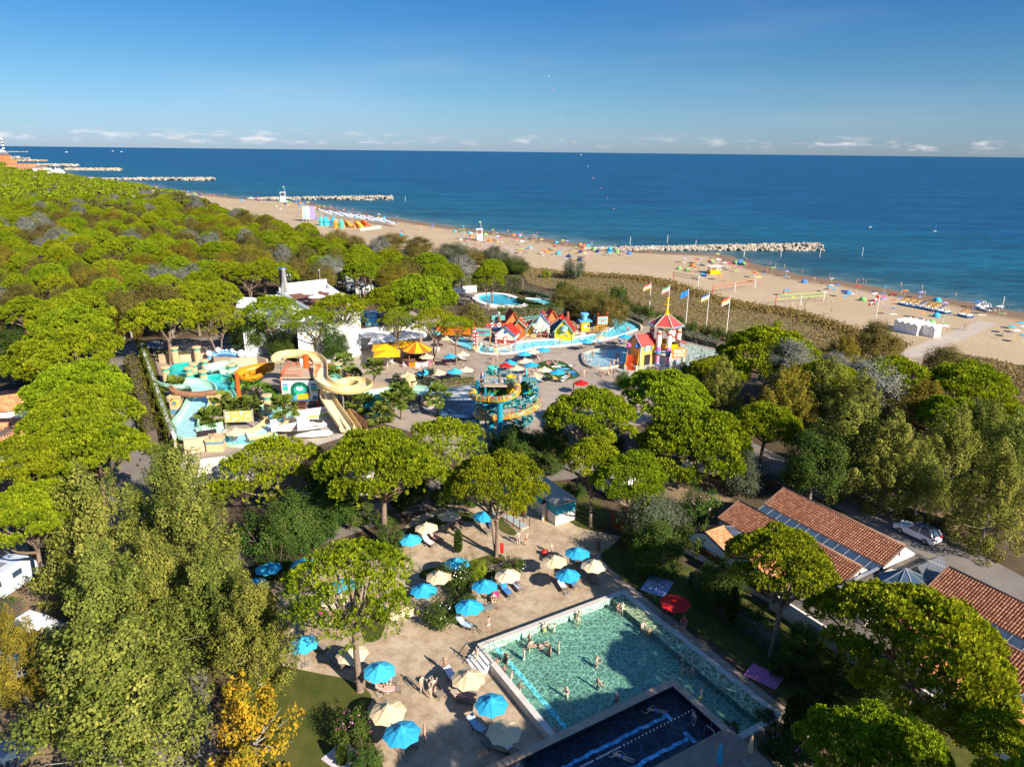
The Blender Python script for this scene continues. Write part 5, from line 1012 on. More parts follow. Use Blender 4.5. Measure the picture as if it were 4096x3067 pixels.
for (a,b,c,d,zc_) in ((15.2,1.6,17.2,5.3,4.0),(15.2,-6.6,17.2,-2.6,3.8)):
 m_ = (a + c)/2; mb = MB(); n = 14
 for side in (0,1):
  for i in range(n):
   t0,t1 = b + (d - b)*i/n,b + (d - b)*(i + 1)/n; tm_ = (t0 + t1)/2; x = a if side == 0 else c
   mb.add([(x,t0,3.1),(x,tm_,3.1),(m_,tm_,zc_),(m_,t0,zc_)],[(0,1,2,3)]); mb.add([(x,tm_,3.16),(x,t1,3.16),(m_,t1,zc_ + .06),(m_,tm_,zc_ + .06)],[(0,1,2,3)])
 mb.build('ribbed_metal_roof',paint((.14,.155,.17),.45,.2,3,metal=.4),mid)
mb = MB(); mb.prism([(15.2,-7),(17.2,-7),(17.2,5.4),(15.2,5.4)],0,3.08); mb.build('wall',mat_wall,mid)
mb = MB(); mb.beam((14.0,-8.2,3.1),(14.0,-.8,3.35),.22,.18); mb.beam((14.0,-8.2,3.1),(14.0,-8.2,1.0),.09,.09); mb.beam((14.25,-8.2,3.1),(14.25,-8.2,1.0),.09,.09); mb.build('gutter',paint((.6,.62,.64),.35,.1,metal=.7),mid)
tw = house_root('garden_wall','low white garden wall with vent in front of the pavilion'); mb = MB(); mb.prism([(10.2,-10.6),(26.4,-10.6),(26.4,-10.35),(10.2,-10.35)],0,1.7); mb.build('wall',mat_wall,tw); mb = MB(); mb.prism([(10.2,-10.34),(26.4,-10.34),(26.4,-6),(10.2,-6)],0,1.3); mb.build('terrace',mat_flat,tw)
for k in range(8): mb = MB(); mb.box((15.6,-10.63,.55 + .09*k),(2.6,.04,.035)); mb.build('vent_slat',paint('#9a968f',.6),tw)
tw['category'] = 'wall'

# --- turquoise and cream cabin on the terrace
p = zd2(1525,372); cab = empty('changing_cabin',p,rad(121.3),'cream and turquoise changing cabin with open doorway on the terrace','cabin')
mat_cream = paint('#e6ddcf',.7,.05,1.5); mat_turq = paint('#2a9db4',.6,.06,2)
W,D = 6.4,2.7           # along local x: away from the viewer, towards the upper left; local y negative: to the right
mb = MB(); mb.prism([(0,0),(1.7,0),(1.7,-.12),(0,-.12)],0,1.3); mb.prism([(2.7,0),(W,0),(W,-.12),(2.7,-.12)],0,1.3); mb.prism([(0,-.12),(.12,-.12),(.12,-D),(0,-D)],0,1.3); mb.build('lower_wall',mat_cream,cab)
mb = MB(); mb.prism([(0,.004),(1.7,.004),(1.7,-.12),(0,-.12)],1.3,2.5); mb.prism([(2.7,.004),(W,.004),(W,-.12),(2.7,-.12)],1.3,2.5); mb.prism([(1.7,.004),(2.7,.004),(2.7,-.12),(1.7,-.12)],2.15,2.5); mb.prism([(-.004,-.12),(.12,-.12),(.12,-D),(-.004,-D)],1.3,2.5); mb.build('upper_wall',mat_turq,cab)
mb = MB(); mb.prism([(0,-D),(W,-D),(W,-D - .1),(0,-D - .1)],0,2.5); mb.prism([(W,.0),(W + .1,0),(W + .1,-D - .1),(W,-D - .1)],0,2.5); mb.build('rear_wall',mat_cream,cab)
mb = MB(); mb.prism([(-.12,.12),(W + .15,.12),(W + .15,-D - .2),(-.12,-D - .2)],2.5,2.62); mb.add([(-.1,.1,2.625),(W + .1,.1,2.625),(W + .1,-D/2,2.8),(-.1,-D/2,2.8),(-.1,-D - .18,2.625),(W + .1,-D - .18,2.625)],[(0,1,2,3),(3,2,5,4)]); mb.build('roof',paint('#b9b2a4',.8,.12,1.5),cab)
mb = MB()
for a,b in (((1.7,.03,0),(1.7,.03,2.15)),((2.7,.03,0),(2.7,.03,2.15)),((1.7,.03,2.15),(2.7,.03,2.15))): mb.beam(a,b,.08,.08)
mb.build('door_frame',paint('#8a6b52',.6),cab); mb = MB(); mb.box((1.75,.35,1.05),(.05,.8,2.0),.25); mb.build('door',paint('#c9c2b6',.6),cab)
mb = MB(); mb.tube([(-.06,-1.3,1.9),(-.06,-1.3,2.25),(-.25,-1.3,2.3)],.02,6); mb.build('outdoor_shower',mat_metal,cab)
# --- white spa building behind the pines
spa = empty('spa_building',zp2(1000,780),0,'white modern building with timber roof deck, rounded tower and steel chimneys','building'); SP = Vector(spa.location)
def sp(pts,z): return [(zp2(u,v,z) - SP)[:2] for u,v in pts]
def spart(mb,name,mat,smooth=False): return mb.build(name,mat,spa,smooth=smooth)
mb = MB(); mb.prism(sp([(330,340),(480,268),(890,222),(1020,300),(1190,440),(620,470)],7.5),0,7.5); spart(mb,'main_block',mat_wall_w)
mb = MB(); mb.prism(sp([(555,282),(880,246),(990,310),(1130,420),(760,425)],7.51),7.3,7.53); spart(mb,'roof_deck',paint('#7a4a33',.7,.2,2))
mb = MB(); a = sp([(510,268),(900,222)],7.5); mb.beam((*a[0],8.5),(*a[1],8.5),.3,2.2); spart(mb,'parapet_wall',mat_wall_w)
mb = MB(); a = sp([(475,275),(740,425)],7.5); mb.beam((*a[0],7.75),(*a[1],7.75),.9,.55); spart(mb,'grey_parapet',paint((.36,.38,.39),.5,.1))
mb = MB(); a = sp([(480,268),(900,222),(1010,300)],7.5)
for q,r in ((a[0],a[1]),(a[1],a[2])): mb.beam((*q,8.2),(*r,8.2),.03,1.0)
spart(mb,'glass_balustrade',paint((.45,.55,.55),.1,.05,spec=.6))
for (u,v,rr,hh) in ((525,262,.95,6.2),(562,258,.22,4.6),(585,256,.22,4.6),(842,226,.30,5.0)):
 q = zp2(u,v,7.5) - SP; mb = MB(); mb.lathe([(rr,0),(rr,hh - .3),(rr*1.08,hh - .3),(rr*1.08,hh),(rr*.8,hh)],(q.x,q.y,7.0),16); spart(mb,'chimney',paint((.6,.6,.58),.22,.12,2,metal=.95),True)
mb = MB(); mb.prism(sp([(640,480),(1190,430),(1190,540),(930,600),(640,620)],6.4),0,6.4); spart(mb,'front_block',mat_wall_w)
mb = MB(); mb.prism(sp([(910,640),(1130,612),(1290,585),(1420,560),(1560,575),(1720,590),(1640,470),(1300,420),(1180,440)],3.9),0,3.9); spart(mb,'terrace_block',mat_wall_w)
mb = MB(); mb.prism(sp([(1200,590),(1420,550),(1600,560),(1560,480),(1300,440),(1210,470)],3.9),3.85,3.95); spart(mb,'terrace_deck',paint('#5b463c',.7,.2,2))
for (u,v,w,h) in ((1290,470,90,40),(1290,510,110,45),(1240,440,60,30)):
 mb = MB(); mb.prism(sp([(u - w/2,v - h/2),(u + w/2,v - h/2),(u + w*.6,v + h/2),(u - w*.45,v + h/2)],4.6),3.9,4.6); spart(mb,'hot_tub',paint('#5f9bb0',.5)); mb = MB(); mb.prism(sp([(u - w*.4,v - h*.4),(u + w*.4,v - h*.4),(u + w*.48,v + h*.38),(u - w*.36,v + h*.38)],4.62),4.55,4.63); spart(mb,'tub_water',paint((.12,.45,.52),.1,.1))
q = zp2(835,790) - SP; mb = MB(); mb.lathe([(2.2,-.1),(2.2,6.6),(2.3,6.6),(2.3,6.9),(1.9,6.9)],(q.x,q.y + 2.2,0),32); spart(mb,'rounded_tower',mat_wall_w,False)
mb = MB(); a = [zp2(400,800) - SP,zp2(505,830) - SP]; mb.add([(a[0].x,a[0].y,0),(a[1].x,a[1].y,0),(a[1].x,a[1].y + 1.5,5.0),(a[0].x,a[0].y + 1.5,6.2),(a[0].x,a[0].y + 1.2,0),(a[1].x,a[1].y + 1.8,0)],[(0,1,2,3),(1,5,2),(0,3,4),(3,2,5,4)]); spart(mb,'leaning_wall',paint('#dfe6ee',.6,.04))
for (u,v) in ((1000,640),(1060,632),(1120,622),(1030,560),(1090,552),(1150,545)):
 z0 = 4.0 if v < 600 else .6; f_ = zp2(u,v,z0) - SP; mb = MB(); mb.box((f_.x,f_.y - .4,z0 + 1.2),(1.7,.12,2.3)); w_ = spart(mb,'window',paint('#d9d9d6',.5)); mb = MB(); mb.box((0,0,0),(1.5,.14,2.1)); mb.build('pane',mat_glass,w_,(f_.x,f_.y - .41,z0 + 1.2))
c0 = zp2(1215,800) - SP; mb = MB(); mb.add([(c0.x - 3.6,c0.y + .2,3.2),(c0.x + 3.6,c0.y + .6,3.2),(c0.x + 3.6,c0.y + 3.4,3.7),(c0.x - 3.6,c0.y + 3.0,3.7)],[(0,1,2,3)]); mb.add([(c0.x - 3.6,c0.y + .2,3.1),(c0.x + 3.6,c0.y + .6,3.1),(c0.x + 3.6,c0.y + .6,3.2),(c0.x - 3.6,c0.y + .2,3.2)],[(0,1,2,3)]); spart(mb,'canopy',mat_wall_w)
for dx in (-3.3,3.3): mb = MB(); mb.box((c0.x + dx,c0.y + .6,1.55),(.25,.25,3.1)); spart(mb,'canopy_post',mat_wall_w)
a = [zp2(1260,720,3) - SP,zp2(1500,690,3) - SP,zp2(1780,650,3) - SP]
mb = MB(); mb.add([(a[0].x,a[0].y,2.9),(a[1].x,a[1].y,2.9),(a[2].x,a[2].y,2.9),(a[2].x - .5,a[2].y + 7,3.8),(a[1].x,a[1].y + 6.5,3.8),(a[0].x + .5,a[0].y + 5,3.8)],[(0,1,4,5),(1,2,3,4)]); spart(mb,'sail_roof',mat_wall_w)
for (u,v,w) in ((95,340,6.5),(340,320,6)):     # saw-tooth roof lights at the back
 q = zp2(u,v + 60,6) - SP
 for k in range(2): mb = MB(); x = q.x + k*3.2; mb.add([(x,q.y,6.0),(x + 4.2,q.y - .6,6.0),(x + 4.2,q.y + 1.6,8.0 - k),(x,q.y + 2.2,8.0 - k),(x,q.y + 2.3,6),(x + 4.2,q.y + 1.7,6)],[(0,1,2,3),(3,2,5,4),(0,3,4),(1,5,2)]); spart(mb,'roof_light',paint('#d6dee2',.45,.05))
mb = MB(); mb.prism(sp([(60,430),(420,330),(520,420),(640,500),(160,620)],5.6),0,5.6); spart(mb,'rear_block',paint('#c9ccd0',.6,.06))
# --- tiled houses at the left edge
def tiled_house(name,ridge,eave_f,eave_b,zr,ze,wallm,label,tiles=mat_tile_or,hipl=0.0):
 """ridge, eave_f, eave_b: pairs of ground points (left, right)"""
 c = (ridge[0] + ridge[1])/2; o = empty(name,(c.x,c.y,0),0,label,'house')
 def q(p,z): return (p.x - c.x,p.y - c.y,z)
 r0,r1 = q(ridge[0],zr),q(ridge[1],zr)
 tiled_slope(o,q(eave_f[0],ze),q(eave_f[1],ze),r1,r0,tiles,.35,.5,single=60); tiled_slope(o,q(eave_b[1],ze),q(eave_b[0],ze),r0,r1,tiles,.35,.5)
 mb = MB(); mb.tube([r0,r1],.15,8); mb.build('ridge_cap',tiles[0],o)
 mb = MB(); P4 = [q(eave_f[0],0),q(eave_f[1],0),q(eave_b[1],0),q(eave_b[0],0)]; cc = Vector((sum(p[0] for p in P4)/4,sum(p[1] for p in P4)/4,0)); P4 = [cc.lerp(Vector(p),.93) for p in P4]; mb.prism(P4,0,ze - .05); mb.add([(P4[1].x,P4[1].y,ze - .05),(P4[2].x,P4[2].y,ze - .05),(r1[0],r1[1],zr - .15)],[(0,1,2)]); mb.build('wall',wallm,o); return o
mat_ochre = paint('#d9a95a',.8,.06)
h1 = tiled_house('holiday_house',(zl1(-80,70,4.6),zl1(330,95,4.6)),(zl1(-90,185,3),zl1(370,160,3)),(zl1(-90,30,3),zl1(370,30,3)),4.6,3.0,mat_ochre,'ochre house with orange tiled roof and green shutters')
for (u,v) in ((80,225),(165,205)): q = zl1(u,v,1.5) - h1.location; mb = MB(); mb.box((q.x,q.y - .3,1.5),(1.0,.5,1.3)); mb.build('shutter',paint('#1f5c46',.6),h1)
h2 = tiled_house('holiday_house',(zl1(230,330,3.6),zl1(250,195,3.6)),(zl1(240,390,2.6),zl1(330,240,2.6)),(zl1(40,340,2.6),zl1(110,210,2.6)),3.6,2.6,mat_ochre,'small tiled roof carrying two dark solar arrays')
for k in range(4):
 a,b,c,d = [zl1(x,y,z) - h2.location for x,y,z in ((70 + 38*k,305 + 8*k,2.95 + .1*k),(106 + 38*k,312 + 8*k,3.05 + .1*k),(150 + 20*k,225 - 6*k,3.1 + .1*k),(128 + 20*k,232 - 6*k,3.0 + .1*k))]
 mb = MB(); mb.add([a + Vector((0,0,.25)),b + Vector((0,0,.25)),c + Vector((0,0,.25)),d + Vector((0,0,.25))],[(0,1,2,3)]); mb.build('solar_panel',paint((.015,.018,.03),.15,.2,spec=.6),h2)
h3 = tiled_house('holiday_house',(zl1(-120,850,4.4),zl1(250,800,4.4)),(zl1(-120,985,3),zl1(330,925,3)),(zl1(-100,800,3),zl1(260,770,3)),4.4,3.0,mat_wall_w,'house with dull red tiled roof and flat white porch',mat_tile_or)
q = zl1(130,985,2.4) - h3.location; mb = MB(); mb.box((q.x,q.y,2.4),(9,2.6,.25)); mb.build('porch_roof',mat_wall_w,h3)
h4 = tiled_house('holiday_house',(zl1(-150,1070,4.2),zl1(160,1060,4.2)),(zl1(-150,1260,2.8),zl1(290,1190,2.8)),(zl1(-140,1020,3),zl1(180,1010,3)),4.2,2.8,mat_wall,'house with bright orange tiled roof below the roadside pines',mat_tile_or)
# --- boundary wall of the slide park
w_ = [zl1(1235,480),zl1(1290,640),zl1(1360,840),zl1(1440,1090),zl1(1530,1330)]; o = empty('boundary_wall',w_[0],0,'long grey-white boundary wall between the camping road and the slide park','wall'); mb,mb2 = MB(),MB()
for i in range(4): a,b = w_[i] - w_[0],w_[i + 1] - w_[0]; mb.beam(a + Vector((0,0,1.2)),b + Vector((0,0,1.2)),.3,2.4); mb2.beam(a + Vector((0,0,2.46)),b + Vector((0,0,2.46)),.5,.14)
mb.build('wall',mat_wall,o); mb2.build('coping',paint('#c9cdd2',.6,.15,2),o)
def low_wall(pts,h,w,label,mat=mat_tan,name='wall',cat='wall'):
 p0 = Vector(pts[0]); o = empty(name,(p0.x,p0.y,0),0,label,cat); mb,cp = MB(),MB()
 for i in range(len(pts) - 1): a,b = Vector(pts[i]) - p0,Vector(pts[i + 1]) - p0; a.z = b.z = 0; mb.beam(a + Vector((0,0,h/2)),b + Vector((0,0,h/2)),w,h); cp.beam(a + Vector((0,0,h + .04)),b + Vector((0,0,h + .04)),w + .08,.08)
 mb.build('wall',mat,o); cp.build('coping',mat,o); return o
low_wall([zl1(1380,540),zl1(1560,545),zl1(1830,525),zl1(1860,560),zl1(2000,575),zl1(2230,560),zp1(1300,330)],1.6,.3,'tan rendered wall behind the turquoise slide pools')
low_wall([zl1(1600,1330),zl1(1830,1290),zl1(1850,1310)],2.0,.35,'tan rendered wall at the lower end of the mint slide')
low_wall([zp1(1160,1560),zp1(660,1620),zp1(300,1660)],3.4,.3,'tall grey end wall of the slide park facing the service path',mat_wall)
low_wall([zd1(830,150),zd1(1250,60),zd1(1320,20)],2.6,.3,'tall grey wall beside the stout pine',mat_wall)
low_wall([zq(415,140),zq(520,118),zq(645,105)],1.8,.4,'long white wall behind the upper blue pool',mat_wall_w)
low_wall([zp2(1270,1110),zp2(1400,1125),zp2(1560,1140)],1.2,.3,'curved tan wall behind the mint chute')
low_wall([zp3(880,1540),zp3(1020,1520),zp3(1150,1470)],1.2,.25,'low tan wall beside the shaded path under the tube slides')
low_wall([zcs(1260,890),zcs(1500,960),zcs(1800,1030),zcs(2080,1110)],.5,.35,'low curved tan wall behind the splash pool')
low_wall([zp3(1700,278),zp3(1820,310),zp3(1900,350),zp3(1910,380)],.7,.3,'curved tan wall bounding the lazy river end')
low_wall([zp3(980,95),zp3(1120,130),zp3(1230,165)],.6,.3,'straight tan wall beside the river start')

# ================================================================== WATER PARK
mat_mint = paint('#a6cfb6',.4,.12,1.2); mat_mint_d = paint('#8fc3ae',.4,.06,1.5); mat_creamf = paint('#d6bd86',.4,.12,1.2); mat_orange = paint('#d2591f',.5,.15,2); mat_teal = paint('#1c92a6',.4,.08,2); mat_teal_l = paint('#3fae9f',.4,.06,2); mat_yel = paint('#f2b90f',.35,.05,2)
mat_stone = paint('#cbb083',.85,.18,2.5,bmp=.3); mat_stone_b = paint('#5d86a3',.7,.15,3); mat_red = paint('#c8241b',.5,.06,2); mat_brownw = paint('#8a6248',.8,.25,3,bmp=.3); mat_ply = paint('#a9772f',.6,.15,2)
mat_flow = paint((.36,.62,.62),.12,.12,1.0,spec=.6)
def flume(name,pts,width,wall,mat,label,water=True,closed_r=0.0,parent=None,cat='water slide',thick=.1,flow=None):
 """open U-shaped channel along 3-D points"""
 c = smooth_line(pts,6); p0 = Vector((c[0].x,c[0].y,0)); root = parent or empty(name,p0,0,label,cat); n = len(c); prof = [(-.5,1.0),(-.5,.55),(-.42,.2),(-.25,.03),(0,0),(.25,.03),(.42,.2),(.5,.55),(.5,1.0),(.56,1.0),(.56,.5),(.46,.08),(.25,-.12),(-.25,-.12),(-.46,.08),(-.56,.5),(-.56,1.0)]
 vs,fs = [],[]; m_ = len(prof); wl_ = []
 for i,p in enumerate(c):
  a,b = c[max(i - 1,0)],c[min(i + 1,n - 1)]; t = Vector((b.x - a.x,b.y - a.y,0)).normalized(); s = Vector((-t.y,t.x,0)); w = width[min(len(width) - 1,int(i/6))] if hasattr(width,'__len__') else width
  for (x,z) in prof: vs.append(p - p0 + s*(x*w) + Vector((0,0,z*wall)))
  wl_.append((p - p0 + s*(-.40*w) + Vector((0,0,.16*wall)),p - p0 + s*(.40*w) + Vector((0,0,.16*wall))))
 for i in range(n - 1):
  for k in range(m_): fs.append((i*m_ + k,i*m_ + (k + 1) % m_,(i + 1)*m_ + (k + 1) % m_,(i + 1)*m_ + k))
 fs += [tuple(range(m_)),tuple(range((n - 1)*m_,n*m_))[::-1]]
 mb = MB(); mb.add(vs,fs); mb.build('channel',mat,root,smooth=False)
 if water:
  mb = MB(); mb.add([x for ab in wl_ for x in ab],[(2*i,2*i + 1,2*i + 3,2*i + 2) for i in range(n - 1)]); mb.build('flowing_water',flow or mat_flow,root)
 mb = MB()
 for i in range(3,n - 2,9):
  q = c[i] - p0
  if q.z > .8: mb2 = MB(); mb2.tube([(q.x,q.y,0),(q.x,q.y,q.z - .1)],.12,6); mb2.build('support',mat_metal,root)
 return root
def basin(name,pts,z,label,matc,wtint,dp=.6,cw=.35,fl=None): return pool_outline(name,pts,z,water_material(name + '_water',wtint,.9,.9,1.25),fl or paint((.20,.52,.55),.5,.08,.8),cw,matc,label,dp,rim_z=z + .2)
basin('slide_pool',[zp1(x,y,1.6) for x,y in ((215,390),(240,330),(330,295),(440,285),(560,295),(610,340),(560,400),(450,430),(330,470),(250,450))],1.6,'raised teal slide pool beside the rainbow arch',mat_teal_l,(.40,.90,.92),.9)
basin('slide_pool',[zp1(x,y,1.4) for x,y in ((520,500),(560,450),(680,420),(800,415),(880,440),(910,500),(870,560),(800,600),(700,590),(600,550))],1.4,'raised teal slide pool beside the orange mast',mat_teal_l,(.40,.88,.95),.9)
flume('flume',[zp1(*p) for p in [(175,500,2.0),(300,545,1.9),(450,545,1.8),(570,575,1.7),(610,640,1.5),(560,710,1.3),(520,790,1.1),(480,870,.9),(410,960,.75),(390,1040,.65),(450,1110,.55),(570,1105,.5),(700,1065,.45),(840,1040,.4)]],3.4,1.0,mat_mint,'wide mint green water chute winding under the driftwood arch')
flume('flume',[zp1(800,610,1.3),zp1(850,680,1.0),zp1(860,740,.7),zp1(830,800,.5)],2.6,.8,mat_mint_d,'short chute spilling out of the second teal pool')
flume('flume',[zp1(640,380,2.1),zp1(740,345,2.3),zp1(840,330,2.1),zp1(900,370,1.8),zp1(820,410,1.6)],2.2,.9,mat_mint,'mint chute arching behind the second teal pool',False)
flume('flume',[zp1(1210,420,1.8),zp1(1100,470,1.8),zp1(1030,440,2.0),zp1(1110,400,2.2),zp1(1230,370,2.4),zp1(1350,365,2.5)],2.4,1.1,paint('#d08a1c',.4,.08),'orange half-pipe chute left of the tower',False)
flume('flume',[zp2(*p) for p in [(1745,1160,1.3),(1640,1150,1.2),(1540,1155,1.1),(1430,1175,1.1),(1330,1190,1.0),(1220,1200,.9)]],2.6,1.0,mat_mint,'mint green chute leading to the round turquoise basin')
flume('flume',[zp2(*p) for p in [(880,1010,1.4),(950,1040,1.2),(1000,1080,1.0)]],2.2,.8,mat_mint_d,'short mint chute behind the cream slide')
basin('slide_basin',[zp2(x,y,.5) for x,y in ((1190,1220),(1260,1195),(1360,1200),(1430,1230),(1430,1290),(1380,1350),(1300,1365),(1230,1320))],.5,'round turquoise basin in front of the plunge pool palms',mat_mint,(.40,.90,.95),.7)
basin('cream_basin',[zp1(x,y,.5) for x,y in ((1180,740),(1300,710),(1450,715),(1590,770),(1610,840),(1560,900),(1450,950),(1330,920),(1220,830))],.5,'cream walled wave basin around the round pillar',mat_creamf,(.72,.93,.90),.5,.4,paint((.55,.60,.50),.5))
flume('flume',[zp1(*p) for p in [(1420,930,.5),(1330,1010,.45),(1220,1080,.4),(1080,1110,.35)]],3.2,.8,mat_creamf,'cream chute flowing down to the blue landing pool',flow=paint((.45,.70,.80),.12))
pool_outline('landing_pool',[zp1(x,y,.3) for x,y in ((820,1060),(960,1040),(1100,1030),(1300,1030),(1380,1080),(1300,1150),(1000,1180),(820,1150))],.3,mat_w_park,mat_floor_blue,.4,mat_mint,'pale blue landing pool under the beige parasol',.4)
# orange tower with the cream spiral slide
TW = zp1(1480,770); tower = empty('slide_tower',TW,rad(4),'orange steel slide tower with painted front panel and stairs','slide tower'); tw_,td_ = 5.4,5.0
def tpart(mb,n,m,parent=None): return mb.build(n,m,parent or tower)
for x in (0,tw_):
 for y in (0,td_): mb = MB(); mb.box((x,y,2.6),(.28,.28,5.2)); tpart(mb,'post',mat_orange)
mb = MB(); mb.box((tw_/2,td_/2,5.0),(tw_ + .3,td_ + .3,.22)); tpart(mb,'platform',paint('#b9a58a',.7,.1))
mb = MB(); mb.box((tw_/2,td_/2,2.4),(tw_ - .3,td_ - .4,4.6)); tpart(mb,'inner_wall',paint('#5a6168',.7,.15))
fr = MB(); fr.box((tw_/2 + .1,-.2,2.9),(tw_ + .2,.12,3.4)); panel = tpart(fr,'front_panel',paint('#eef2ee',.5,.04))
def flat(pts,y,mat,name='painted_shape'): mb = MB(); mb.add([(x,y,z) for x,z in pts],[tuple(range(len(pts)))]); return mb.build(name,mat,panel)
arch = [(1.3,1.3),(4.3,1.3)] + [(2.8 + 1.5*math.cos(t),3.0 + 1.45*math.sin(t)) for t in [math.pi*k/12 for k in range(13)]]
flat(arch,-.27,paint('#14604a',.5,.2,3)); flat([(2.8 + .95*math.cos(t),3.0 + .8*math.sin(t)) for t in [2*math.pi*k/16 for k in range(16)]],-.275,paint('#2aa392',.5,.1)); flat([(2.2,3.2),(2.5,3.7),(2.8,3.3),(3.1,3.7),(3.4,3.2),(2.8,2.9)],-.28,mat_white)
flat([(2.0,2.2),(4.4,2.5),(4.2,1.8),(3.9,1.5),(2.3,1.4)],-.285,paint('#f0a818',.5,.08)); flat([(1.6,1.6),(2.1,2.3),(2.4,1.9),(2.1,1.3)],-.29,paint('#3c9ed0',.5))
for x0 in (.1,4.6): flat([(x0,2.9),(x0 + .9,2.9),(x0 + .9,3.7),(x0,3.7)],-.27,mat_teal_l); flat([(x0,2.7),(x0 + .9,2.7),(x0 + .9,2.88),(x0,2.88)],-.27,mat_yel); flat([(x0,3.75),(x0 + .9,3.75),(x0 + .9,4.1),(x0,4.1)],-.27,mat_stone_b); flat([(x0,1.3),(x0 + 1.1,1.3),(x0 + 1.1,1.9),(x0 + .2,2.1)],-.272,mat_stone_b)
flat([(1.2,1.22),(4.5,1.22),(4.5,1.45),(1.2,1.45)],-.273,paint('#1d5f93',.5))
for k in range(8): mb = MB(); mb.box((3.0,-.9 + .25*k,.3 + .26*k),(1.6,.3,.06)); tpart(mb,'stair_tread',paint('#6a2a18',.6))
for k in range(4): mb = MB(); mb.box((4.0,1.0 + .3*k,4.2 + .26*k),(1.3,.3,.06)); tpart(mb,'stair_tread',paint('#e9e2d6',.6))
mb = MB()
for a,b in (((0,0),(0,td_)),((0,td_),(tw_,td_)),((tw_,td_),(tw_,0)),((0,0),(3.2,0))):
 for z in (5.6,6.1): mb.beam((*a,z),(*b,z),.07)
 for k in range(7): q = k/6; x,y = a[0] + (b[0] - a[0])*q,a[1] + (b[1] - a[1])*q; mb.beam((x,y,5.1),(x,y,6.1),.05)
tpart(mb,'railing',mat_orange)
mb = MB(); mb.lathe([(.5,4.9),(.5,7.3),(.42,7.3)],(2.9,td_ + .2,0),14); tpart(mb,'central_mast',mat_orange)
for (x,y,x2,y2) in ((2.9,td_,6.8,4),(2.9,td_,6.6,6.2),(2.9,td_,.8,6.4)): mb = MB(); mb.beam((x,y,5.9),(x2,y2,5.3),.1); tpart(mb,'bracket',mat_orange)
flume('spiral_slide',[zp2(*p) for p in [(470,880,6.0),(520,842,6.0),(640,832,5.9),(770,855,5.7),(838,910,5.4),(848,985,5.0),(855,1060,4.6),(930,1120,4.1),(1040,1150,3.7),(1160,1150,3.4),(1240,1115,3.2),(1215,1080,3.0),(1110,1075,2.8),(1000,1110,2.5),(915,1160,2.2),(905,1220,1.9),(950,1300,1.4),(1010,1390,.9),(1080,1490,.45)]],2.0,1.0,mat_creamf,'cream spiral water slide curling round the orange tower and down to its run-out',True,flow=paint((.66,.60,.42),.15))
for k in (0,1): flume('run_out_lane',[zp2(985 + 62*k,1300,.7),zp2(1040 + 62*k,1390,.5),zp2(1110 + 62*k,1490,.35)],1.1,.7,mat_creamf,('inner','outer')[k] + ' cream braking lane beside the concrete pad',False)
mb = MB(); a,b = zp2(1010,1270),zp2(1260,1480)
fence = empty('slide_fence',a,0,'brown board fence along the cream slide run-out','fence')
for k in range(22): q = a.lerp(b,(k + .5)/22) - a; mb = MB(); mb.box((q.x,q.y,.7),(.30,.06,1.4),math.atan2((b - a).y,(b - a).x)); mb.build('plank',mat_brownw,fence)
for (u,v,ub,lb) in ((965,390,715,'tall orange mast left of the banana plants'),(2175,420,560,'orange mast inside the cream spiral')):
 b = zp1(u + 25,ub); h = height_over(b,(1350 + v*.3623)/K); mb = MB(); mb.lathe([(.34,0),(.34,h - .3),(.26,h - .3),(.26,h)],n=12); tag(mb.build('mast',mat_orange,loc=b),lb,'mast')
# --- ruins
def pillar(p,h,label,r=.62,base=0.0):
 o = empty('stone_pillar',p,RND.uniform(0,1),label,'pillar','ruin pillars of the slide park'); z = 0; k = 0
 while z < h - .7: mb = MB(); mb.lathe([(r*1.02,z + .02),(r,z + .05),(r,z + .40),(r*1.02,z + .43)],n=9,phase=k*.35); mb.build('drum',mat_stone if k else mat_stone_b,o); z += .45; k += 1
 mb = MB(); mb.lathe([(r*.9,z),(r*.9,z + .35),(r*1.05,z + .38)],n=12); mb.build('band',mat_teal_l,o); mb = MB(); mb.lathe([(r*1.1,z + .38),(r*1.35,z + .55),(r*1.35,z + .75),(r*1.1,z + .8)],n=12); mb.build('capital',mat_stone,o)
for (u,v,h,lb) in [(190,500,2.6,'stone pillar at the corner of the first teal pool'),(450,510,2.6,'stone pillar between the two teal pools, nearer the first'),(500,460,2.8,'stone pillar carrying a rock behind the chute start'),(605,545,2.6,'stone pillar in front of the second teal pool'),(620,420,2.8,'stone pillar behind the second teal pool'),(915,470,2.6,'stone pillar right of the second teal pool'),(290,300,3.2,'broken double pillar behind the first teal pool'),(535,290,3.0,'leaning pillar by the wall entrance'),(1310,860,3.4,'pillar with flat red cap in the cream basin'),(2080,430,2.4,'pillar beside the right fan palms')]: pillar(zp1(u,v),h,lb)
arch_ = empty('driftwood_arch',zp1(520,830),rad(3),'brown driftwood log bridging two carved stone piers over the mint chute','arch')
for x,s in ((-3.0,1),(3.0,1)):
 mb = MB(); mb.prism([(x - .9,-.7),(x + .9,-.7),(x + .8,.7),(x - .8,.7)],0,.8); mb.build('pier_foot',mat_stone_b,arch_); mb = MB(); mb.prism([(x - .8,-.6),(x + .8,-.6),(x + .7,.6),(x - .7,.6)],.8,2.7); mb.build('pier',mat_stone,arch_); mb = MB(); mb.box((x,0,2.85),(1.9,1.5,.3)); mb.build('pier_cap',mat_stone,arch_)
 mb = MB(); mb.tube([(x,-.62,1.9),(x,-.72,1.9)],.5,14); d_ = mb.build('medallion',mat_yel,arch_); mb = MB(); mb.tube([(x,-.73,1.9),(x,-.76,1.9)],.36,12); mb.build('medallion_face',mat_stone_b,d_)
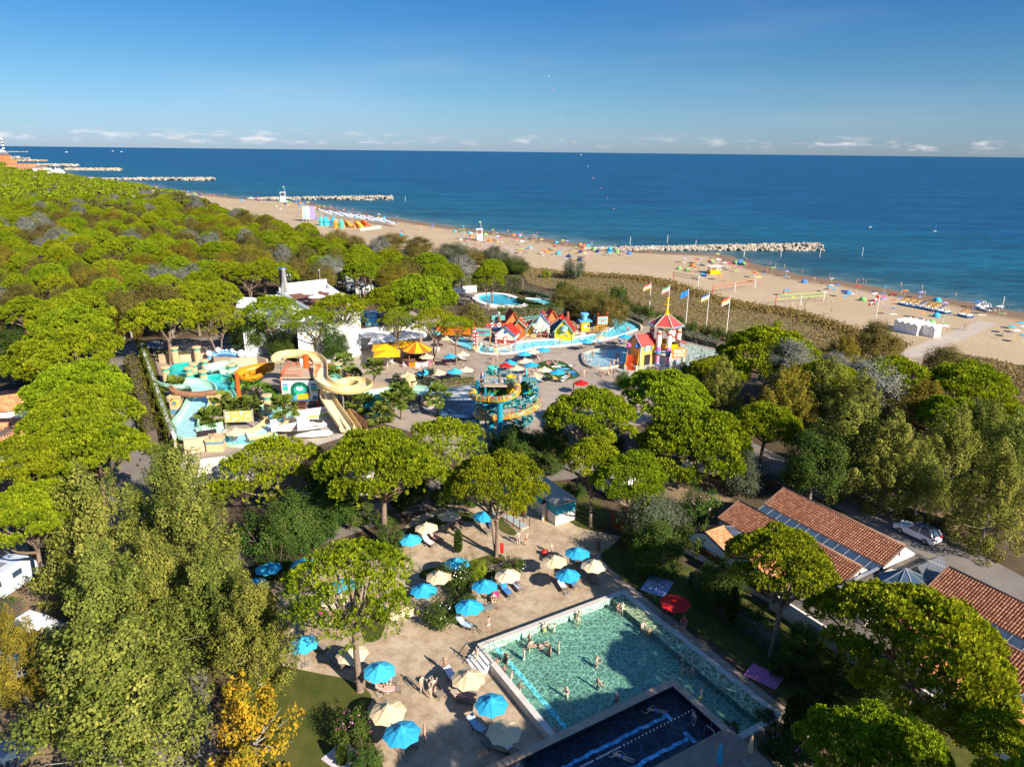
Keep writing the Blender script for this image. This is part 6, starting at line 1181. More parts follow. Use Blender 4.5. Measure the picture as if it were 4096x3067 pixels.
mb = MB(); mb.tube(smooth_line([(-3.7,0,4.2),(-2.6,0,3.4),(-1,-.1,3.1),(1,-.1,3.1),(2.4,0,3.3),(3.4,.1,3.5)],4),[.3,.38,.45,.5] + [.5]*13 + [.48,.42,.34,.25],10); 
for e in ((-3.4,-.3,4.8),(-3.9,.2,4.4),(-3.6,-.6,2.2),(3.4,-.6,2.5),(2.4,-.6,2.3)): mb.tube([(-2.4 if e[0] < 0 else 2.2,0,3.3),Vector((-2.4 if e[0] < 0 else 2.2,0,3.3)).lerp(Vector(e),.6) + Vector((0,-.1,.1)),e],[.28,.2,.08],7)
mb.build('log',mat_brownw,arch_,smooth=True)
rb = empty('rainbow_arch',zp1(850,285,0),rad(0),'blue arch ornament topped with white bubbles behind the slide pools','ornament')
for k,c in enumerate(('#5f9fd6','#8cc0ea','#3f74b8')):
 mb = MB(); mb.tube([((3.6 - .42*k)*math.cos(t),0,(1.9 - .4*k)*math.sin(t) + .6) for t in [math.pi*i/16 for i in range(17)]],.24,8); mb.build('band',paint(c,.4),rb,smooth=True)
for (x,z,r) in ((-3.2,2.0,.6),(-1.4,2.7,.55),(.2,2.65,.25),(1.3,2.6,.42),(2.0,2.3,.25),(3.0,2.0,.8),(-.5,2.6,.2)): mb = MB(); mb.ball((x,-.1,z),r,12,8); mb.build('bubble',mat_white,rb,smooth=True)
bd = empty('map_board',zp1(995,1000),rad(8),'orange painted map board on two grey posts','sign')
for x in (-2.0,2.0): mb = MB(); mb.box((x,0,1.5),(.18,.18,3.0)); mb.build('post',mat_bark_grey,bd)
def mapmat():
 m,N,L,b = new_mat('painted_map'); v = coords(N,L); f = noise(N,L,v,1.6,6,.65); L.new(ramp(N,L,f,[(.30,hexc('#3f9fc4')),(.42,hexc('#9fd3dd')),(.48,hexc('#f0c877')),(.55,hexc('#ef9a3c')),(.68,hexc('#f6d9a4'))]),b.inputs['Base Color']); return m
mb = MB(); mb.box((0,-.05,1.9),(3.8,.1,1.7)); mb.build('board',mapmat(),bd)
def lettering(text,size,mat,parent,loc,rot,bold=0.0,name='lettering',spacing=1.0):
 cu = bpy.data.curves.new(name,'FONT'); cu.body = text; cu.size = size; cu.align_x = 'CENTER'; cu.align_y = 'CENTER'; cu.extrude = .012; cu.offset = bold; cu.space_character = spacing
 o = bpy.data.objects.new(name,cu); COL.objects.link(o); o.parent = parent; o.location = loc; o.rotation_euler = rot; cu.materials.append(mat); me = bpy.data.meshes.new_from_object(o.evaluated_get(bpy.context.evaluated_depsgraph_get())); bpy.data.objects.remove(o); o = link(name,me,parent,loc); o.rotation_euler = rot
 if not me.materials: me.materials.append(mat)
 return o
bn = empty('banner',zp1(1735,905),0,'white fabric banner with grey lettering and green hills before the concrete pad','banner'); e = zp1(1995,868) - zp1(1735,905); bn.rotation_euler = (0,0,math.atan2(e.y,e.x)); bw = e.length
mb = MB(); mb.box((bw/2,0,.85),(bw,.05,1.7)); mb.build('cloth',paint('#e8eef2',.6,.04),bn); mb = MB(); mb.add([(0.05,-.032,.18),(bw - .05,-.032,.18),(bw - .05,-.032,.55),(bw*.7,-.032,.68),(bw*.45,-.032,.5),(bw*.2,-.032,.62),(.05,-.032,.45)],[tuple(range(7))]); mb.build('printed_hills',paint('#a9c84e',.6,.15,1),bn)
lettering('unionlido',.62,paint('#6f7478',.6),bn,(bw*.52,-.035,1.18),(rad(90),0,0),.008); mb = MB(); mb.box((-.9,.1,.8),(1.6,.05,1.6)); mb.build('side_cloth',paint('#bcd9e6',.6,.06),bn)
sheet('concrete_pad',[zp1(*p)[:2] for p in [(1720,915),(2000,870),(2190,1040),(2100,1110),(1850,1190),(1700,1110),(1790,1010)]],.012,mat_conc)
ac = empty('seaplane',zp1(1680,1065),rad(18),'white wrecked seaplane with red stripe beside the concrete pad','aircraft')
mb = MB(); mb.tube([(-4,0,1.2),(-2.5,0,1.2),(-.5,0,1.25),(1.5,0,1.3),(3.0,0,1.2),(3.6,0,1.1)],[.3,.55,.75,.75,.55,.15],12); mb.build('fuselage',mat_white,ac,smooth=True); mb = MB(); mb.tube([(-1,-2.3,.7),(1.5,-2.4,.8),(3.6,-2.5,.75),(4.2,-2.5,.7)],[.25,.5,.45,.08],10); mb.build('float',mat_white,ac,smooth=True)
mb = MB(); mb.prism([(-.6,-3.4),(.8,-3.4),(.9,3.4),(-.6,3.4)],1.9,2.05); mb.build('wing',mat_white,ac); mb = MB(); mb.prism([(-4.2,-1.3),(-3.3,-1.3),(-3.2,1.3),(-4.2,1.3)],1.3,1.4); mb.box((-3.8,0,2.0),(.9,.1,1.4)); mb.build('tail',mat_white,ac)
mb = MB(); mb.tube([(1.2,0,1.62),(3.0,0,1.5)],[.53,.42],12); mb.build('cockpit',mat_dark,ac); mb = MB(); mb.box((.4,-.74,1.35),(4.2,.06,.12)); mb.build('stripe',mat_red,ac); mb = MB(); mb.box((4.3,-2.5,.72),(.06,1.4,.12),.6); mb.build('propeller',mat_dark,ac)
def rock_mesh(seed,r=1.0,n=9,m_=6,flat_=.8):
 rng = random.Random(seed); mb = MB(); mb.ball((0,0,0),r,n,m_); vs = []
 for (x,y,z) in mb.v: k = 1 + rng.uniform(-.2,.16); vs.append((x*k,y*k,z*k*flat_))
 mb.v = vs; return mb
hd = empty('stone_hand',zp2(1640,1180),rad(200),'tan stone giant hand reaching out of the chute','sculpture')
mb = MB(); mb.tube([(0,0,0),(0,0,1.2),(.1,0,2.0)],[.75,.7,.9],8); mb.build('wrist',mat_stone,hd)
for k in range(4):
 y = -.75 + .5*k; mb = MB(); mb.tube([(.2,y,2.0),(.5,y*1.1,3.0),(-.2,y*1.1,3.6 - .15*k),(-.8,y,3.1)],[.3,.3,.28,.2],8); mb.build('finger',mat_stone,hd)
mb = MB(); mb.tube([(.1,.9,1.8),(-.3,1.3,2.5),(-.9,1.0,2.7)],[.32,.28,.18],8); mb.build('thumb',mat_stone,hd)
dl = empty('dolphin_rock',zp2(1820,1260),rad(20),'blue-white leaping dolphin sculpture on a rock by the plunge pool','sculpture'); rock_mesh(5,1.6,flat_=.5).build('rock',mat_stone,dl,(0,0,.5)); mb = MB(); mb.tube(smooth_line([(-1.6,0,1.0),(-.6,0,2.3),(.6,0,2.9),(1.5,0,2.4),(1.9,0,1.9)],3),[.12,.3,.45,.6,.7,.72,.7,.66,.58,.5,.4,.28,.1][:13],10); mb.build('dolphin_body',paint('#9db9cf',.4,.15,1.5),dl,smooth=True); mb = MB(); mb.add([(.2,0,3.4),(.9,0,3.2),(.1,0,4.0)],[(0,1,2)]); mb.build('fin',paint('#7f9fbc',.4),dl)
pt = empty('ticket_plinth',zp1(740,1230),rad(8),'tan and blue decorated plinth with information screen at the chute end','plinth'); mb = MB(); mb.prism([(-1.1,-1),(1.1,-1),(1,1),(-1,1)],0,1.6); mb.build('body',mat_stone,pt); mb = MB(); mb.box((0,0,1.75),(2.4,2.2,.3)); mb.build('cap',mat_stone,pt); mb = MB(); mb.box((0,0,1.3),(2.26,2.06,.3)); mb.build('band',mat_stone_b,pt); mb = MB(); mb.ball((0,0,2.0),.5,10,6,(1.1,.8,.8)); mb.build('shell',paint('#c98c6a',.7),pt); mb = MB(); mb.box((-1.6,1.6,1.7),(2.6,.12,1.1),.35); mb.build('screen',mat_dark,pt)

# --- tube slide tower
tt = empty('tube_slide_tower',zt(900,1640),0,'teal and yellow tube slide tower beside the plunge pool','slide tower'); T0 = Vector(tt.location)
def ttp(mb,n,m,parent=None,smooth=False):
 mb.v = [(x - T0.x,y - T0.y,z) for x,y,z in mb.v]; return mb.build(n,m,parent or tt,smooth=smooth)
def jungle(name,cols,scale):
 m,N,L,b = new_mat(name); v = coords(N,L,'World'); f = noise(N,L,v,scale,3,.5); r = ramp(N,L,f,cols); r_ = [n for n in N if n.type == 'VALTORGB'][-1]; r_.color_ramp.interpolation = 'CONSTANT'; L.new(r,b.inputs['Base Color']); b.inputs['Roughness'].default_value = .18; b.inputs['Specular IOR Level'].default_value = .6; return m
mat_tubeA = jungle('patterned_tube',[(0,hexc('#5f7d5a')),(.42,hexc('#86a36c')),(.50,hexc('#b3523a')),(.60,hexc('#8f8a55')),(.68,hexc('#567a78'))],1.6); mat_tubeB = jungle('leaf_tube',[(0,hexc('#0f4d52')),(.44,hexc('#0a3439')),(.53,hexc('#9fc4b4')),(.585,hexc('#14585c')),(.68,hexc('#0c3d42'))],1.5)
mat_camo = jungle('jungle_print',[(0,hexc('#123b2c')),(.45,hexc('#2f6a2c')),(.53,hexc('#8db23c')),(.58,hexc('#15352c')),(.66,hexc('#1f4a4e'))],2.2)
def tube_slide(pts,label_,matt,ringm,r=.5):
 c = smooth_line([zt(*p) for p in pts],6); o = ttp(MB().tube(c,r,14),'tube',matt,smooth=True); o['label'] = label_; acc = 0
 for i in range(1,len(c)):
  acc += (c[i] - c[i - 1]).length
  if acc > 2.0 and i < len(c) - 1: acc = 0; d = (c[i + 1] - c[i - 1]).normalized(); ttp(MB().tube([c[i] - d*.06,c[i] + d*.06],r*1.13,14),'flange',ringm,o,True)
 l = [];
 for i,p in enumerate(c): d = (c[min(i + 1,len(c) - 1)] - c[max(i - 1,0)]); s = Vector((d.y,-d.x,0)).normalized(); out = (p - (T0 + Vector((0,2.2,0)))); s = s if s.dot(Vector((out.x,out.y,0))) > 0 else -s; l.append(p + s*r*.97 + Vector((0,0,-.25*r)))
 ttp(MB().tube(l,.055,5),'seam',ringm,o,True)
tube_slide([(1130,470,7.5),(1190,560,7.2),(1240,680,6.9),(1180,800,6.6),(1020,890,6.3),(800,935,6.05),(560,930,5.8),(330,905,5.6),(190,850,5.45),(165,780,5.3),(260,730,5.2),(420,710,5.1),(620,670,5.0),(850,650,4.9)],'upper patterned tube with yellow rings',mat_tubeA,mat_yel)
tube_slide([(1480,520,6.7),(1610,640,6.2),(1660,760,5.7),(1600,880,5.2),(1400,970,4.8),(1150,1040,4.5),(850,1090,4.3),(550,1115,4.1),(350,1085,3.9),(320,1030,3.8),(430,990,3.6),(700,960,3.4)],'dark teal leaf-patterned tube',mat_tubeB,mat_teal)
tube_slide([(1640,930,4.4),(1710,1000,4.1),(1680,1080,3.8),(1540,1170,3.5),(1330,1260,3.2),(1050,1325,2.95),(750,1355,2.75),(480,1355,2.55),(320,1310,2.4),(280,1240,2.3),(370,1190,2.2),(560,1150,2.1)],'lower patterned tube with yellow rings',mat_tubeA,mat_yel)
tube_slide([(1540,1350,1.6),(1500,1440,1.3),(1380,1520,1.1),(1150,1580,.95),(900,1600,.9)],'lowest teal tube end',mat_tubeB,mat_teal)
for (u,v,vt,r) in ((300,1500,490,.34),(620,1660,790,.36),(1385,1480,720,.33),(820,1900,1035,.43),(1385,1560,1100,.30)):
 b = zt(u,v); h = height_over(b,(1440 + vt*.16909)/K); ttp(MB().lathe([(r,0),(r,h - .1),(r*.9,h)],b,16),'column',mat_teal,smooth=False)
PFc = zt(860,520,6.6); px_,py_ = PFc.x,PFc.y
ttp(MB().box((px_,py_,6.6),(5.2,4.2,.2)),'platform',paint('#b9a68b',.7,.1))
mb = MB()
for a,b in (((-2.6,-2.1),(2.6,-2.1)),((-2.6,2.1),(2.6,2.1)),((-2.6,-2.1),(-2.6,2.1)),((2.6,-2.1),(2.6,2.1))):
 for z in (7.2,7.75): mb.beam((px_ + a[0],py_ + a[1],z),(px_ + b[0],py_ + b[1],z),.07)
 for k in range(9): q = k/8; x,y = a[0] + (b[0] - a[0])*q,a[1] + (b[1] - a[1])*q; mb.beam((px_ + x,py_ + y,6.7),(px_ + x,py_ + y,7.75),.04)
ttp(mb,'railing',mat_teal)
for dx in (-2.3,2.3):
 for dy in (-1.8,1.8): ttp(MB().box((px_ + dx,py_ + dy,3.3),(.25,.25,6.6)),'frame_post',mat_teal)
ttp(MB().box((px_ + .2,py_ + .4,4.9),(4.2,2.6,3.2)),'printed_panel',mat_camo); ttp(MB().box((px_ + 3.9,py_ + 1.2,5.4),(2.6,1.4,2.2)),'printed_panel',mat_camo)
ttp(MB().box((px_ + 3.9,py_ + 1.2,6.75),(2.8,1.7,.18)),'stair_landing',paint('#4f8f93',.6)); mb = MB()
for k in range(12): mb.box((px_ + 5.2,py_ + 1.6 + .3*k,6.4 - .5*k),(1.3,.32,.06))
ttp(mb,'staircase',mat_teal)
f_ = zt(655,300,7.0); ttp(MB().lathe([(.70,0),(.72,.9),(.78,1.25),(.68,1.25),(.62,.2)],(f_.x,f_.y,6.75),18),'teal_funnel',mat_teal_l,smooth=True)
f_ = zt(1090,480,7.2); ttp(MB().lathe([(.62,0),(.64,1.2),(.7,1.4),(.58,1.4),(.55,.1)],(f_.x,f_.y,6.5),18),'yellow_funnel',mat_yel,smooth=True); ttp(MB().box((f_.x - .1,f_.y - .3,6.1),(1.2,1.0,1.3)),'yellow_inlet',mat_yel)
mat_tot = jungle('carnival_paint',[(0,hexc('#3657c8')),(.42,hexc('#8fb4ef')),(.5,hexc('#f07a1c')),(.58,hexc('#f4b52a')),(.66,hexc('#e0522a'))],2.6)
for (u,v,z) in ((410,400,6.8),(720,590,6.4),(870,580,6.4),(1290,470,6.8)):
 q = zt(u,v,z); ttp(MB().tube([(q.x - .15,q.y,q.z + .75),(q.x + .05,q.y,q.z + .4),(q.x,q.y,q.z - .1),(q.x - .1,q.y,q.z - .6),(q.x - .25,q.y,q.z - .95)],[.22,.34,.32,.28,.2],10),'ornament',mat_tot,smooth=True)
for (u,v,u2,v2,z) in ((430,1060,820,1040,5.0),(1385,800,1640,700,6.0),(820,1040,1100,950,5.9)): ttp(MB().beam(zt(u,v,z),zt(u2,v2,z),.14),'brace',mat_teal)

# --- fishing village island, castle, bars
sheet('village_island',[p[:2] for p in smooth_line([zv(60,440),zv(130,540),zv(420,590),zv(620,570),zv(770,520),zv(850,450),zv(1050,425),zv(1350,440),zv(1700,400),zv(2000,330),zv(2080,260),zv(1980,200),zv(1500,150),zv(900,120),zv(300,240),zv(60,330)],2,True)],.02,mat_path)
def cottage(p,rz,w,d,h,rise,wallc,roofc,trimc,label,skew=.0,low=None,over=.35,door=None,win=True):
 """crooked storybook hut, ridge along local y, gable facing local -y"""
 o = empty('village_hut',p,rz,label,'hut','fishing village huts'); o.scale = (.9,.9,.88); wm,rm,tm = paint(wallc,.75,.2,3),paint(roofc,.7,.25,4),paint(trimc,.65,.2,4)
 mb = MB(); x = w/2; ap = (skew,0,h + rise); mb.prism([(-x,-d/2),(x,-d/2),(x,d/2),(-x,d/2)],0,h)
 for y in (-d/2,d/2): mb.add([(-x,y,h),(x,y,h),(skew,y,h + rise)],[(0,1,2)])
 mb.build('wall',wm,o)
 if low: mb = MB(); mb.prism([(-x - .03,-d/2 - .03),(x + .03,-d/2 - .03),(x + .03,d/2 + .03),(-x - .03,d/2 + .03)],0,h*.42); mb.build('lower_boards',paint(low,.7,.1,2),o)
 for s in (-1,1):   # roof slopes laid in boards, sagging a little towards the ridge middle
  ev = Vector((s*(x + over),0,h - over*rise/x)); rg = Vector((skew,0,h + rise + .05)); n = 7
  for k in range(n):
   y0,y1 = -d/2 - over + (d + 2*over)*k/n,-d/2 - over + (d + 2*over)*(k + 1)/n - .03; sg = lambda y: -.16*math.cos(y/d*2.6)*(rise > 1); mb = MB(); lift = .02*(k % 2)
   q = [(ev.x,y0,ev.z + lift),(ev.x,y1,ev.z + lift),(rg.x,y1,rg.z + sg(y1) + lift),(rg.x,y0,rg.z + sg(y0) + lift)]; mb.add(q + [(a,b,c - .09) for a,b,c in q],[(0,1,2,3),(7,6,5,4),(0,4,5,1),(1,5,6,2),(2,6,7,3),(3,7,4,0)]); mb.build('roof_board',rm,o)
 mb = MB()
 for s in (-1,1): mb.beam((skew,-d/2 - over,h + rise + .02),(s*(x + over),-d/2 - over,h - over*rise/x),.12,.2); mb.beam((s*x,-d/2 - .04,0),(s*x,-d/2 - .04,h),.14,.08)
 mb.build('trim',tm,o)
 if door: mb = MB(); mb.box((0,-d/2 - .04,.95),(.95,.08,1.9)); dd = mb.build('door',paint(door,.6),o); mb = MB(); mb.box((0,-d/2 - .09,1.3),(.6,.03,.7)); mb.box((0,-d/2 - .09,.5),(.6,.03,.5)); mb.build('door_panel',mat_white,dd)
 if win:
  mb = MB(); z = h + rise*.25 if door else h*.55; mb.box((skew*.3,-d/2 - .05,z),(.7,.07,.7)); ww = mb.build('window',tm,o); mb = MB()
  for a in (-.16,.16):
   for b in (-.16,.16): mb.box((skew*.3 + a,-d/2 - .09,z + b),(.26,.03,.26))
  mb.build('pane',paint('#3a5f96',.2),ww)
 return o
R1,R2,W1,B1 = '#b02a1c','#8c2f26','#eadfc6','#3f78b5'
cottage(zv(555,470),rad(-14),4.6,4.6,2.6,1.9,W1,R1,B1,'white and red hut with red door at the village front',0,'#a02a20',door='#c23220')
cottage(zv(590,330),rad(10),3.2,5,3.4,2.6,'#c8763f','#c2331f','#b04a24','tall leaning orange hut behind the red door hut',.5)
cottage(zv(760,380),rad(-8),2.6,4,3.0,1.6,'#d9662c','#cf4a22','#5fae9f','tilted orange hut with turquoise beams',-.6)
cottage(zv(920,370),rad(4),3.2,3.6,2.2,1.5,'#e2b23c','#b23a20','#4fa89b','yellow hut with window counter between the orange hut and the shell net',.1)
cottage(zv(1080,370),rad(-6),3.0,4.2,3.8,2.4,W1,R2,'#4c86bd','white hut with dark red roof behind the shell net',-.5,'#a92c22')
cottage(zv(1190,320),rad(6),2.8,4.6,4.0,2.3,'#cf7a44','#c8402a','#b5562e','tall orange hut with pointed gable at the back',.1)
cottage(zv(1300,330),rad(-10),3.4,4.4,2.8,1.8,'#4f6a86','#a8241d','#d98a5a','low blue-grey hut with swooping red roof',.6)
sh = cottage(zv(1395,410),rad(-12),4.4,4.6,2.4,2.9,'#e8b921',R2,'#5cb0a6','yellow hut with shark head over its arched window',0,win=False)
mb = MB(); mb.ball((.2,-2.6,3.1),.95,12,8,(1,.9,.9)); s_ = mb.build('shark_head',paint('#7fa9c6',.5),sh,smooth=True); mb = MB(); mb.ball((.2,-3.0,2.75),.62,12,6,(1,.8,.55)); mb.build('shark_mouth',paint('#efe3da',.5),s_,smooth=True); mb = MB(); mb.tube([(-1.1,-2.34,.9)] + [(1.1*-math.cos(t),-2.34,.9 + .9*math.sin(t)) for t in [math.pi*k/8 for k in range(9)]] + [(1.1,-2.34,.9)],.1,6); mb.build('window',paint('#5aa5c4',.5),sh)
for k,(u,v,z,r,c) in enumerate([(430,300,3.4,.4,'#7d4a33'),(1440,210,3.2,.35,'#8a5a40')]):
 q = zv(u,v + 100); mb = MB(); mb.tube([q,q + Vector((.1,0,2.2)),q + Vector((-.15,0,z + 1.4))],[r,r,r*.8],8); tag(mb.build('crooked_chimney',paint(c,.8,.2)),'crooked brown chimney %s' % ('beside the red door hut' if k == 0 else 'beside the shark head hut'),'chimney')
net = empty('shell_net',zv(1040,400),0,'hanging net bag full of pale shells and floats','net'); mb = MB(); mb.ball((0,0,2.4),1.6,12,7,(1.25,.9,.8)); mb.build('net_bag',paint('#b9bdb0',.8,.2,4),net,smooth=True)
for k in range(14): t = k*1.3; mb = MB(); mb.ball((1.7*math.cos(t),-1.0 - .4*math.sin(t*2),2.2 + .7*math.sin(t*1.7)),.34,8,5); mb.build('float',paint(('#dfe6d8','#e6c08e','#c7d8d6')[k % 3],.5),net,smooth=True)
for d_ in (-1.6,1.6): mb = MB(); mb.tube([(d_,0,2.6),(0,0,4.8)],.05,5); mb.build('rope',mat_wall,net)
bm = empty('tumbled_beams',zv(850,400),0,'heap of turquoise timber beams leaning over the village','timber')
for k,(a,b) in enumerate([((-2.6,0,3.2),(2.4,0,4.6)),((-2,-.3,4.4),(2.6,-.2,5.0)),((-1.6,.2,1.5),(.2,0,5.0)),((-.4,-.4,1.2),(1.6,-.2,4.6)),((-2.6,-.4,.6),(-.6,-.3,2.6)),((0,.3,4),(4.4,.2,5.2)),((-2.2,0,2.2),(.8,-.4,2.9))]): mb = MB(); mb.beam(a,b,.22,.14); mb.build('beam',paint('#6fa8a0',.7,.12),bm)
dk = empty('lookout_deck',zv(380,400),rad(5),'red and blue lookout deck hung with white lifebuoys','deck'); mb = MB(); mb.box((0,0,2.5),(4.6,2.0,.25)); mb.build('floor',paint('#3d6fae',.6),dk); mb = MB(); mb.box((0,-1,3.05),(4.6,.12,.7)); mb.build('railing',paint('#c94a34',.6),dk)
for x in (-1.0,.6):
 mb = MB(); pts = [(x + .36*math.cos(t),-1.12,3.05 + .36*math.sin(t)) for t in [2*math.pi*i/12 for i in range(13)]]; mb.tube(pts,.11,6); mb.build('lifebuoy',mat_white,dk,smooth=True)
for x in (-2,2): mb = MB(); mb.box((x,0,1.2),(.2,.2,2.5)); mb.build('post',mat_bark_grey,dk)
mb = MB(); mb.box((.6,.6,4.3),(3.0,.12,1.1)); mb.build('board',paint('#5fa9a3',.7),dk)
def park_sign(p,rz,w,h,z,text,board,frame,tcol,label,size):
 o = empty('sign_board',p,rz,label,'sign')
 for x in (-w*.42,w*.42): mb = MB(); mb.box((x,.12,z/2 + .4),(.2,.2,z + h)); mb.build('post',paint('#b98a3c',.7,.15),o); mb = MB(); mb.ball((x,.12,z + h + .55),.26,8,6); mb.build('knob',mat_red,o,smooth=True)
 mb = MB(); mb.box((0,0,z + h/2),(w,.14,h)); f_ = mb.build('frame',paint(frame,.6),o); mb = MB(); mb.box((0,-.09,z + h/2),(w - .3,.06,h - .3)); mb.build('panel',paint(board,.6),o)
 for i,t in enumerate(text): lettering(t,size*(1 if i == 0 else .8),paint(tcol,.6),o,(0,-.135,z + h/2 + (.28 - .56*i)*size),(rad(90),0,0),.012)
 return o
park_sign(zv(175,530),rad(-10),4.2,1.9,2.1,["FISHERMAN'S",'Village'],'#57b5ac','#d0742f','#9c2f6a','turquoise village sign with red knobs at the river steps',.62)
park_sign(zv(1945,350),rad(14),2.6,1.9,2.2,["FISHERMAN'S",'Village'],'#7cc7cf','#d9622f','#c2403c','turquoise sign with red knobs beside the wooden boat',.38)
for (u,v,hb,lb) in ((65,610,3.2,'striped pole at the left of the river steps, taller one'),(100,615,2.4,'striped pole at the left of the river steps, shorter one'),(380,640,2.8,'striped pole on the rock right of the river steps')):
 o = empty('striped_pole',zv(u,v),0,'red and white ' + lb,'pole','striped mooring poles'); rock_mesh(int(u),.6,8,6,1.2).build('rock',mat_stone,o,(0,0,.7))
 for k in range(8): mb = MB(); mb.lathe([(.26,0),(.26,hb/8)],(0,0,1.3 + hb/8*k),10); mb.build('stripe',mat_red if k % 2 == 0 else mat_white,o)
 mb = MB(); mb.ball((0,0,1.5 + hb),.28,10,6); mb.build('knob',mat_red,o,smooth=True)
bt = empty('wrecked_boat',zv(1720,360),rad(12),'brown wooden boat with blue and yellow wheelhouse on the island','boat')
mb = MB(); L0 = [(-4.4,0,1.5),(-3,-.9,1.0),(0,-1.2,.8),(2.6,-1.0,1.0),(4.4,0,1.8),(2.6,1.0,1.0),(0,1.2,.8),(-3,.9,1.0)]; mb.add([(x,y,z) for x,y,z in L0] + [(x*.8,y*.45,.1) for x,y,z in L0],[tuple(range(8,16))[::-1]] + [(i,(i + 1) % 8,8 + (i + 1) % 8,8 + i) for i in range(8)] + [tuple(range(8))]); mb.build('hull',mat_brownw,bt)
mb = MB(); mb.box((-.6,0,2.0),(1.9,1.5,2.4)); mb.build('wheelhouse',mat_yel,bt); mb = MB(); mb.box((-.6,0,3.3),(2.9,2.3,.3)); mb.build('wheelhouse_roof',paint('#5aa0cf',.5),bt); mb = MB(); mb.lathe([(.6,3.4),(.7,4.6),(.95,4.6),(.95,5.0),(.5,5.0)],(-.7,0,0),12); mb.build('funnel',paint('#6fb7da',.5),bt)
mb = MB(); mb.tube([(-1.0,-.8,2.2)] + [(-.6 + .35*math.cos(t),-.82,2.1 + .35*math.sin(t)) for t in [2*math.pi*i/10 for i in range(11)]],.09,6); mb.build('lifebuoy',mat_white,bt); mb = MB(); mb.box((.0,-.77,2.2),(.5,.06,.6)); mb.build('window',mat_glass,bt)
for k in range(6): mb = MB(); mb.box((1.4 + .5*k,-1.0 + .08*k,1.5),(.07,.07,.9)); mb.build('rail_post',mat_yel,bt)
mb = MB(); mb.beam((1.2,-1.02,1.95),(4.3,-.5,2.2),.08); mb.build('rail',mat_yel,bt)
for k in range(2): mb = MB(); mb.tube([(-4.6 - k,.4*k,.2),(-4.4 - k,.4*k,2.2),(-3.6 - k,.4*k,3.2),(-2.7 - k*.8,.4*k,2.6),(-2.2 - k,.4*k,1.0)],.22,7); mb.build('broken_rib',mat_brownw,bt,smooth=True)
for k,(u,v,r) in enumerate(((1560,370,.9),(1650,380,.8),(1210,380,.6),(690,490,.5),(155,520,.5),(330,540,.5),(1890,330,.5))):
 o = rock_mesh(40 + k,r).build('boulder' if k not in (3,5) else 'barrel',paint('#b9b1a2',.85,.12,2) if k not in (3,5) else mat_bark_grey,loc=zv(u,v) + Vector((0,0,r*.5))); tag(o,'grey %s on the village island, %s from the red door hut' % ('rock' if k not in (3,5) else 'barrel',['fifth','sixth','fourth','first','third','second','seventh'][k]),'rock')
fp = [zv(*p) for p in ((435,560),(570,560),(675,545),(830,440),(935,420),(1042,410),(1150,420),(1285,430),(1380,425),(1490,415),(1595,400),(1685,385),(1770,370),(1860,345),(1990,335),(2045,310))]
rf = empty('rope_fence',fp[0],0,'rope fence on pale posts along the village quay','fence'); mb2 = MB()
for i,p in enumerate(fp):
 mb = MB(); mb.tube([p - fp[0],p - fp[0] + Vector((0,0,1.3))],.11,7); mb.build('post',mat_bark_grey,rf)
 if i: a,b = fp[i - 1] - fp[0] + Vector((0,0,1.1)),p - fp[0] + Vector((0,0,1.1)); mb = MB(); mb.tube([a,a.lerp(b,.5) - Vector((0,0,.35)),b],.04,5); mb.build('rope',mat_wall,rf)
st = empty('spiral_stair',zv(320,300),0,'white stair climbing the ivy bank to the upper pool','stairs')
for k in range(14): mb = MB(); mb.box((.2*k*.6,.35*k,.25*k),(1.4,.4,.08),-.1*k); mb.build('tread',mat_white,st)
# --- columned play castle
CA = zcs(830,1420); ca = empty('play_castle',CA,0,'columned play castle with red hexagonal roof standing in the splash pool','play castle'); sc = mpp(CA)*.19324
def cs(u,z,y=0.0): return Vector(((u - 830)*sc,y,z))
mat_rr = paint('#c44b4b',.6,.12,3); mat_trim = paint('#a9c5a0',.6); mat_apr = paint('#eab56a',.6,.05)
ca.scale = (1,1,.86); cols_ = [(-.75,-.7),(1.1,-1.4),(3.4,.8),(2.7,3.0),(.3,3.8),(-1.7,2.0)]
for i,(x,y) in enumerate(cols_):
 for (nm,pf,mt) in (('foot',[(.42,0),(.5,.1),(.5,.35),(.36,.45)],'#6fb0d8'),('spotted_shaft',[(.36,.45),(.36,2.3)],'#e08fb8'),('collar',[(.46,2.3),(.5,2.45),(.5,2.6),(.42,2.75)],'#7a6048'),('blue_ring',[(.5,2.75),(.54,2.95),(.5,3.3)],'#4f8fd0'),('purple_ring',[(.48,3.3),(.52,3.5),(.5,4.2),(.4,4.3)],'#b56fb0'),('white_shaft',[(.34,4.3),(.5,5.4),(.5,7.2)],'#efece6'),('red_band',[(.51,7.2),(.51,7.6)],'#c43024'),('cream_neck',[(.45,7.6),(.40,8.5)],'#e9d5ac'),('capital',[(.38,8.5),(.52,8.9),(.52,9.1)],'#6d5a8c')):
  mb = MB(); mb.lathe(pf,(x,y,0),14); mb.build(nm,paint(mt,.55,.05),ca)
cxm,cym = .8,1.2; hexr = 3.5; hx = [(cxm + hexr*math.cos(t),cym + hexr*math.sin(t)) for t in [rad(60*k - 20) for k in range(6)]]
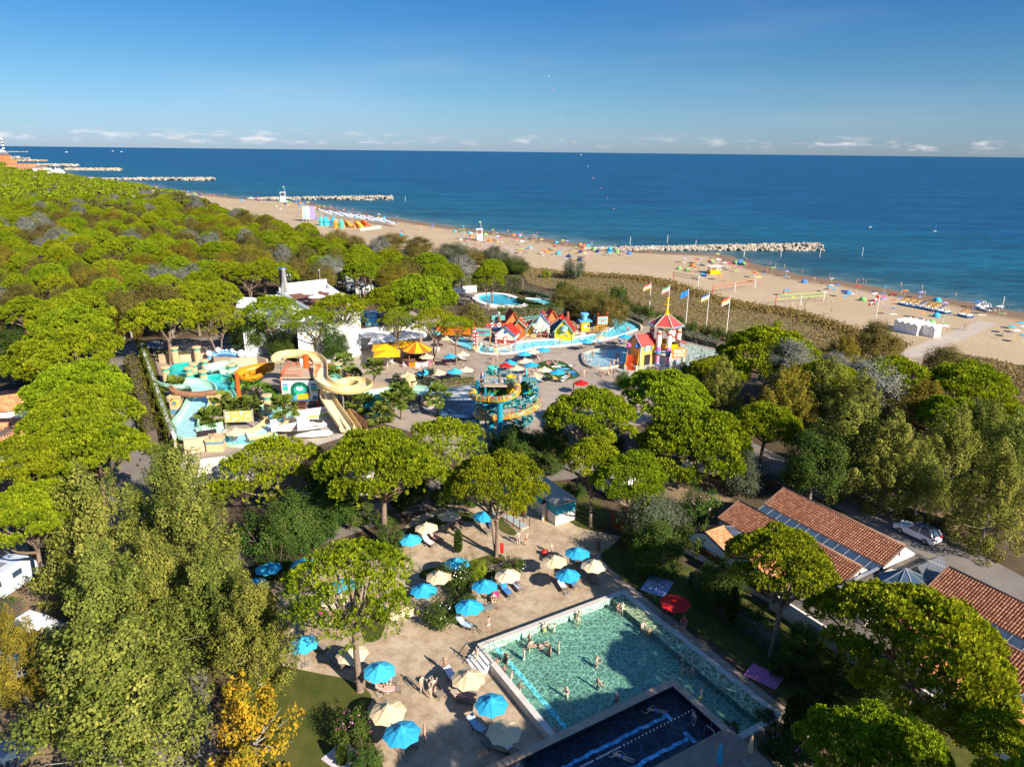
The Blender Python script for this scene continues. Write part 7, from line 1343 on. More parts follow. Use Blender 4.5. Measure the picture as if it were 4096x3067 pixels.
for k in range(6):
 a,b = hx[k],hx[(k + 1) % 6]; n = 9
 for i in range(n):
  q0,q1 = i/n,(i + 1)/n - .012; P = []
  for (pt_,q) in ((a,q0),(b,q0),(b,q1),(a,q1)): P.append((pt_[0] + (cxm - pt_[0])*q*.93,pt_[1] + (cym - pt_[1])*q*.93,9.1 + 2.5*(q ** 1.12) - .03*0))
  mb = MB(); mb.add(P + [(x,y,z - .12) for x,y,z in P],[(0,1,2,3),(0,4,5,1),(1,5,6,2),(2,6,7,3),(3,7,4,0),(7,6,5,4)]); mb.build('shingle_row',mat_rr,ca)
 mb = MB(); mb.beam((*a,9.12),(cxm,cym,11.75),.14); mb.build('hip_trim',mat_trim,ca); mb = MB(); mb.beam((*a,9.02),(*b,9.02),.2,.25); mb.build('eave_trim',paint('#5f9fd0',.6) if k % 2 else mat_trim,ca)
mb = MB(); mb.lathe([(.55,11.3),(.3,12.0),(.12,13.2),(.08,14.4)],(cxm,cym,0),10); mb.build('spire',mat_yel,ca); mb = MB(); mb.beam((cxm - .7,cym,13.6),(cxm + .7,cym,13.6),.1); mb.ball((cxm,cym,14.4),.26,8,6); mb.ball((cxm,cym,15.0),.3,8,6); mb.build('weather_vane',mat_yel,ca)
mb = MB(); mb.box((.6,1.9,3.3),(5.0,4.6,.2)); mb.build('platform',paint('#c9a24a',.6),ca)
for (x,y,w,d) in ((.6,-.4,5,.12),(.6,4.2,5,.12),(3.1,1.9,.12,4.6)): mb = MB(); mb.box((x,y,4.1),(w,d,1.3)); mb.build('parapet',mat_yel,ca)
mb = MB(); mb.box((.6,.8,1.4),(6.4,.15,2.2)); mb.build('screen_wall',paint('#d9dad4',.6,.05),ca)
mb = MB(); mb.add([(1.0,.5,7.0),(1.0,2.4,7.0),(4.9,.6,4.9),(4.9,-1.2,4.9)],[(0,3,2,1)]); mb.add([(1.0,.5,6.88),(1.0,2.4,6.88),(4.9,.6,4.78),(4.9,-1.2,4.78)],[(0,1,2,3)]); mb.build('red_canopy',paint('#d6481f',.55,.08),ca)
for a,b in (((-.4,.6,4.2),(-.2,1.2,8.9)),((2.2,.8,4.2),(1.6,1.2,8.9)),((.2,2,7.8),(-.9,.2,6.4)),((1.4,1,7.6),(2.4,-.2,5.4))): mb = MB(); mb.beam(a,b,.12); mb.build('strut',mat_white,ca)
hs = cottage(zcs(430,1400),rad(-58),3.8,4.0,5.0,1.9,'#e2a95c','#cf4a44','#5f9fc4','gatehouse of the play castle with red wavy roof and yellow slide',0,win=False); hs['category'] = 'play house'; hs.name = 'castle_gatehouse'
mb = MB(); mb.box((1.93,0,3.9),(.1,1.2,1.2)); w_ = mb.build('window',paint('#f0e6cc',.6),hs); 
for x in (-.85,.85): mb = MB(); mb.box((1.94,x,3.9),(.09,.5,1.3)); mb.build('shutter',paint('#4f8fc4',.6),hs)
mb = MB(); mb.box((1.91,0,1.2),(.12,1.7,2.4)); mb.build('archway',mat_dark,hs)
ss = empty('toddler_slide',zcs(230,1510),rad(-14),'red and yellow wide slide under the castle gatehouse','slide'); mb = MB()
for k in range(8): mb.box((0,1.8 - .45*k,2.0 - .26*k),(2.0,.46,.08))
mb.build('slide_bed',paint('#dd4a1c',.45,.06),ss)
for x in (-1.1,1.1): mb = MB(); mb.add([(x,2.0,1.2),(x,-1.5,0),(x,-1.5,.9),(x,2.0,3.3)],[(0,1,2,3)]); mb.add([(x + .1,2.0,1.2),(x + .1,-1.5,0),(x + .1,-1.5,.9),(x + .1,2.0,3.3)],[(3,2,1,0)]); mb.build('side_wall',mat_yel,ss); mb = MB(); mb.tube([(x,-1.6,0),(x,-1.6,1.0)],.1,8); mb.build('post',mat_white,ss)
for k,c in enumerate(('#e0559a','#3f8fd8')): mb = MB(); q = (-.9 + 1.6*k,2.2,3.9); mb.ball(q,.5,10,6); mb.build('water_bucket',paint(c,.5),ss,smooth=True)
wg = empty('welcome_sign',zcs(1200,1500),rad(10),'wooden welcome sign on two bottle-shaped posts in the splash pool','sign')
for x in (-.85,.95): mb = MB(); mb.lathe([(.36,0),(.42,.1),(.4,.3),(.25,.35),(.42,.7),(.38,1.1),(.12,1.6),(.3,1.75),(.3,1.9)],(x,0,0),12); mb.build('post',paint('#efe3c8',.5),wg,smooth=True); mb = MB(); mb.lathe([(.43,0),(.45,.08),(.43,.16)],(x,0,0),12); mb.build('foot_ring',mat_red,wg)
mb = MB(); mb.add([(-1.5,0,1.9),(1.5,0,2.1),(1.4,0,2.7),(1.7,0,3.6),(.9,0,3.9),(0,0,4.3),(-.9,0,3.8),(-1.7,0,3.5),(-1.4,0,2.6)],[tuple(range(9))]); mb.add([(-1.5,.15,1.9),(1.5,.15,2.1),(1.4,.15,2.7),(1.7,.15,3.6),(.9,.15,3.9),(0,.15,4.3),(-.9,.15,3.8),(-1.7,.15,3.5),(-1.4,.15,2.6)],[tuple(range(9))[::-1]]); mb.build('board',paint('#c98240',.7,.15,3),wg)
mb = MB(); mb.box((0,-.03,3.0),(2.3,.05,1.3)); mb.build('panel',paint('#f2dcb0',.6),wg); lettering('WELCOME',.34,paint('#3f78b5',.6),wg,(0,-.07,3.4),(rad(90),0,0),.008); lettering('SPEEDY HOUSE',.34,paint('#c8361f',.6),wg,(0,-.07,2.85),(rad(90),0,0),.01)
# --- round bar, yellow parasol tables
br = empty('round_bar',zp2(1700,890),0,'round bar kiosk with orange and yellow striped roof','kiosk')
for k in range(12):
 a,b = 2*math.pi*k/12,2*math.pi*(k + 1)/12; mb = MB(); mb.add([(3.0*math.cos(a),3.0*math.sin(a),2.9),(3.0*math.cos(b),3.0*math.sin(b),2.9),(0,0,4.5)],[(0,1,2)]); mb.build('roof_panel',paint('#f3b81d' if k % 2 else '#e8641c',.6,.05),br)
 mb = MB(); mb.add([(2.7*math.cos(a),2.7*math.sin(a),0),(2.7*math.cos(b),2.7*math.sin(b),0),(2.7*math.cos(b),2.7*math.sin(b),1.15),(2.7*math.cos(a),2.7*math.sin(a),1.15)],[(0,1,2,3)]); mb.build('counter_panel',mat_white if k in (9,10) else paint(('#d98a1f','#c2431f','#e2b23a','#a85f86')[k % 4],.6,.15,4),br)
mb = MB(); mb.lathe([(2.4,1.1),(2.9,1.15),(2.9,1.22),(2.4,1.22)],n=24); mb.build('counter_top',mat_brownw,br); mb = MB(); mb.lathe([(3.0,2.72),(3.0,2.9),(2.8,2.9)],n=24); mb.build('eave',mat_brownw,br)
for k in range(6): mb = MB(); mb.box((2.5*math.cos(k*1.047),2.5*math.sin(k*1.047),1.9),(.14,.14,1.9)); mb.build('post',mat_brownw,br)
mb = MB(); mb.lathe([(1.0,0),(1.0,2.0)],n=12); mb.build('back_bar',mat_dark,br)
sg = empty('bar_awning_sign',zp2(2020,700),rad(-4),'orange awning of the snack bar behind the umbrella pines','awning'); mb = MB(); mb.box((0,0,2.2),(7.4,.15,1.5)); mb.build('panel',paint('#e8641c',.6,.1),sg); mb = MB(); mb.box((0,1,3.0),(7.4,2.2,.12)); mb.build('roof',paint('#d9541c',.6,.1),sg); lettering('LIDO',1.0,mat_yel,sg,(-2,-.1,2.2),(rad(90),0,0),.03)
for x in (-3.5,3.5): mb = MB(); mb.box((x,.5,.8),(.15,.15,1.6)); mb.build('post',mat_brownw,sg)

# ================================================================== PARASOLS, LOUNGERS, PEOPLE
mat_tq = paint('#2fa6cf',.75,.05,1.2); mat_bg = paint('#d8c09a',.8,.05,1.2); mat_pole = paint('#77695c',.5); mat_wh = paint('#f2f0ec',.7,.03)
FADE = {mat_tq: [mat_tq,paint('#3aaed3',.75,.07,1.5),paint('#2a9cc6',.75,.07,1)],mat_bg: [mat_bg,paint('#cdb691',.8,.07,1.5),paint('#ddc8a6',.8,.06,1)]}
def canopy_mesh(r=1.28,z0=2.02,z1=2.58,n=8,vent=True):
 mb = MB(); vs = [(0,0,z1)]; fs = []
 for k in range(n):
  a,h = 2*math.pi*k/n,2*math.pi*(k + .5)/n; vs += [(r*math.cos(a),r*math.sin(a),z0),(r*.90*math.cos(h),r*.90*math.sin(h),z0 + .06),(r*.5*math.cos(a),r*.5*math.sin(a),z0 + (z1 - z0)*.56),(r*.46*math.cos(h),r*.46*math.sin(h),z0 + (z1 - z0)*.52)]
 for k in range(n):
  i,j = 1 + 4*k,1 + 4*((k + 1) % n); fs += [(0,i + 2,i + 3),(0,i + 3,j + 2),(i + 2,i,i + 1,i + 3),(i + 3,i + 1,j,j + 2)]
 return mb.add(vs,fs)
CAN = canopy_mesh().mesh('canopy'); mb = MB(); mb.lathe([(.42,2.48),(.22,2.62),(.03,2.72)],n=8); mb.lathe([(.05,2.66),(.05,2.82),(.01,2.84)],n=6); VENT = mb.mesh('vent'); mb = MB(); mb.tube([(0,0,0),(0,0,2.6)],.03,6); POLE = mb.mesh('pole'); mb = MB(); mb.box((0,0,.04),(.62,.62,.08)); UBASE = mb.mesh('base')
mb = MB()
for k in range(8): mb.beam((0,0,2.5),(1.22*math.cos(k*.7854),1.22*math.sin(k*.7854),2.0),.025)
RIBS = mb.mesh('ribs')
mb = MB(); mb.lathe([(.10,.95),(.19,1.1),(.15,1.8),(.07,2.5),(.02,2.62)],n=10); CLOSED = mb.mesh('closed_canopy',True)
def parasol(p,m,desc,zone,r=1.28,closed=False,base=True,h=1.0):
 o = empty('parasol',(p[0],p[1],p[2] if len(p) > 2 else 0),RND.uniform(0,.7)); s = r/1.28*RND.uniform(.96,1.05); o.rotation_euler[0] = RND.uniform(-.035,.035); o.rotation_euler[1] = RND.uniform(-.035,.035); m = RND.choice(FADE.get(m,[m]))
 if closed: link('closed_canopy',CLOSED,o,mat=m)
 else: link('canopy',CAN,o,mat=m,scale=(s,s,h)); link('vent_cap',VENT,o,mat=m,scale=(s,s,h)); link('ribs',RIBS,o,mat=mat_pole,scale=(s,s,h))
 link('pole',POLE,o,mat=mat_pole,scale=(1,1,h))
 if base: link('base',UBASE,o,mat=paint('#9c9284',.8))
 later(o,desc,'parasol','pool parasols',zone); return o
def at_canopy(f,u,v,z=2.35): p = f(u,v,z); return (p.x,p.y,0)
LANDMARKS.update({'the pool steps': PL(1.5,16),'the forked pine trunk': O(778,1492),'the turquoise cabin': zd2(1525,372),'the flowering terrace bed': O(970,1290),'the twisted pine trunk': O(1072,1200),'the lap pool rim': PL(12,18),'the lawn lifeguard': O(1459,1340)})
PARKMARKS = {'the tube slide tower': zt(900,1640),'the round bar': zp2(1700,890),'the artificial turf': zp3(1160,730),'the wading pool': zp3(1580,640),'the village river steps': zv(250,640),'the castle slide': zcs(230,1510)}
for (u,v) in [(818,1443),(1062,1513),(870,1577),(655,1385),(1013,1306),(1047,1261),(985,1212),(1046,1110),(1247,1190),(1228,1237),(915,1270),(885,1160),(580,1222),(550,1258),(740,1258),(655,1215)]: parasol(at_canopy(O,u,v),mat_tq,'open turquoise parasol on the terrace','T')
for (u,v) in [(863,1315),(762,1407),(1012,1460),(838,1530),(1090,1573),(922,1135),(967,1110),(949,1240),(1098,1237),(1198,1207),(1284,1217),(720,1290),(600,1360)]: parasol(at_canopy(O,u,v),mat_bg,'open beige parasol on the terrace','T')
for (u,v) in [(1425,468),(1765,425),(1045,540),(878,575),(750,655),(940,672),(1172,735),(265,730),(225,598),(2100,762),(-6,742),(94,395),(-6,330)]: parasol(at_canopy(zp3,u,v),mat_tq,'open turquoise parasol on the park paving','P',1.5)
for (u,v) in [(1555,430),(950,555),(885,640),(808,705),(1050,715),(975,770),(360,715),(330,578),(115,740),(14,600),(-156,765),(190,440)]: parasol(at_canopy(zp3,u,v),mat_bg,'open beige parasol on the park paving','P',1.5)
parasol(at_canopy(zp1,940,1020),mat_bg,'beige parasol over the blue landing pool',None,1.5); parasol(at_canopy(zp3,897,750,1.6),mat_tq,'folded turquoise parasol beside the artificial turf',None,closed=True)
mat_rd = paint('#c01d18',.7,.05)
for f,u,v,d in ((O,1459,1296,'red lifeguard parasol on the lawn beside the leisure pool'),(zp3,712,678,'red parasol behind the tube slide tower'),(zp3,1382,830,'red lifeguard parasol with small white table on the park paving')): parasol(at_canopy(f,u,v),mat_rd,d,None,1.4)
q = zk(540,560,2); parasol((q.x,q.y,1.06),mat_bg,'folded beige parasol on the stone deck of the lap pool',None,closed=True,h=1); q = zk(325,630,2.2); parasol((q.x,q.y,1.06),mat_tq,'folded turquoise parasol at the lower picture edge',None,closed=True)
for k,(u,v) in enumerate([(752,252),(812,284),(920,235),(985,262),(1015,292)]): q = zp2(u,v,10); parasol((q.x,q.y,7.52),mat_wh,'white parasol on the timber roof deck, %s from the chimneys' % ['first','second','third','fourth','fifth'][k],None,1.9)
for k,(u,v) in enumerate([(1415,735),(1615,705),(1430,790)]):
 q = zp2(u,v,3.1); o = empty('bar_parasol',(q.x,q.y,0),rad(8),'large square yellow parasol over the bar tables, %s' % ['left rear one','one nearest the round bar','front one'][k],'parasol','yellow bar parasols'); mb = MB(); s = 2.5
 for i in range(4): a = [(-s,-s),(s,-s),(s,s),(-s,s)]; mb.add([(*a[i],2.75),(*a[(i + 1) % 4],2.75),(0,0,3.5)],[(0,1,2)])
 mb.build('canopy',paint('#f2b312',.7,.04),o); link('pole',POLE,o,mat=mat_wh,scale=(1.5,1.5,1.3))
# loungers
def lounger_proto():
 o = {}; mb = MB(); mb.box((.35,0,.33),(1.35,.62,.045)); o['seat'] = mb.mesh('seat'); mb = MB(); mb.add([(-.33,-.31,.33),(-.33,.31,.33),(-.92,.31,.80),(-.92,-.31,.80),(-.33,-.31,.37),(-.33,.31,.37),(-.90,.31,.84),(-.90,-.31,.84)],[(0,1,2,3),(7,6,5,4),(0,3,7,4),(1,5,6,2),(2,6,7,3)]); o['backrest'] = mb.mesh('backrest')
 mb = MB()
 for y in (-.32,.32): mb.beam((-.4,y,.31),(1.03,y,.31),.04); mb.beam((-.33,y,.33),(-.93,y,.81),.04)
 o['frame'] = mb.mesh('frame'); mb = MB(); mb.beam((0,0,0),(0,0,.31),.04); o['leg'] = mb.mesh('leg'); mb = MB(); mb.add([(-.92,-.30,.86),(-.92,.30,.86),(-.33,.30,.40),(-.33,-.30,.40),(.55,.29,.375),(.55,-.29,.375),(.75,.33,.10),(.6,-.33,.16),(0,.34,.2),(0,-.34,.2)],[(0,3,2,1),(3,5,4,2),(2,4,8),(3,9,5)]); o['towel'] = mb.mesh('towel'); return o
LO = lounger_proto(); mat_sling = paint('#8c8073',.8,.08,3); mat_lf = paint('#4c4540',.5)
def stripes(name,a,b,scale=9):
 m,N,L,bs = new_mat(name); v = coords(N,L); w = N.new('ShaderNodeTexWave'); w.inputs['Scale'].default_value = scale; w.bands_direction = 'Y'; L.new(v,w.inputs['Vector']); L.new(ramp(N,L,w.outputs['Fac'],[(.48,hexc(a)),(.52,hexc(b))]),bs.inputs['Base Color']); bs.inputs['Roughness'].default_value = .9; return m
TOWELS = {'blue': paint('#3f86c9',.9),'white': paint('#d9d8de',.9),'pink': paint('#d8307f',.9),'red striped': stripes('red_striped_towel','#c9252b','#e9d9d2'),'blue striped': stripes('blue_striped_towel','#27397c','#dfe4ea'),'orange and yellow': stripes('orange_towel','#e2711d','#f1b51d',3),'pale blue': paint('#a9c3dc',.9),'grey': paint('#777f7b',.9)}
def lounger(p,rz,towel,zone,place):
 o = empty('sun_lounger',(p[0],p[1],p[2] if len(p) > 2 else 0),rz)
 for k in ('seat','backrest','frame'): link(k,LO[k],o,mat=mat_lf if k == 'frame' else mat_sling)
 for x in (-.3,.95):
  for y in (-.3,.3): link('leg',LO['leg'],o,(x,y,0),mat=mat_lf)
 if towel:
  t = link('towel',LO['towel'],None,(p[0],p[1],(p[2] if len(p) > 2 else 0) + .006),rz,TOWELS[towel]); later(t,'%s towel over a lounger on %s' % (towel,place),'towel','towels on loungers',zone)
 later(o,('lounger under %s towel on %s' % (towel,place)) if towel else 'bare grey sun lounger on %s' % place,'sun lounger','sun loungers',zone)
def dirw(f,u,v,du,dv): a,b = f(u,v),f(u + du,v + dv); return math.atan2(b.y - a.y,b.x - a.x)
for (f,u,v,du,dv,t) in [(zd2,285,560,90,60,'white'),(zd2,350,510,90,50,'red striped'),(zd2,545,390,40,80,None),(zd2,600,375,60,60,None),(zd2,840,430,70,60,None),(zd2,890,375,30,60,'blue'),(zd2,550,830,70,60,'blue striped'),(zd2,650,810,80,50,None),(zd2,1150,985,60,70,'blue striped'),(zd2,1050,1040,60,60,'blue'),(zd2,650,1370,100,40,'pale blue'),(zd2,850,1205,110,-30,'grey'),(zd2,1590,980,50,80,'white'),(zd2,1685,950,60,60,'blue'),(zd2,1880,905,60,90,None),(zd2,1740,740,-20,-70,'blue'),(zd2,930,1090,30,-80,'pink'),
                             (zd3,480,165,90,10,'pink'),(zd3,540,240,90,20,None),(zd3,950,95,70,40,'blue'),(zd3,960,165,90,30,'orange and yellow'),(zd3,540,560,90,60,None),(zd3,630,545,80,60,None),(zd3,980,720,90,10,'blue striped'),(zd3,1000,815,100,-10,'red striped'),(zd3,1420,815,50,50,None),(zd3,1580,715,60,50,'white'),(zd3,1680,820,70,40,None),(zd3,1660,890,90,30,None),(zd3,1800,1150,70,50,'pale blue'),(zd3,1940,1320,90,20,None),(zd3,1150,1280,110,10,None),(zd3,360,425,80,30,None),(zd3,2040,1300,60,60,'white')]:
 lounger(f(u,v),dirw(f,u,v,du,dv),t,'T','the terrace')
pk = random.Random(3)
for (u,v) in [(240,655),(310,640),(180,680),(140,800),(220,800),(340,645),(855,620),(910,620),(1280,705),(700,730),(1010,830),(1060,820),(1150,830),(1210,835),(1320,545),(1390,540),(1460,505),(1550,500),(1740,500),(900,700),(840,660),(990,620)]: lounger(zp3(u,v),dirw(zp3,u,v,60,pk.choice((10,25,-10))),pk.choice([None,None,'blue','white','pink']),'P','the park paving')
for k in range(5): q = zp2(700 + 35*k,330 + 22*k,7.6); lounger((q.x,q.y,7.53),2.6,None,None,'the timber roof deck, row place %s' % ('one','two','three','four','five')[k])
# people: one skinned body for each pose
def person_meshes(pose):
 P = {'pelvis': (0,0,.93),'spine': (0,.01,1.13),'chest': (0,0,1.33),'neck': (0,0,1.48),'jaw': (0,.02,1.57),'head': (0,.015,1.66),'top': (0,.0,1.74),'nose': (0,.125,1.64)}
 for s,n in ((-1,'l'),(1,'r')):
  P.update({'sh' + n: (s*.19,0,1.42),'el' + n: (s*.26,-.02,1.14),'wr' + n: (s*.28,.07,.90),'pa' + n: (s*.285,.10,.83),'hi' + n: (s*.10,0,.88),'kn' + n: (s*.11,.03,.49),'an' + n: (s*.11,-.02,.08),'to' + n: (s*.13,.14,.035)})
 if pose == 'walk': P.update({'knl': (-.11,.20,.52),'anl': (-.11,.22,.11),'tol': (-.12,.38,.07),'knr': (.11,-.05,.49),'anr': (.11,-.30,.14),'tor': (.12,-.20,.04),'ell': (-.25,-.16,1.16),'wrl': (-.25,-.06,.94),'pal': (-.25,-.02,.87),'elr': (.25,.12,1.17),'wrr': (.24,.30,1.03),'par': (.23,.36,1.0)})
 if pose == 'arms': P.update({'ell': (-.36,.18,1.30),'wrl': (-.22,.38,1.36),'pal': (-.17,.45,1.38),'elr': (.36,.18,1.30),'wrr': (.22,.38,1.36),'par': (.17,.45,1.38)})
 if pose == 'sit': P.update({'knl': (-.14,.46,.93),'anl': (-.14,.52,.50),'tol': (-.15,.68,.45),'knr': (.14,.46,.93),'anr': (.14,.50,.50),'tor': (.15,.66,.45),'ell': (-.27,.10,1.17),'wrl': (-.22,.32,1.08),'pal': (-.20,.39,1.06),'elr': (.27,.10,1.17),'wrr': (.22,.32,1.08),'par': (.20,.39,1.06)})
 if pose == 'lie':   # on the back along +X
  P = {k: (z - .9,x,.12 + max(0,y)*.6) for k,(x,y,z) in P.items()}; P = {k: (-x,y,z) for k,(x,y,z) in P.items()}; P.update({'tol': (.9,-.14,.22),'tor': (.9,.14,.22),'nose': (-.74,0,.25)})
  for n,s in (('l',-1),('r',1)): P['kn' + n] = (.42,s*.13,.22); P['el' + n] = (-.30,s*.33,.10); P['wr' + n] = (-.08,s*.30,.14); P['pa' + n] = (0,s*.27,.15)
 if pose == 'swim':
  P = {k: (x,z - .9,.05 - y*.3) for k,(x,y,z) in P.items()}; P.update({'ell': (-.42,.72,.02),'wrl': (-.3,1.0,.0),'pal': (-.26,1.08,0),'elr': (.45,.25,.05),'wrr': (.42,.02,0),'par': (.4,-.06,0),'tol': (-.11,-.95,.02),'tor': (.11,-.95,.02),'nose': (0,.74,-.07)})
 Rr = dict(pelvis=(.145,.105),spine=(.125,.092),chest=(.155,.105),neck=(.05,.05),jaw=(.066,.072),head=(.078,.092),top=(.05,.06),nose=(.012,.012),sh=(.058,.055),el=(.04,.04),wr=(.028,.026),pa=(.036,.02),hi=(.092,.088),kn=(.062,.06),an=(.038,.04),to=(.036,.028),f=(.009,.009))
 Ed = [('pelvis','spine'),('spine','chest'),('chest','neck'),('neck','jaw'),('jaw','head'),('head','top'),('head','nose')]
 for n in 'lr':
  Ed += [('chest','sh' + n),('sh' + n,'el' + n),('el' + n,'wr' + n),('wr' + n,'pa' + n),('pelvis','hi' + n),('hi' + n,'kn' + n),('kn' + n,'an' + n),('an' + n,'to' + n)]
  w,p = Vector(P['wr' + n]),Vector(P['pa' + n]); d = (p - w).normalized(); sd = d.cross(Vector((.2,.9,.4))).normalized()
  for k in range(4): P['f%d%s' % (k,n)] = tuple(p + d*(.085 + (.0,.012,.006,-.012)[k]) + sd*(.022*(k - 1.5))); Ed.append(('pa' + n,'f%d%s' % (k,n)))
  P['f4' + n] = tuple(w.lerp(p,.6) + d*.03 + sd*.06); Ed.append(('pa' + n,'f4' + n))
 names = list(P); me = bpy.data.meshes.new('skeleton'); me.from_pydata([P[k] for k in names],[],[(names.index(a),names.index(b)) for a,b in Ed]); o = bpy.data.objects.new('skeleton',me); COL.objects.link(o); md = o.modifiers.new('skin','SKIN'); md.use_smooth_shade = True; sb = o.modifiers.new('sub','SUBSURF'); sb.levels = sb.render_levels = 1
 bm = bmesh.new(); bm.from_mesh(me); lay = bm.verts.layers.skin.verify()
 for v,k in zip(bm.verts,names):
  key = k if k in Rr else ('f' if k[0] == 'f' and k[1].isdigit() else k[:2]); v[lay].radius = Rr[key]; v[lay].use_root = (k == 'pelvis')
 bm.to_mesh(me); bm.free(); dg = bpy.context.evaluated_depsgraph_get(); ev = o.evaluated_get(dg); out = bpy.data.meshes.new_from_object(ev); bpy.data.objects.remove(o); out.name = 'person_body'
 vs = [v.co.copy() for v in out.vertices]; nm = [v.normal.copy() for v in out.vertices]; J = {k: Vector(P[k]) for k in names}
 def near(p):   # nearest bone and the position along it
  best = (9,None,0)
  for a,b in Ed:
   d = J[b] - J[a]; t = max(0,min(1,(p - J[a]).dot(d)/max(1e-6,d.length_squared))); q = (p - J[a] - d*t).length
   if q < best[0]: best = (q,(a,b),t)
  return best
 info = [near(p) for p in vs]; back = (J['head'] - J['nose']).normalized()
 def sub(test,off,name):
  fs = [f.vertices[:] for f in out.polygons if all(test(i) for i in f.vertices)]; idx = sorted({i for f in fs for i in f}); mp = {i: k for k,i in enumerate(idx)}; m_ = bpy.data.meshes.new(name); m_.from_pydata([vs[i] + nm[i]*off for i in idx],[],[tuple(mp[i] for i in f) for f in fs]); m_.polygons.foreach_set('use_smooth',[True]*len(m_.polygons)); m_.update(); return m_
 def trunks(i): q,e,t = info[i]; return e in (('pelvis','hil'),('pelvis','hir')) or (e[0][:2] == 'hi' and t < .38) or (e == ('pelvis','spine') and t < .35)
 def brief(i): q,e,t = info[i]; return e in (('pelvis','hil'),('pelvis','hir')) or (e[0][:2] == 'hi' and t < .12) or (e == ('pelvis','spine') and t < .2)
 def top_(i): q,e,t = info[i]; return (e == ('spine','chest') and t > .45) or (e == ('chest','neck') and t < .25)
 def shirt(i): q,e,t = info[i]; return e in (('spine','chest'),('pelvis','spine'),('chest','shl'),('chest','shr')) or (e == ('chest','neck') and t < .6) or (e[0][:2] == 'sh' and t < .5)
 def hair(i): q,e,t = info[i]; p = vs[i] - J['head']; return e[0] in ('head','jaw') and e[1] != 'nose' and (p.dot(back) > -.02 or (e == ('head','top') and t > .55))
 return dict(body=out,trunks=sub(trunks,.012,'trunks'),briefs=sub(brief,.010,'briefs'),bikini_top=sub(top_,.011,'bikini_top'),shirt=sub(shirt,.014,'shirt'),hair=sub(hair,.014,'hair'))
POSES = {k: person_meshes(k) for k in ('stand','walk','arms','sit','lie','swim')}
SKIN = [paint(c,.55,.05,4) for c in ((.52,.34,.255),(.44,.275,.20),(.34,.20,.14),(.58,.41,.32))]; HAIR = [paint(c,.6,.1) for c in ('#2a1a12','#4b3020','#8a6336','#15100d','#b9a58a')]
CLO = {'red': '#b81f24','blue': '#2c5ea8','black': '#16171a','navy': '#1f2a4d','green': '#3f8a52','orange': '#e0662a','turquoise': '#2f9db4','pink': '#d96a94','white': '#e6e2dc','yellow': '#e2c22e'}; CLOM = {k: paint(v,.7) for k,v in CLO.items()}; pr = random.Random(21)
WORD = {'stand': 'standing','walk': 'walking','arms': 'raising arms','sit': 'sitting','lie': 'lying','swim': 'swimming'}
def person(p,rz,pose,zone,place,z=0.0,col=None,woman=None,h=None,shirt=None,fixed=None):
 woman = pr.random() < .5 if woman is None else woman; col = col or pr.choice(list(CLO)); s = (h or pr.uniform(.93,1.04))*(.96 if woman else 1.0); M = POSES[pose]; o = link('person',M['body'],None,(p[0],p[1],z),rz,pr.choice(SKIN),s)
 hm = link('hair',M['hair'],o,mat=pr.choice(HAIR)); link('trunks' if not woman else 'bikini_bottom',M['briefs' if woman else 'trunks'],o,mat=CLOM[col])
 if shirt: link('shirt',M['shirt'],o,mat=CLOM[shirt])
 elif woman: link('bikini_top',M['bikini_top'],o,mat=CLOM[col])
 d = 'person in %s %s %s %s' % (col,'shorts' if shirt else ('bikini' if woman else 'shorts'),WORD[pose],place); later(o,fixed or d,'person','bathers',zone); return o
for (u,v,pose,col,w,h) in [(1300,815,'stand','black',True,1),(1505,632,'stand','red',True,.98),(1325,1268,'stand','blue',False,1.02),(1370,868,'stand','green',False,.62),(1785,590,'walk','white',True,.9),(1890,330,'stand','white',False,1)]: person(zd3(u,v),pr.uniform(0,6),pose,'T','on the terrace',0 if u < 1700 else .5,col,w,h)
for (u,v,pose,col,w) in [(1160,560,'stand','black',True),(1240,568,'stand','red',False)]: person(zd2(u,v),rad(20),pose,'T','on the terrace',0,col,w)
for (f,u,v,col,w,rz) in [(zd3,960,820,'black',True,0),(zd3,470,160,'red',True,.2),(zd3,530,240,'black',False,.2),(zd2,545,390,'red',True,-1.0),(zd2,600,370,'navy',False,-.9),(zd2,1140,970,'blue',False,-.8),(zd2,885,375,'orange',True,-1.0),(zd3,1650,890,'white',True,-.2)]: q = f(u,v); person(q,rz,'lie','T','on a terrace lounger',.38,col,w)
for (f,u,v,col,w) in [(zd3,1000,745,'black',True),(zd2,920,1130,'black',True),(zd3,1400,800,'green',False),(zd3,1430,790,'red',True),(zd2,1480,640,'blue',True)]: person(f(u,v),pr.uniform(-.6,.6) + 3.4,'sit','T','on the terrace',-.42,col,w)
LANDMARKS.update({'the far pool corner': PL(1,1),'the pool middle': PL(6,8),'the blue floor stripe': PL(7,14),'the pool ledge': PL(10,2.2),'the lap pool corner': PL(11.2,4)})
for (u,v,pose) in [(150,590,'stand'),(198,640,'stand'),(248,680,'stand'),(262,715,'stand'),(305,755,'arms'),(205,545,'stand'),(220,560,'arms'),(370,425,'stand'),(380,470,'stand'),(335,535,'stand'),(500,500,'stand'),(515,510,'stand'),(570,485,'stand'),(475,350,'arms'),(540,350,'arms'),(705,265,'stand'),(700,300,'stand'),(828,585,'arms'),(840,735,'stand'),(880,715,'arms'),(625,790,'arms'),(965,845,'stand'),(985,865,'stand'),(975,220,'sit'),(1005,225,'sit'),(1140,350,'sit'),(1185,390,'sit'),(1410,560,'stand'),(1440,545,'stand'),(1475,590,'stand'),(1520,610,'stand'),(1415,640,'arms'),(1480,650,'stand'),(1540,800,'stand'),(1630,765,'stand'),(545,1060,'stand')]:
 person(zd4(u,v,.66),pr.uniform(0,6),pose,'T','in the leisure pool',-.52 if pose != 'sit' else -.35,h=.62 if u in (262,880,1440,1520,1630,985) else None)
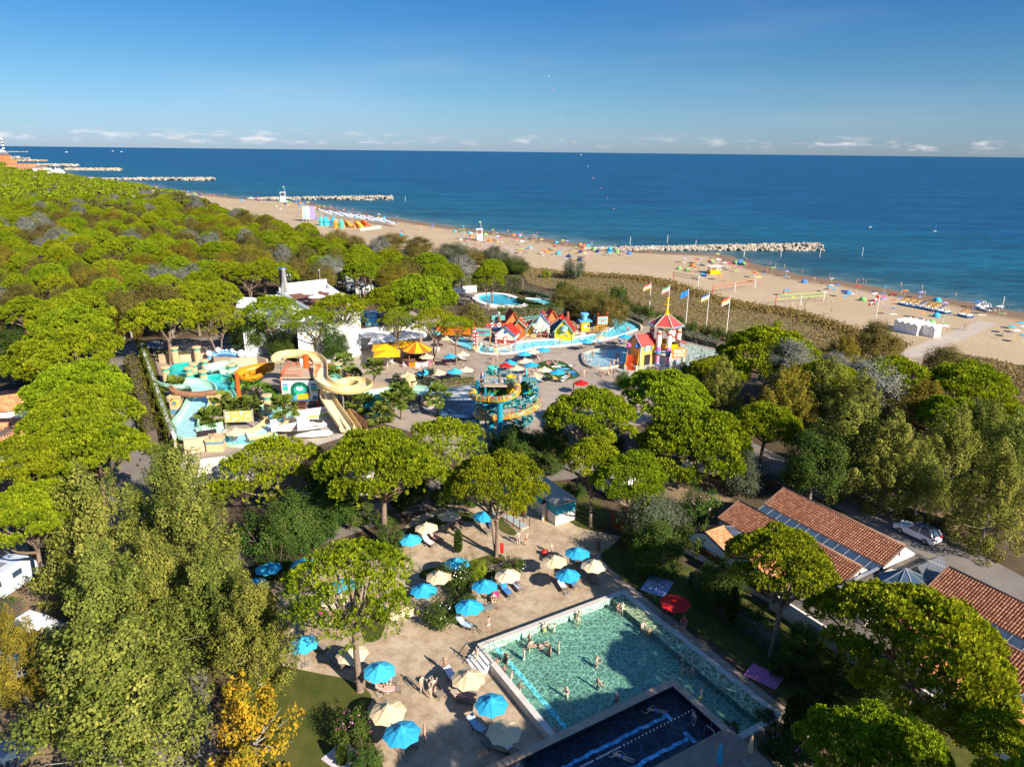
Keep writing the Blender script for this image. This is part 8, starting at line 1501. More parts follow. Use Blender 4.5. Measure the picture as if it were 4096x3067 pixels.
for k,(u,v) in enumerate([(430,480)]): person(zd4(u,v,.66),rad(-80),'swim',None,'',.66,'black',False,fixed='person floating on the back near the blue floor stripe of the leisure pool')
for k,(u,v,r) in enumerate([(1230,920,1.4),(1000,1235,1.1)]): person(zd4(u,v,.78),r,'swim',None,'',.76,'blue',False,fixed='swimmer in the dark lap pool %s' % ('nearest its corner' if k == 0 else 'beside the lane rope'))
person(zd4(1490,960,.78),2,'stand',None,'',-.4,'red',False,fixed='bather in red shorts holding the lane rope in the lap pool')
for (u,v,pose,fx) in [(1290,285,'sit','lifeguard in red shirt sitting beside the red parasol'),(1415,385,'stand','lifeguard in red shirt standing by the pool path')]: person(zd4(u,v),2.6,pose,None,'',-.42 if pose == 'sit' else .04,'navy',False,shirt='red',fixed=fx)
LANDMARKS.update(PARKMARKS)
for (u,v,pose) in [(445,780,'walk'),(640,650,'stand'),(655,640,'stand'),(600,690,'stand'),(615,680,'stand'),(735,580,'stand'),(757,580,'stand'),(785,580,'stand'),(660,545,'stand'),(675,575,'stand'),(1375,790,'stand'),(1405,790,'stand'),(1310,905,'stand'),(1022,1015,'walk'),(995,640,'sit'),(955,590,'stand'),(1885,810,'stand'),(1770,760,'stand'),(1665,785,'stand'),(1628,720,'stand'),(1690,630,'stand'),(1708,640,'stand'),(1665,700,'walk'),(1700,690,'walk'),(1535,720,'stand'),(1550,770,'sit'),(1580,785,'sit'),(1620,780,'sit'),(1635,775,'sit'),(1460,670,'sit'),(1480,620,'stand'),(1435,625,'stand'),(1400,650,'sit'),(1425,670,'sit'),(540,570,'sit'),(560,575,'sit'),(520,550,'sit'),(1800,400,'stand'),(1785,395,'stand'),(905,500,'sit'),(1195,497,'sit'),(1680,545,'sit'),(2040,745,'stand'),(160,675,'sit'),(190,670,'sit'),(150,820,'sit'),(180,800,'sit'),(225,800,'sit'),(210,795,'sit'),(1070,690,'sit'),(1125,680,'sit'),(1165,690,'sit'),(980,750,'sit'),(1090,770,'sit'),(1115,770,'sit'),(1140,770,'sit'),(1270,800,'sit'),(740,745,'sit'),(765,750,'sit'),(30,720,'walk'),(75,720,'walk'),(-40,740,'walk'),(-160,790,'walk'),(-110,800,'walk'),(2080,500,'sit'),(1660,520,'sit'),(350,150,'stand'),(415,165,'stand'),(430,200,'stand'),(740,105,'sit')]:
 inw = (1400 < u < 1790 and 580 < v < 700) or 500 < u < 570; person(zp3(u,v),pr.uniform(0,6),pose,'P','at the water park',-.42 if pose == 'sit' else (-.1 if inw else 0))
for (u,v,rz) in ((210,690,.3),(870,605,.1),(1210,770,.3)): person(zp3(u,v),rz,'lie','P','at the water park',.36)
for (u,v) in ((625,320,),(720,420)): q = zt(u + 90,v,7.5); person(q,2.5,'stand','P','on the tube slide platform',6.72)
for (u,v) in ((830,1140),(920,1150)): person(zp1(u,v),1,'stand','P','at the chute end',0,shirt='white' if u < 900 else None)

# ================================================================== BEACH AND SEA
bq = random.Random(77); mat_rock = [paint(c,.9,.2,1.2,bmp=.3) for c in ((.36,.315,.25),(.29,.255,.205),(.43,.385,.315))]; ROCKS = [rock_mesh(60 + i,1.0,7,5,.75).mesh('rock') for i in range(5)]
def breakwater(a,b,w0,w1,h0,h1,n,single,label,size=1.0):
 a,b = Vector((*a,0)),Vector((*b,0)); o = empty('breakwater',a,0,label,'breakwater'); d = b - a; L_ = d.length; d.normalize(); s = Vector((-d.y,d.x,0)); J = [MB() for _ in mat_rock]; items = []
 for i in range(n):
  t = bq.random(); w = w0 + (w1 - w0)*t; h = h0 + (h1 - h0)*t; q = bq.uniform(-1,1); p = d*(t*L_) + s*(q*w/2) + Vector((0,0,SEA_Z + h*max(.05,1 - q*q) + bq.uniform(-.2,.1))); items.append((p,size*bq.uniform(.6,1.15),bq.uniform(0,6),i))
 items.sort(key=lambda x: -(x[0].z) - x[1])
 for j,(p,r,ro,i) in enumerate(items):
  if j < single: q = link('rock',ROCKS[i % 5],o,p,ro,mat_rock[i % 3],(r,r*bq.uniform(.7,1),r))
  else: me = ROCKS[i % 5]; cs_,sn = math.cos(ro)*r,math.sin(ro)*r; J[i % 3].add([(p.x + v.co.x*cs_ - v.co.y*sn,p.y + v.co.x*sn + v.co.y*cs_,p.z + v.co.z*r) for v in me.vertices],[f.vertices[:] for f in me.polygons])
 for k,j in enumerate(J):
  if j.v: tag(j.build('rock_fill',mat_rock[k],o),kind='stuff')
breakwater((30,309),(136,321),2.0,11,.7,2.6,1150,290,'long breakwater of pale boulders running into the sea behind the flags',.85)
breakwater((-215,590),(-101,610),5,12,1.0,3.0,420,60,'boulder breakwater beyond the beach club parasols',1.2)
breakwater((-520,902),(-368,909),5,13,1.0,3.2,260,0,'rock groyne beyond the second breakwater',1.9)
for (x0,y0,x1,y1,lb) in ((-735,1215,-651,1227,'first distant rock groyne before the hotels'),(-985,1430,-844,1437,'second distant rock groyne'),(-1300,1780,-1127,1794,'third distant rock groyne'),(-1560,2030,-1325,2039,'fourth distant rock groyne'),(-1700,2250,-1495,2258,'fifth distant rock groyne'),(-2300,3040,-2075,3060,'sixth distant rock groyne'),(-2700,3640,-2405,3691,'pier of rocks at the lighthouse')): breakwater((x0,y0),(x1,y1),7,13,1.5,2.8,150,0,lb,3.2)
lh = empty('lighthouse',(-2499,3653,0),0,'black and white banded lighthouse on the far horizon','lighthouse')
for k in range(8): mb = MB(); mb.lathe([(6 - .35*k,7.0*k),(6 - .35*(k + 1),7.0*(k + 1))],n=12); mb.build('band',mat_white if k % 2 == 0 else mat_dark,lh)
mb = MB(); mb.lathe([(4.5,56),(4.5,60),(2.6,60),(2.6,65),(.3,68)],n=12); mb.build('lantern',mat_white,lh); mb = MB(); mb.box((-20,-10,6),(40,16,12)); mb.box((-70,0,9),(30,16,18)); mb.build('keepers_house',mat_wall_w,lh)
for k,(u,v,w,h,c) in enumerate([(20,365,40,14,'#d98a5a'),(60,372,36,9,'#e6ddd0'),(120,378,60,10,'#d59468'),(180,392,70,7,'#c98d66'),(250,392,40,6,'#dca37c'),(5,350,30,20,'#c97f4e')]):
 p = zb1(u,v + 14); o = empty('seaside_hotel',p,0,'distant %s hotel block by the shore, %s from the left' % ('cream' if k == 1 else 'orange',['second','third','fourth','fifth','sixth','first'][k]),'hotel','far hotels'); mb = MB(); mb.box((0,0,h/2),(w,18,h)); mb.build('wall',paint(c,.8),o)
 for i in range(int(w/5)):
  for j in range(int(h/3.2)): mb = MB(); mb.box((-w/2 + 3 + i*5,-9.05,1.8 + j*3.2),(1.8,.3,1.6)); mb.build('window',mat_glass,o)
 mb = MB(); mb.box((0,0,h + .25),(w + 1,19,.5)); mb.build('roof',mat_tile_or[0],o)
tent = MB(); tent.add([(-2,-2,0),(2,-2,0),(2,2,0),(-2,2,0),(0,0,4.2)],[(0,1,4),(1,2,4),(2,3,4),(3,0,4)]); TENT = tent.mesh('peaked_tent')
for k in range(26): q = zb1(bq.uniform(285,560),0); u = 285 + 275*k/26; q = zb1(u,408 + (u - 285)*.10 + bq.uniform(-18,14)); tag(link('beach_tent',TENT,None,q,bq.uniform(0,1),mat_white,bq.uniform(1.2,2.0)),'small white peaked tent on the hotel beach, %s from the left' % NTH[k],'tent','white tents of the hotel beach')
# beach parasols, people, shelters
BC = canopy_mesh(1.05,1.75,2.1,8).mesh('beach_canopy'); mb = MB(); mb.tube([(0,0,0),(0,0,2.05)],.025,5); BP = mb.mesh('beach_pole'); BCOL = {'blue': '#3f7fd0','navy': '#23346e','red': '#cf2a22','white': '#eceae4','green': '#79b86a','yellow': '#e6d24a','turquoise': '#38a9cf','orange': '#ea7a34','pink': '#e0609a','lilac': '#a39bd0'}; BM = {k: paint(v,.8,.04) for k,v in BCOL.items()}
def beach_parasol(p,c,place,tilt=None):
 o = empty('beach_parasol',p,bq.uniform(0,6),'%s beach parasol %s' % (c,place),'beach parasol','beach parasols'); o.rotation_euler[0] = tilt if tilt is not None else bq.choice((0,0,.2,.35)); link('canopy',BC,o,mat=BM[c]); link('pole',BP,o,mat=mat_wh)
 if tilt is None: later(o,'%s beach parasol' % c,'beach parasol','beach parasols','B')
dome = MB(); dome.lathe([(1.2,0),(1.15,.4),(.85,.85),(.4,1.1),(.05,1.18)],n=8); DOME = dome.mesh('dome',True); mb = MB(); mb.box((0,0,.02),(1.9,.9,.03)); TOW = mb.mesh('beach_towel')
def on_beach(a,b):   # a: position along the shore, b: metres inland from the water's edge
 i = int(a); p = shore[i].lerp(shore[i + 1],a - i) - SEAWARD*b; return Vector((p.x,p.y,.02 if b > 6 else -.1))
zones = [('right of the long breakwater',(113,140),62,90,8,46),('left of the long breakwater',(88,108),84,120,6,52),('near the beach club',(64,84),56,80,6,45),('beyond the far lifeguard tower',(50,63),44,30,6,40)]
i_near = {i: p for i,p in enumerate(shore)}
for place,(a0,a1),npar,nper,b0,b1 in zones:
 for k in range(npar):
  a = bq.uniform(a0,a1); b = b0 + (b1 - b0)*bq.random() ** 1.5; p = on_beach(a,b); t = bq.random()
  if t < .72: beach_parasol(p,bq.choice(list(BCOL)),place)
  else: c = bq.choice(('blue','turquoise','green','orange','navy')); later(link('beach_shelter',DOME,None,p,bq.uniform(0,6),BM[c],(1,.8,1)),'small %s dome shelter' % c,'beach shelter','beach shelters','B')
  for j in range(1): q = p + Vector((bq.uniform(-2,2),bq.uniform(-1.5,1.5),.01)); c = bq.choice(list(BCOL)); later(link('beach_towel',TOW,None,q,bq.uniform(0,3),BM[c]),'%s towel on the sand' % c,'towel','towels on the sand','B')
  if bq.random() < .22: person(p + Vector((bq.uniform(-1,1),-1.2,0)),bq.uniform(0,6),'lie','B','on the sand',.03)
 for k in range(nper // 4): a = bq.uniform(a0,a1); b = bq.choice((bq.uniform(-9,4),bq.uniform(4,b1))); p = on_beach(a,b); person(p,bq.uniform(0,6),bq.choice(('stand','walk','walk')),'B','in the surf' if b < 0 else 'on the beach',-.5 if b < 0 else .02)
# beach club: ordered rows of blue and white parasols
for r in range(7):
 for c in range(20):
  q = zb2(545 + 30*c + 18*r,752 + 7.5*r + 4.6*c); beach_parasol(q,('white','turquoise','blue','white','navy','lilac')[(r*3 + c) % 6 if bq.random() < .8 else 0],'in the beach club, %s row, %s from the left' % (NTH[r],NTH[c]),0)
for k,(u,v) in enumerate([(2090,905),(2128,940),(2170,870),(2200,905),(2195,985)]): beach_parasol(zb4(u,v + 35),'white' if k % 2 else 'turquoise','of the right edge lounger group, %s one' % NTH[k],0)
pg = empty('beach_playground',zb2(800,905),0,'colourful beach playground with tube slide and palm ornaments','playground')
for (u,v,s,c) in [(605,870,4,'#3aa9c9'),(675,870,4,'#2f9fc4'),(570,870,3,'#56c0b0'),(690,890,3,'#d98a2f'),(740,890,3,'#4fb39a')]: q = zb2(u,v) - pg.location; mb = MB(); mb.lathe([(s*.5,0),(s*.5,2.2),(s*.62,2.4),(.05,5.0)],(q.x,q.y,0),8); mb.build('turret',paint(c,.6),pg)
for (u,v,c) in [(800,885,'#e5902a'),(890,890,'#efb52e'),(950,885,'#e0531f')]: q = zb2(u,v) - pg.location; mb = MB(); mb.tube([(q.x - 2,q.y,3.2),(q.x,q.y - 1,2.4),(q.x + 1.6,q.y - 2,1.2),(q.x + 2.6,q.y - 1,.6)],.7,8); mb.build('slide',paint(c,.5),pg,smooth=True); mb = MB(); mb.box((q.x - 1.5,q.y + 1,1.7),(2.4,2.4,3.4)); mb.build('tower',paint('#c98a4a',.6),pg)
for k in range(9): a,b = zb2(900 + 20*k,915 - 2.4*k) - pg.location,zb2(920 + 20*k,912.6 - 2.4*k) - pg.location; mb = MB(); mb.beam(a + Vector((0,0,.7)),b + Vector((0,0,.7)),.15,1.4); mb.build('fence_panel',paint('#8fb9d9' if k % 2 else '#e6d59a',.6),pg)
for k,(u,v,c) in enumerate([(433,835,'#8fc2a8'),(463,835,'#eef0f2'),(492,835,'#8f86c2')]): q = zb2(u,v); o = empty('banner_flag',q,.3,'tall %s banner flag before the beach club' % ('green','white','lilac')[k],'banner'); mb = MB(); mb.box((0,0,5.0),(3.0,.08,7.0)); mb.build('cloth',paint(c,.7,.08,.3),o); mb = MB(); mb.tube([(-1.6,0,0),(-1.6,0,8.6)],.07,6); mb.build('pole',mat_wh,o)
def guard_tower(p,rz,label,s=1.0):
 o = empty('lifeguard_tower',p,rz,label,'lifeguard tower'); o.scale = (s,s,s)
 for n_,d,z,m_ in (('lower_cabin',(2.2,2.2,2.4),1.2,mat_wh),('upper_floor',(2.5,2.5,.15),2.5,mat_wh),('roof',(2.7,2.7,.18),4.6,mat_wh),('seat',(.7,.7,.8),2.95,mat_brownw)): mb = MB(); mb.box((0,0,z),d); mb.build(n_,m_,o)
 for x in (-1.1,1.1):
  for y in (-1.1,1.1): mb = MB(); mb.box((x,y,3.55),(.1,.1,2.1)); mb.build('post',mat_wh,o)
  mb = MB(); mb.beam((x,-1.1,3.2),(x,1.1,3.2),.06); mb.build('rail',mat_wh,o)
 mb = MB(); mb.tube([(.8,.8,4.6),(.8,.8,7.6)],.04,5); mb.build('flag_pole',mat_wh,o); mb = MB(); mb.box((.4,.8,7.3),(.9,.03,.5)); mb.build('flag',BM['green'],o)
guard_tower(zb2(1930,1000),.2,'white lifeguard tower with green flag on the near beach',1.15); guard_tower(zb2(237,662),.1,'white lifeguard tower with green flag by the second breakwater',1.5)
# beach cabins
for k,(u,v,w,d,lb) in enumerate([(1338,948,5.0,6.0,'larger block of white beach cabins with ribbed roof'),(1458,972,2.6,5.5,'smaller block of white beach cabins beside the walkway')]):
 o = empty('beach_cabins',zb4(u,v),rad(28),lb,'cabins')
 for i in range(4):
  for j in range(2): mb = MB(); mb.box((-w/2 + w*(j + .5)/2,d*(i + .5)/4,1.1),(w/2 - .05,d/4 - .05,2.2)); mb.build('cabin',mat_wh,o)
  mb = MB(); y = d*i/4; mb.add([(-w/2 - .2,y,2.25),(w/2 + .2,y,2.25),(w/2 + .2,y + d/8,2.9),(-w/2 - .2,y + d/8,2.9),(w/2 + .2,y + d/4,2.25),(-w/2 - .2,y + d/4,2.25)],[(0,1,2,3),(3,2,4,5),(1,4,2),(0,3,5)]); mb.build('roof_ridge',mat_white,o)
 for i in range(5): mb = MB(); mb.box((-w/2 + w*i/4,-.03,1.1),(.08,.06,2.2)); mb.build('post',mat_bark_grey,o)
# pedal boats
def pedal_boat(p,rz,c,label):
 o = empty('pedal_boat',p,rz,label,'pedal boat','pedal boats on the sand')
 for s in (-.7,.7): mb = MB(); mb.tube([(-1.9,s,.4),(-1.5,s,.32),(1.2,s,.32),(2.1,s,.55)],[.12,.3,.3,.08],8); mb.build('hull',paint('#3a86c8' if c != '#f2f0ec' else '#e9e9e6',.4),o,smooth=True)
 mb = MB(); mb.box((-.2,0,.62),(3.0,1.9,.12)); mb.build('deck',mat_wh,o); mb = MB(); mb.add([(-1.6,-.35,.7),(-1.6,.35,.7),(.2,.35,2.2),(.2,-.35,2.2),(-1.6,-.35,1.0),(-1.6,.35,1.0),(.2,.35,2.5),(.2,-.35,2.5)],[(0,1,2,3),(0,4,7,3),(1,5,6,2)]); mb.build('slide',paint(c,.4),o)
 for y in (-.4,.4): mb = MB(); mb.beam((.9,y,.6),(.3,y,2.2),.08); mb.build('ladder',paint(c,.4),o)
 for y in (-.45,.45): mb = MB(); mb.box((1.0,y,.85),(.5,.5,.4)); mb.build('seat',paint('#d9d2c4',.5),o)
for k,(u,v,c) in enumerate([(1185,695,'#efb51d'),(1240,705,'#efb51d'),(1295,715,'#efb51d'),(1345,725,'#2f74c0'),(1400,738,'#efb51d'),(1455,748,'#efb51d'),(1515,762,'#2f74c0'),(1705,795,'#e8842a'),(1850,725,'#f2f0ec'),(1890,745,'#f2f0ec')]): pedal_boat(zb4(u,v),rad(-75),c,'%s pedal boat with slide %s' % ({'#efb51d': 'yellow','#2f74c0': 'blue','#e8842a': 'orange','#f2f0ec': 'white'}[c],'in the row of seven, %s from its left end' % ['first','second','third','fourth','fifth','sixth','last'][k] if k < 7 else ['standing alone','at the water edge, left one','at the water edge, right one'][k - 7]))
# flags, windsock, nets, posts
zf = crop(2560,1100,.3145)
for k,(tu,tv,bu,bv,cs_) in enumerate([(137,85,112,515,('#b5524a','#cfc9c0','#b8965a')),(374,125,345,560,('#6d9a72','#d6d0c8','#b5606c')),(622,170,582,610,('#2377c4','#2377c4','#2377c4')),(882,215,838,680,('#47568c','#d0cbc6','#b0a468')),(1143,260,1098,735,('#b8504a','#cfb765','#cfc8c0'))]):
 b = zf(bu,bv); h = height_over(b,(1100 + tv*.3145)/K); o = empty('flagpole',b,rad(200),'white flagpole with %s flag, %s of five from the castle side' % (['red white and yellow','green white and red','plain blue','blue white and yellow','red yellow and white'][k],['first','second','third','fourth','fifth'][k]),'flagpole'); mb = MB(); mb.tube([(0,0,0),(0,0,h)],[.11,.06],8); mb.build('pole',mat_white,o)
 n = 8; fl = None
 for j,c in enumerate(cs_):
  mb = MB()
  for i in range(n):
   f0,f1 = i/n,(i + 1)/n; g = lambda f,r: (f*2.2,.28*math.sin(f*7)*f,h - .2 - r*.48 - f*.95); mb.add([g(f0,j),g(f1,j),g(f1,j + 1),g(f0,j + 1)],[(0,1,2,3)])
  q = mb.build('flag' if fl is None else 'flag_stripe',paint(c,.8),fl or o); fl = fl or q
 if k == 2: mb = MB(); mb.tube([(1.3 + .4*math.cos(t),-.32 ,h - 1.5 + .4*math.sin(t)) for t in [2*math.pi*i/12 for i in range(13)]],.07,5); mb.build('emblem',mat_white,fl)
b = zb4(908,945); ws = empty('windsock',b,0,'red and white windsock on a white pole at the dune edge','windsock'); h = 9.2; mb = MB(); mb.tube([(0,0,0),(0,0,h)],.08,6); mb.build('pole',mat_wh,ws)
for k in range(5): mb = MB(); t = lambda f: (-.2 - 1.9*f,.2,h - .2 - 2.2*f); mb.tube([t(k/5),t((k + 1)/5)],[.36 - .04*k,.32 - .04*k],10,False); mb.build('sock_band',mat_red if k % 2 == 0 else mat_white,ws)
def net(f,pts,c,label):
 p = [f(*q) for q in pts]; o = empty('volleyball_net',p[0],0,label,'net'); 
 for q in p: q = q - p[0]; mb = MB(); mb.tube([q,q + Vector((0,0,2.9))],.1,6); mb.build('post',mat_red if q.length < .1 else mat_white,o)
 a,b = p[0] - p[0],p[-1] - p[0]
 for z in (1.7,2.7): mb = MB(); mb.beam(a + Vector((0,0,z)),b + Vector((0,0,z)),.05,.1); mb.build('tape',paint(c,.6),o)
 mb = MB()
 for i in range(30): q = a.lerp(b,i/29); mb.beam(q + Vector((0,0,1.7)),q + Vector((0,0,2.7)),.015)
 for z in (1.95,2.2,2.45): mb.beam(a + Vector((0,0,z)),b + Vector((0,0,z)),.015)
 tag(mb.build('mesh',paint('#4a4a48',.8),o),kind='stuff')
net(zb3,[(1393,480),(1607,523)],'#2a2a2a','black volleyball net between red posts on the sand'); net(zb3,[(1735,600),(1922,583),(2097,545)],'#e8662a','orange volleyball net beside the blue container'); net(zb4,[(63,693),(280,690),(480,660)],'#8fd04a','green volleyball net among the players')
for (u,v) in [(130,605),(172,612),(150,710),(205,715),(255,740),(315,715),(350,665),(410,670),(485,700),(505,660),(550,690),(485,785),(550,770),(195,640)]: person(zb4(u,v),pr.uniform(0,6),pr.choice(('stand','walk','arms')),'B','playing volleyball',.02)
for f,u,v,pose,fx in [(zb3,915,400,'walk','person walking alone on the sand behind the meadow'),(zb3,1087,435,'walk','person walking beside the yellow beach bins'),(zb4,1695,912,'walk','person on the beach walkway, left of a pair'),(zb4,1725,912,'walk','person in blue on the beach walkway, right of a pair'),(zb4,1212,895,'stand','person bending beside the beach cabins'),(zb4,1330,555,'stand','wading person in the shallows above the pedal boats'),(zb4,1150,600,'stand','person in black shorts on the wet sand'),(zb4,762,508,'stand','person standing in the surf'),(zb4,1620,620,'walk','person playing at the water edge'),(zb4,2025,985,'walk','person walking to the right edge parasols')]: person(f(u,v),1,pose,None,'',-.1 if 'surf' in fx or 'shallows' in fx else .02,fixed=fx)
kb = empty('beach_kiosk',zb3(1742,420),rad(10),'yellow and cream beach kiosk with white roof','kiosk')
for n_,c,d,m_ in (('counter',(0,0,.6),(3.6,2.6,1.2),mat_yel),('wall',(0,.9,1.8),(3.6,.8,1.3),mat_cream),('roof',(0,0,2.6),(4.6,3.4,.15),mat_wh)): mb = MB(); mb.box(c,d); mb.build(n_,m_,kb)
for x in (-1.7,1.7): mb = MB(); mb.box((x,-1.2,1.8),(.1,.1,1.5)); mb.build('post',mat_wh,kb)
for k,(f,u,v) in enumerate([(zb3,1020,175),(zb3,1342,155),(zb3,1585,200),(zb3,2003,278),(zb4,110,275),(zb4,447,275),(zb4,812,268),(zb4,2020,728),(zb2,1150,655),(zb2,1290,655),(zb2,990,660)]): mb = MB(); mb.tube([(0,0,-1),(0,0,3.6)],.1,6); tag(mb.build('sea_post',mat_white,loc=f(u,v,SEA_Z)),'white marker post in the shallow sea, %s of the row' % ['third','fourth','fifth','sixth','seventh','eighth','ninth','tenth','first','second','outermost'][k],'post','sea marker posts')
for k,(u,v) in enumerate([(1440,55),(883,20)]): o = empty('windsurfer',zb4(u,v,SEA_Z),.5,'%s on the open water' % ('dark blue windsurf sail' if k == 0 else 'small dark paddle board with rider'),'windsurfer'); mb = MB(); mb.box((0,0,.1),(2.6,.6,.12)); mb.build('board',mat_wh,o); mb = MB(); mb.add([(0,0,.3),(1.2,.1,1.0),(.9,.1,3.0),(.1,0,5.2 if k == 0 else 2.0)],[(0,1,2,3)]); mb.build('sail',paint('#1d3f7a',.6),o)
for k,(u,v) in enumerate([(575,237),(975,228),(1050,234)]): mb = MB(); mb.prism([(-6,-1.5),(4,-1.5),(7,0),(4,1.5),(-6,1.5)],-.3,1.6); mb.box((-1,0,2.4),(4,2,1.6)); tag(mb.build('motor_boat',mat_wh,loc=zb1(u,v,SEA_Z)),'tiny white motor boat far out at sea, %s' % ('nearest the groynes' if k == 0 else 'leading one of a pair' if k == 1 else 'following one of a pair'),'boat')
KC = ['#e6d9b0','#d8576a','#2a2230','#c9a24a','#3a2a55','#e0c25a','#f0e08a','#6fc0e0','#e05a78','#e0662a','#d86ac0','#e6842a']
for k,(x,y) in enumerate([(150,88),(178,178),(200,264),(230,352),(270,428),(315,507),(358,586),(400,660),(437,733),(483,797),(524,858),(567,929)]):
 d = ray(2100 + x*.63,250 + y*.63); q = Vector((0,0,CAM_H)) + d*230; o = empty('kite',q,.6,'%s kite of the long kite train over the sea, number %s from the top' % ('small',['one','two','three','four','five','six','seven','eight','nine','ten','eleven','twelve'][k]),'kite','kite train'); mb = MB(); o.scale = (.28,)*3; mb.add([(0,0,.5),(.8,.1,.1),(.2,0,-.4),(-.6,.1,.0),(0,.25,.05)],[(0,1,4),(1,2,4),(2,3,4),(3,0,4)]); mb.build('sail',paint(KC[k],.7),o); mb = MB(); mb.add([(-.6,.1,0),(-2.0,.2,-.5),(-2.0,.2,-.62),(-.6,.1,-.12)],[(0,1,2,3)]); mb.build('tail',paint(KC[(k + 4) % 12],.7),o)

# ================================================================== VEHICLES AND SMALL THINGS
def car(p,rz,c,label,L_=4.5,W=1.85,H=1.62):
 o = empty('parked_car',p,rz,label,'car'); x0 = -L_/2
 prof = [(0,.35),(.02,.75),(.06,.95),(.30,1.02),(.62,.98),(.90,.88),(.99,.70),(1,.35)]; mb = MB(); n = len(prof); vs = []
 for s in (-1,1): vs += [(x0 + L_*a,s*W/2*(1 if z < .9 else .96),z) for a,z in prof]
 mb.add(vs,[tuple(range(n)),tuple(range(n,2*n))[::-1]] + [(i,n + i,n + i + 1,i + 1) for i in range(n - 1)] + [(0,n - 1,2*n - 1,n)]); mb.build('body',paint(c,.25,.03,spec=.6),o)
 cab = [(.03,1.0),(.10,H - .12),(.20,H),(.52,H - .02),(.70,1.0)]; mb = MB(); vs = []
 for s in (-1,1): vs += [(x0 + L_*a,s*W/2*(.94 if z < 1.1 else .78),z) for a,z in cab]
 mb.add(vs,[tuple(range(5)),tuple(range(5,10))[::-1]] + [(i,5 + i,6 + i,i + 1) for i in range(4)]); mb.build('window_band',mat_glass,o)
 mb = MB(); mb.box((x0 + L_*.34,0,H + .005),(L_*.36,W*.76,.05)); mb.build('roof',mat_glass if 'dark roof' in label else paint(c,.25,.03,spec=.6),o)
 for s in (-1,1):
  mb = MB(); mb.beam((x0 + L_*.10,s*W*.40,H - .10),(x0 + L_*.03,s*W*.47,1.0),.10); mb.beam((x0 + L_*.53,s*W*.39,H - .03),(x0 + L_*.70,s*W*.47,1.0),.08); mb.beam((x0 + L_*.36,s*W*.395,H - .02),(x0 + L_*.36,s*W*.475,1.0),.07); mb.build('pillar',paint(c,.25,.03,spec=.6),o)
  for a in (.19,.81): mb = MB(); mb.tube([(x0 + L_*a,s*(W/2 - .22),.34),(x0 + L_*a,s*(W/2 + .01),.34)],.34,14); w = mb.build('wheel',paint('#151515',.7),o); mb = MB(); mb.tube([(x0 + L_*a,s*(W/2),.34),(x0 + L_*a,s*(W/2 + .02),.34)],.21,10); mb.build('rim',mat_metal,w)
  mb = MB(); mb.box((x0 + L_*.985,s*W*.36,.74),(.12,.4,.16)); mb.build('headlight',mat_white,o); mb = MB(); mb.box((x0 + L_*.012,s*W*.40,.90),(.1,.3,.18)); mb.build('tail_light',mat_red,o)
  mb = MB(); mb.box((x0 + L_*.62,s*(W/2 + .08),1.05),(.14,.2,.14)); mb.build('mirror',paint(c,.25,.03,spec=.6),o)
def camper(p,rz,label,L_=6.2,c='#e4e4e0'):
 o = empty('camper_van',p,rz,label,'camper'); m_ = paint(c,.4,.05); mb = MB(); mb.add([(x*L_/2,y*1.1,z) for y in (-1,1) for x,z in ((-1,.4),(-1,2.7),(-.96,2.85),(.55,2.85),(.72,2.1),(.9,1.35),(1,1.1),(1,.4))],[tuple(range(8)),tuple(range(8,16))[::-1]] + [(i,8 + i,8 + (i + 1) % 8,(i + 1) % 8) for i in range(8)]); mb.build('body',m_,o)
 for s in (-1,1):
  for x in (-.6,.1): mb = MB(); mb.box((x*L_/2,s*1.11,1.9),(1.0,.04,.55)); mb.build('window',mat_glass,o)
  for x in (-.6,.66): mb = MB(); mb.tube([(x*L_/2,s*.9,.36),(x*L_/2,s*1.12,.36)],.36,12); mb.build('wheel',mat_dark,o)
 mb = MB(); mb.box((-.2,0,2.9),(.8,.8,.14)); mb.build('roof_hatch',mat_metal,o); mb = MB(); mb.add([(.56*L_/2,-1.0,2.83),(.56*L_/2,1.0,2.83),(.9*L_/2 + .01,1.0,1.4),(.9*L_/2 + .01,-1.0,1.4)],[(0,3,2,1)]); mb.build('windscreen',mat_glass,o)
car(BO + BS*9.2 + BT*14.2,math.atan2(-BS.y,-BS.x),'#eef0f2','white family car with dark roof parked behind the tiled pool house')
car(zl1(1310,425),rad(170),'#8d9a9e','grey car in the pine shade behind the paved square'); car(zl2(215,900),rad(60),'#d7dce4','pale car under the plane trees at the left'); car(zl2(150,1520),rad(75),'#27344f','dark blue car in the lower left corner')
camper(zr1(620,250),rad(-35),'white camper van under the broad pine',6); camper(zl2(60,300),rad(80),'silver camper van with ivy pine before it',6.5,'#c4ccd4'); camper(zl2(200,760),rad(70),'white caravan half hidden by plane leaves',6)
camper(zb1(300,1370),rad(10),'white caravan under the far left pines',6); camper(zb2(880,1440),rad(20),'white motorhome behind the spa building',6.5); camper(zb2(800,1380),rad(10),'grey caravan awning beside the white motorhome',6,'#9a9c9e'); camper(zb2(960,1470),rad(5),'low white caravan nearest the rooftop pools',6); camper(O(1335,1060),rad(40),'white tent-like caravan behind the wooden gate',4.5)
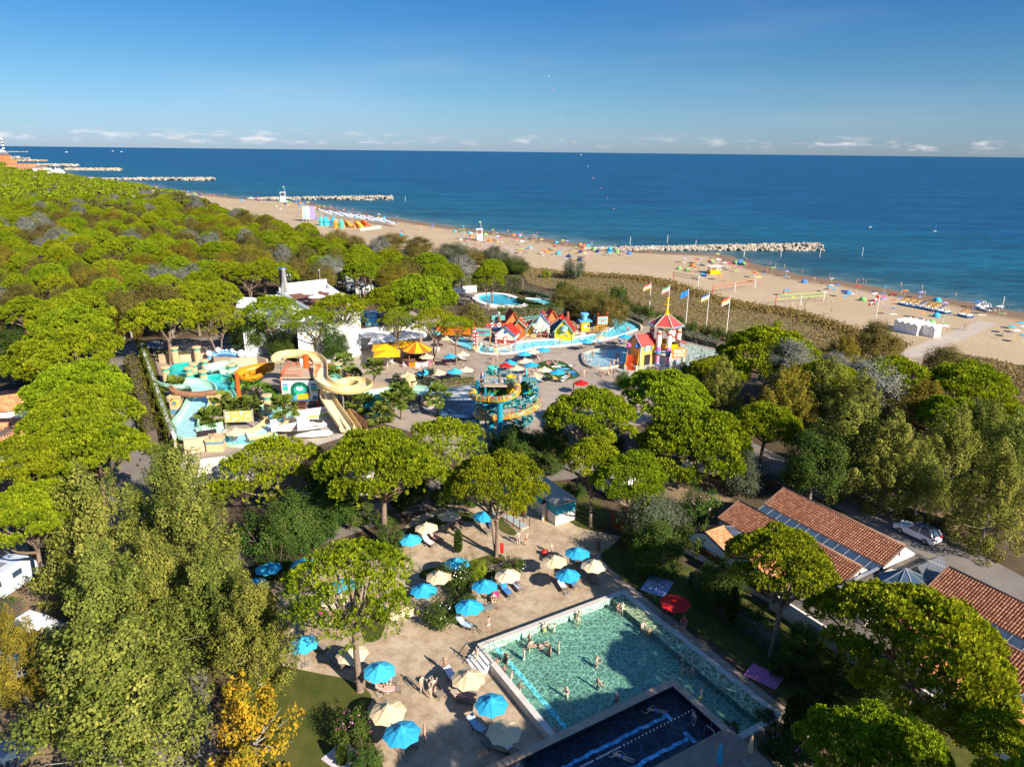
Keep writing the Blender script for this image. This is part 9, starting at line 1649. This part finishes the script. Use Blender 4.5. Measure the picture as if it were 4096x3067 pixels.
# picnic blankets, gate, footbath, bins, cones, bikes
def flatbox(name,p,d,rz,m_,label,cat): mb = MB(); mb.box((0,0,d[2]/2),d,0); return tag(mb.build(name,m_,loc=p,rz=rz),label,cat)
flatbox('picnic_blanket',zd4(1240,75) + Vector((0,0,.03)),(2.4,2.9,.05),rad(-30),stripes('patterned_blanket','#2c55a8','#c9d8ea',6),'blue and white patterned blanket on the shaded lawn','blanket'); flatbox('picnic_blanket',zd4(1965,690) + Vector((0,0,.03)),(2.6,1.8,.05),rad(-40),paint('#c97ba8',.9,.2,3),'pink blanket on the lawn by the garden hedge','blanket'); flatbox('picnic_blanket',zd3(610,1400) + Vector((0,0,.05)),(2.4,2.0,.05),rad(-35),paint('#c9bfc4',.9,.15,4),'pale floral blanket on the lower lawn','blanket')
for k,(u,v,c) in enumerate([(1160,700,'#d8d2cc'),(1230,720,'#4f9fc9'),(1290,745,'#3f86b5'),(1240,790,'#dfe3e6'),(1090,665,'#c96a8a'),(1320,770,'#2f7fae'),(1140,800,'#e3b54a'),(1200,690,'#86b7a0')]): flatbox('turf_towel',zp3(u,v) + Vector((0,0,.015)),(1.8,1.0,.04),rad(20*k),paint(c,.9,.1),'%s towel on the artificial turf' % ['pale grey','sky blue','steel blue','white','rose','deep blue','mustard','sage'][k],'towel')
fb = empty('footbath',zd2(1130,340),rad(-52),'shallow concrete footbath with rusty posts beside the cabin','footbath'); mb = MB(); mb.box((0,0,.08),(3.6,1.1,.16)); mb.build('basin',mat_conc,fb); mb = MB(); mb.box((0,0,.165),(3.3,.8,.01)); mb.build('water',paint((.35,.42,.42),.1),fb)
for x in (-1.7,-.6,.6,1.7):
 for y in (-.7,.7): mb = MB(); mb.box((x,y,.6),(.07,.07,1.2)); mb.build('post',paint('#5a3a28',.8),fb)
gt = empty('wooden_gate',zd2(2060,375),rad(-58),'brown slatted wooden gate with green notice by the turquoise cabin','gate')
for k in range(18): mb = MB(); mb.box((.12 + .18*k,0,.95),(.15,.05,1.8)); mb.build('slat',mat_slat,gt)
for x in (0,1.65,3.3): mb = MB(); mb.box((x,.05,1.0),(.1,.1,2.0)); mb.build('post',mat_dark,gt)
mb = MB(); mb.box((1.2,-.04,1.3),(.4,.03,.5)); mb.build('notice',BM['green'],gt)
rbn = empty('red_bin',zd2(998,680),0,'red post box shaped bin with pointed lid beside the twisted pine','bin'); mb = MB(); mb.box((0,0,1.0),(.36,.3,.9)); mb.build('box',mat_red,rbn); mb = MB(); mb.lathe([(.30,1.45),(.02,1.72)],n=4,phase=.785); mb.build('lid',mat_red,rbn); mb = MB(); mb.box((0,0,.3),(.1,.1,.6)); mb.build('post',paint('#2f6b4a',.6),rbn)
mb = MB(); mb.lathe([(.24,0),(.22,.85),(.26,.88),(.26,.95),(.2,.95)],n=14); tag(mb.build('litter_bin',mat_brownw,loc=zd2(1942,610)),'round brown litter bin on the terrace near the gate','bin')
for k,(u,v) in enumerate(((1118,282),(1205,262))): o = empty('traffic_cone',zd2(u,v),0,'orange traffic cone behind the footbath, %s one' % ('left' if k == 0 else 'right'),'cone'); mb = MB(); mb.lathe([(.2,0),(.17,.05),(.04,.6)],n=10); mb.build('cone',mat_orange,o); mb = MB(); mb.lathe([(.125,.22),(.09,.38)],n=10); mb.build('band',mat_white,o)
mb = MB(); mb.box((0,.08,.35),(.3,.03,.7)); mb.box((0,-.08,.35),(.3,.03,.7)); tag(mb.build('wet_floor_sign',mat_yel,loc=zd2(1412,312)),'yellow folding floor sign beside the cabin wall','sign')
mb = MB(); mb.ball((0,0,.32),.32,12,8); tag(mb.build('beach_ball',mat_red,loc=zd2(1415,660),smooth=True),'red and white beach ball by the beige parasol','ball')
for k in range(9):
 p = zd1(1410 + 26*k + (30 if k > 4 else 0),75 - 9*(k % 3)); o = empty('bicycle',p,rad(70),'parked bicycle in the shade by the service path, %s in the rack row' % ['first','second','third','fourth','fifth','sixth','seventh','eighth','ninth'][k],'bicycle','parked bicycles')
 for x in (-.5,.5): mb = MB(); mb.tube([(x + .33*math.cos(t),0,.33 + .33*math.sin(t)) for t in [2*math.pi*i/12 for i in range(13)]],.025,4); mb.build('wheel',mat_dark,o)
 mb = MB()
 for a,b in (((-.5,0,.33),(-.15,0,.8)),((-.15,0,.8),(.4,0,.85)),((0,0,.33),(.4,0,.85)),((0,0,.33),(-.15,0,.8)),((.5,0,.33),(.38,0,1.0))): mb.tube([a,b],.025,4)
 mb.build('frame',paint(('#c9302a','#3a6fb0','#d9d4cc')[k % 3],.5),o); mb = MB(); mb.box((-.17,0,.88),(.24,.14,.06)); mb.build('saddle',mat_dark,o); mb = MB(); mb.box((.36,0,1.02),(.06,.5,.04)); mb.build('handlebar',mat_dark,o)
mat_wc = paint('#e8e6e0',.5)
for k in range(16):
 u,v = [(1375,900),(1420,905),(1460,860),(1500,840),(1440,880),(1390,870),(1540,830),(1480,900),(1820,790),(1850,800),(1880,785),(1835,770),(1870,770),(1580,905),(1590,925),(1350,905)][k]; o = empty('bar_chair',zp2(u,v),k,'white bar chair',None); mb = MB(); mb.box((0,0,.45),(.45,.45,.05)); mb.build('seat',mat_wc,o); mb = MB(); mb.box((0,.21,.72),(.45,.04,.5)); mb.build('backrest',mat_wc,o)
 for x in (-.2,.2):
  for y in (-.2,.2): mb = MB(); mb.box((x,y,.22),(.04,.04,.44)); mb.build('leg',mat_wc,o)
 later(o,'white chair on the bar terrace','chair','bar chairs','P')
for k,(u,v) in enumerate(((1440,895),(1500,865),(1850,785),(1400,885))):
 o = empty('bar_table',zp2(u,v),0); mb = MB(); mb.lathe([(.6,.70),(.6,.74)],n=14); mb.build('top',mat_wc,o); mb = MB(); mb.tube([(0,0,0),(0,0,.7)],.05,6); mb.build('leg',mat_metal,o); later(o,'round table on the bar terrace','table','bar tables','P')
# tall trees standing just outside the view, which shade the lap pool and the end of the terrace
for k,(x,y,z,r) in enumerate([(32.6,27.4,17.0,3.7),(15.8,18.6,14.6,5.0),(25,19.5,15,5.6),(33,17,15,5.4),(20,30 - 9.5,11,5)]): tree('tall_pine',(x,y),z,r,'pine','tall umbrella pine just beyond the lower edge, %s from the lap pool' % ['nearest','second','third','fourth','fifth'][k],'pine tree','tall pines')
# describe alike things by the landmark they stand nearest to
def ordn(n): return ORD[n] if n < len(ORD) else 'number %s closest' % (n + 1)
BEACHMARKS = {'the near lifeguard tower': zb2(1930,1000),'the far lifeguard tower': zb2(237,662),'the yellow kiosk': zb3(1742,420),'the black net': zb3(1500,500),'the orange net': zb3(1922,583),'the green net': zb4(280,690),'the pedal boat row': zb4(1345,725),'the beach cabins': zb4(1400,950),'the breakwater root': zb3(850,215),'the breakwater bay': zb3(1960,270),'the beach playground': zb2(800,905),'the banner flags': zb2(463,835),'the second breakwater': zb2(560,690),'the far groyne': zb1(1290,520)}
marks = {'B': BEACHMARKS,'T': {k: v for k,v in LANDMARKS.items() if k not in PARKMARKS},'P': PARKMARKS}; buckets = {}
for o,desc,zone in PENDING:
 if zone in marks:
  k,p = min(marks[zone].items(),key=lambda kv: (Vector(o.location) - Vector(kv[1])).length); buckets.setdefault((desc,k),[]).append(((Vector(o.location) - Vector(p)).length,o))
for (desc,k),L2 in buckets.items():
 L2.sort(key=lambda x: x[0])
 for i,(d,o) in enumerate(L2): o['label'] = '%s, %s %s' % (desc,'beside' if len(L2) == 1 else ordn(i) + ' to',k)
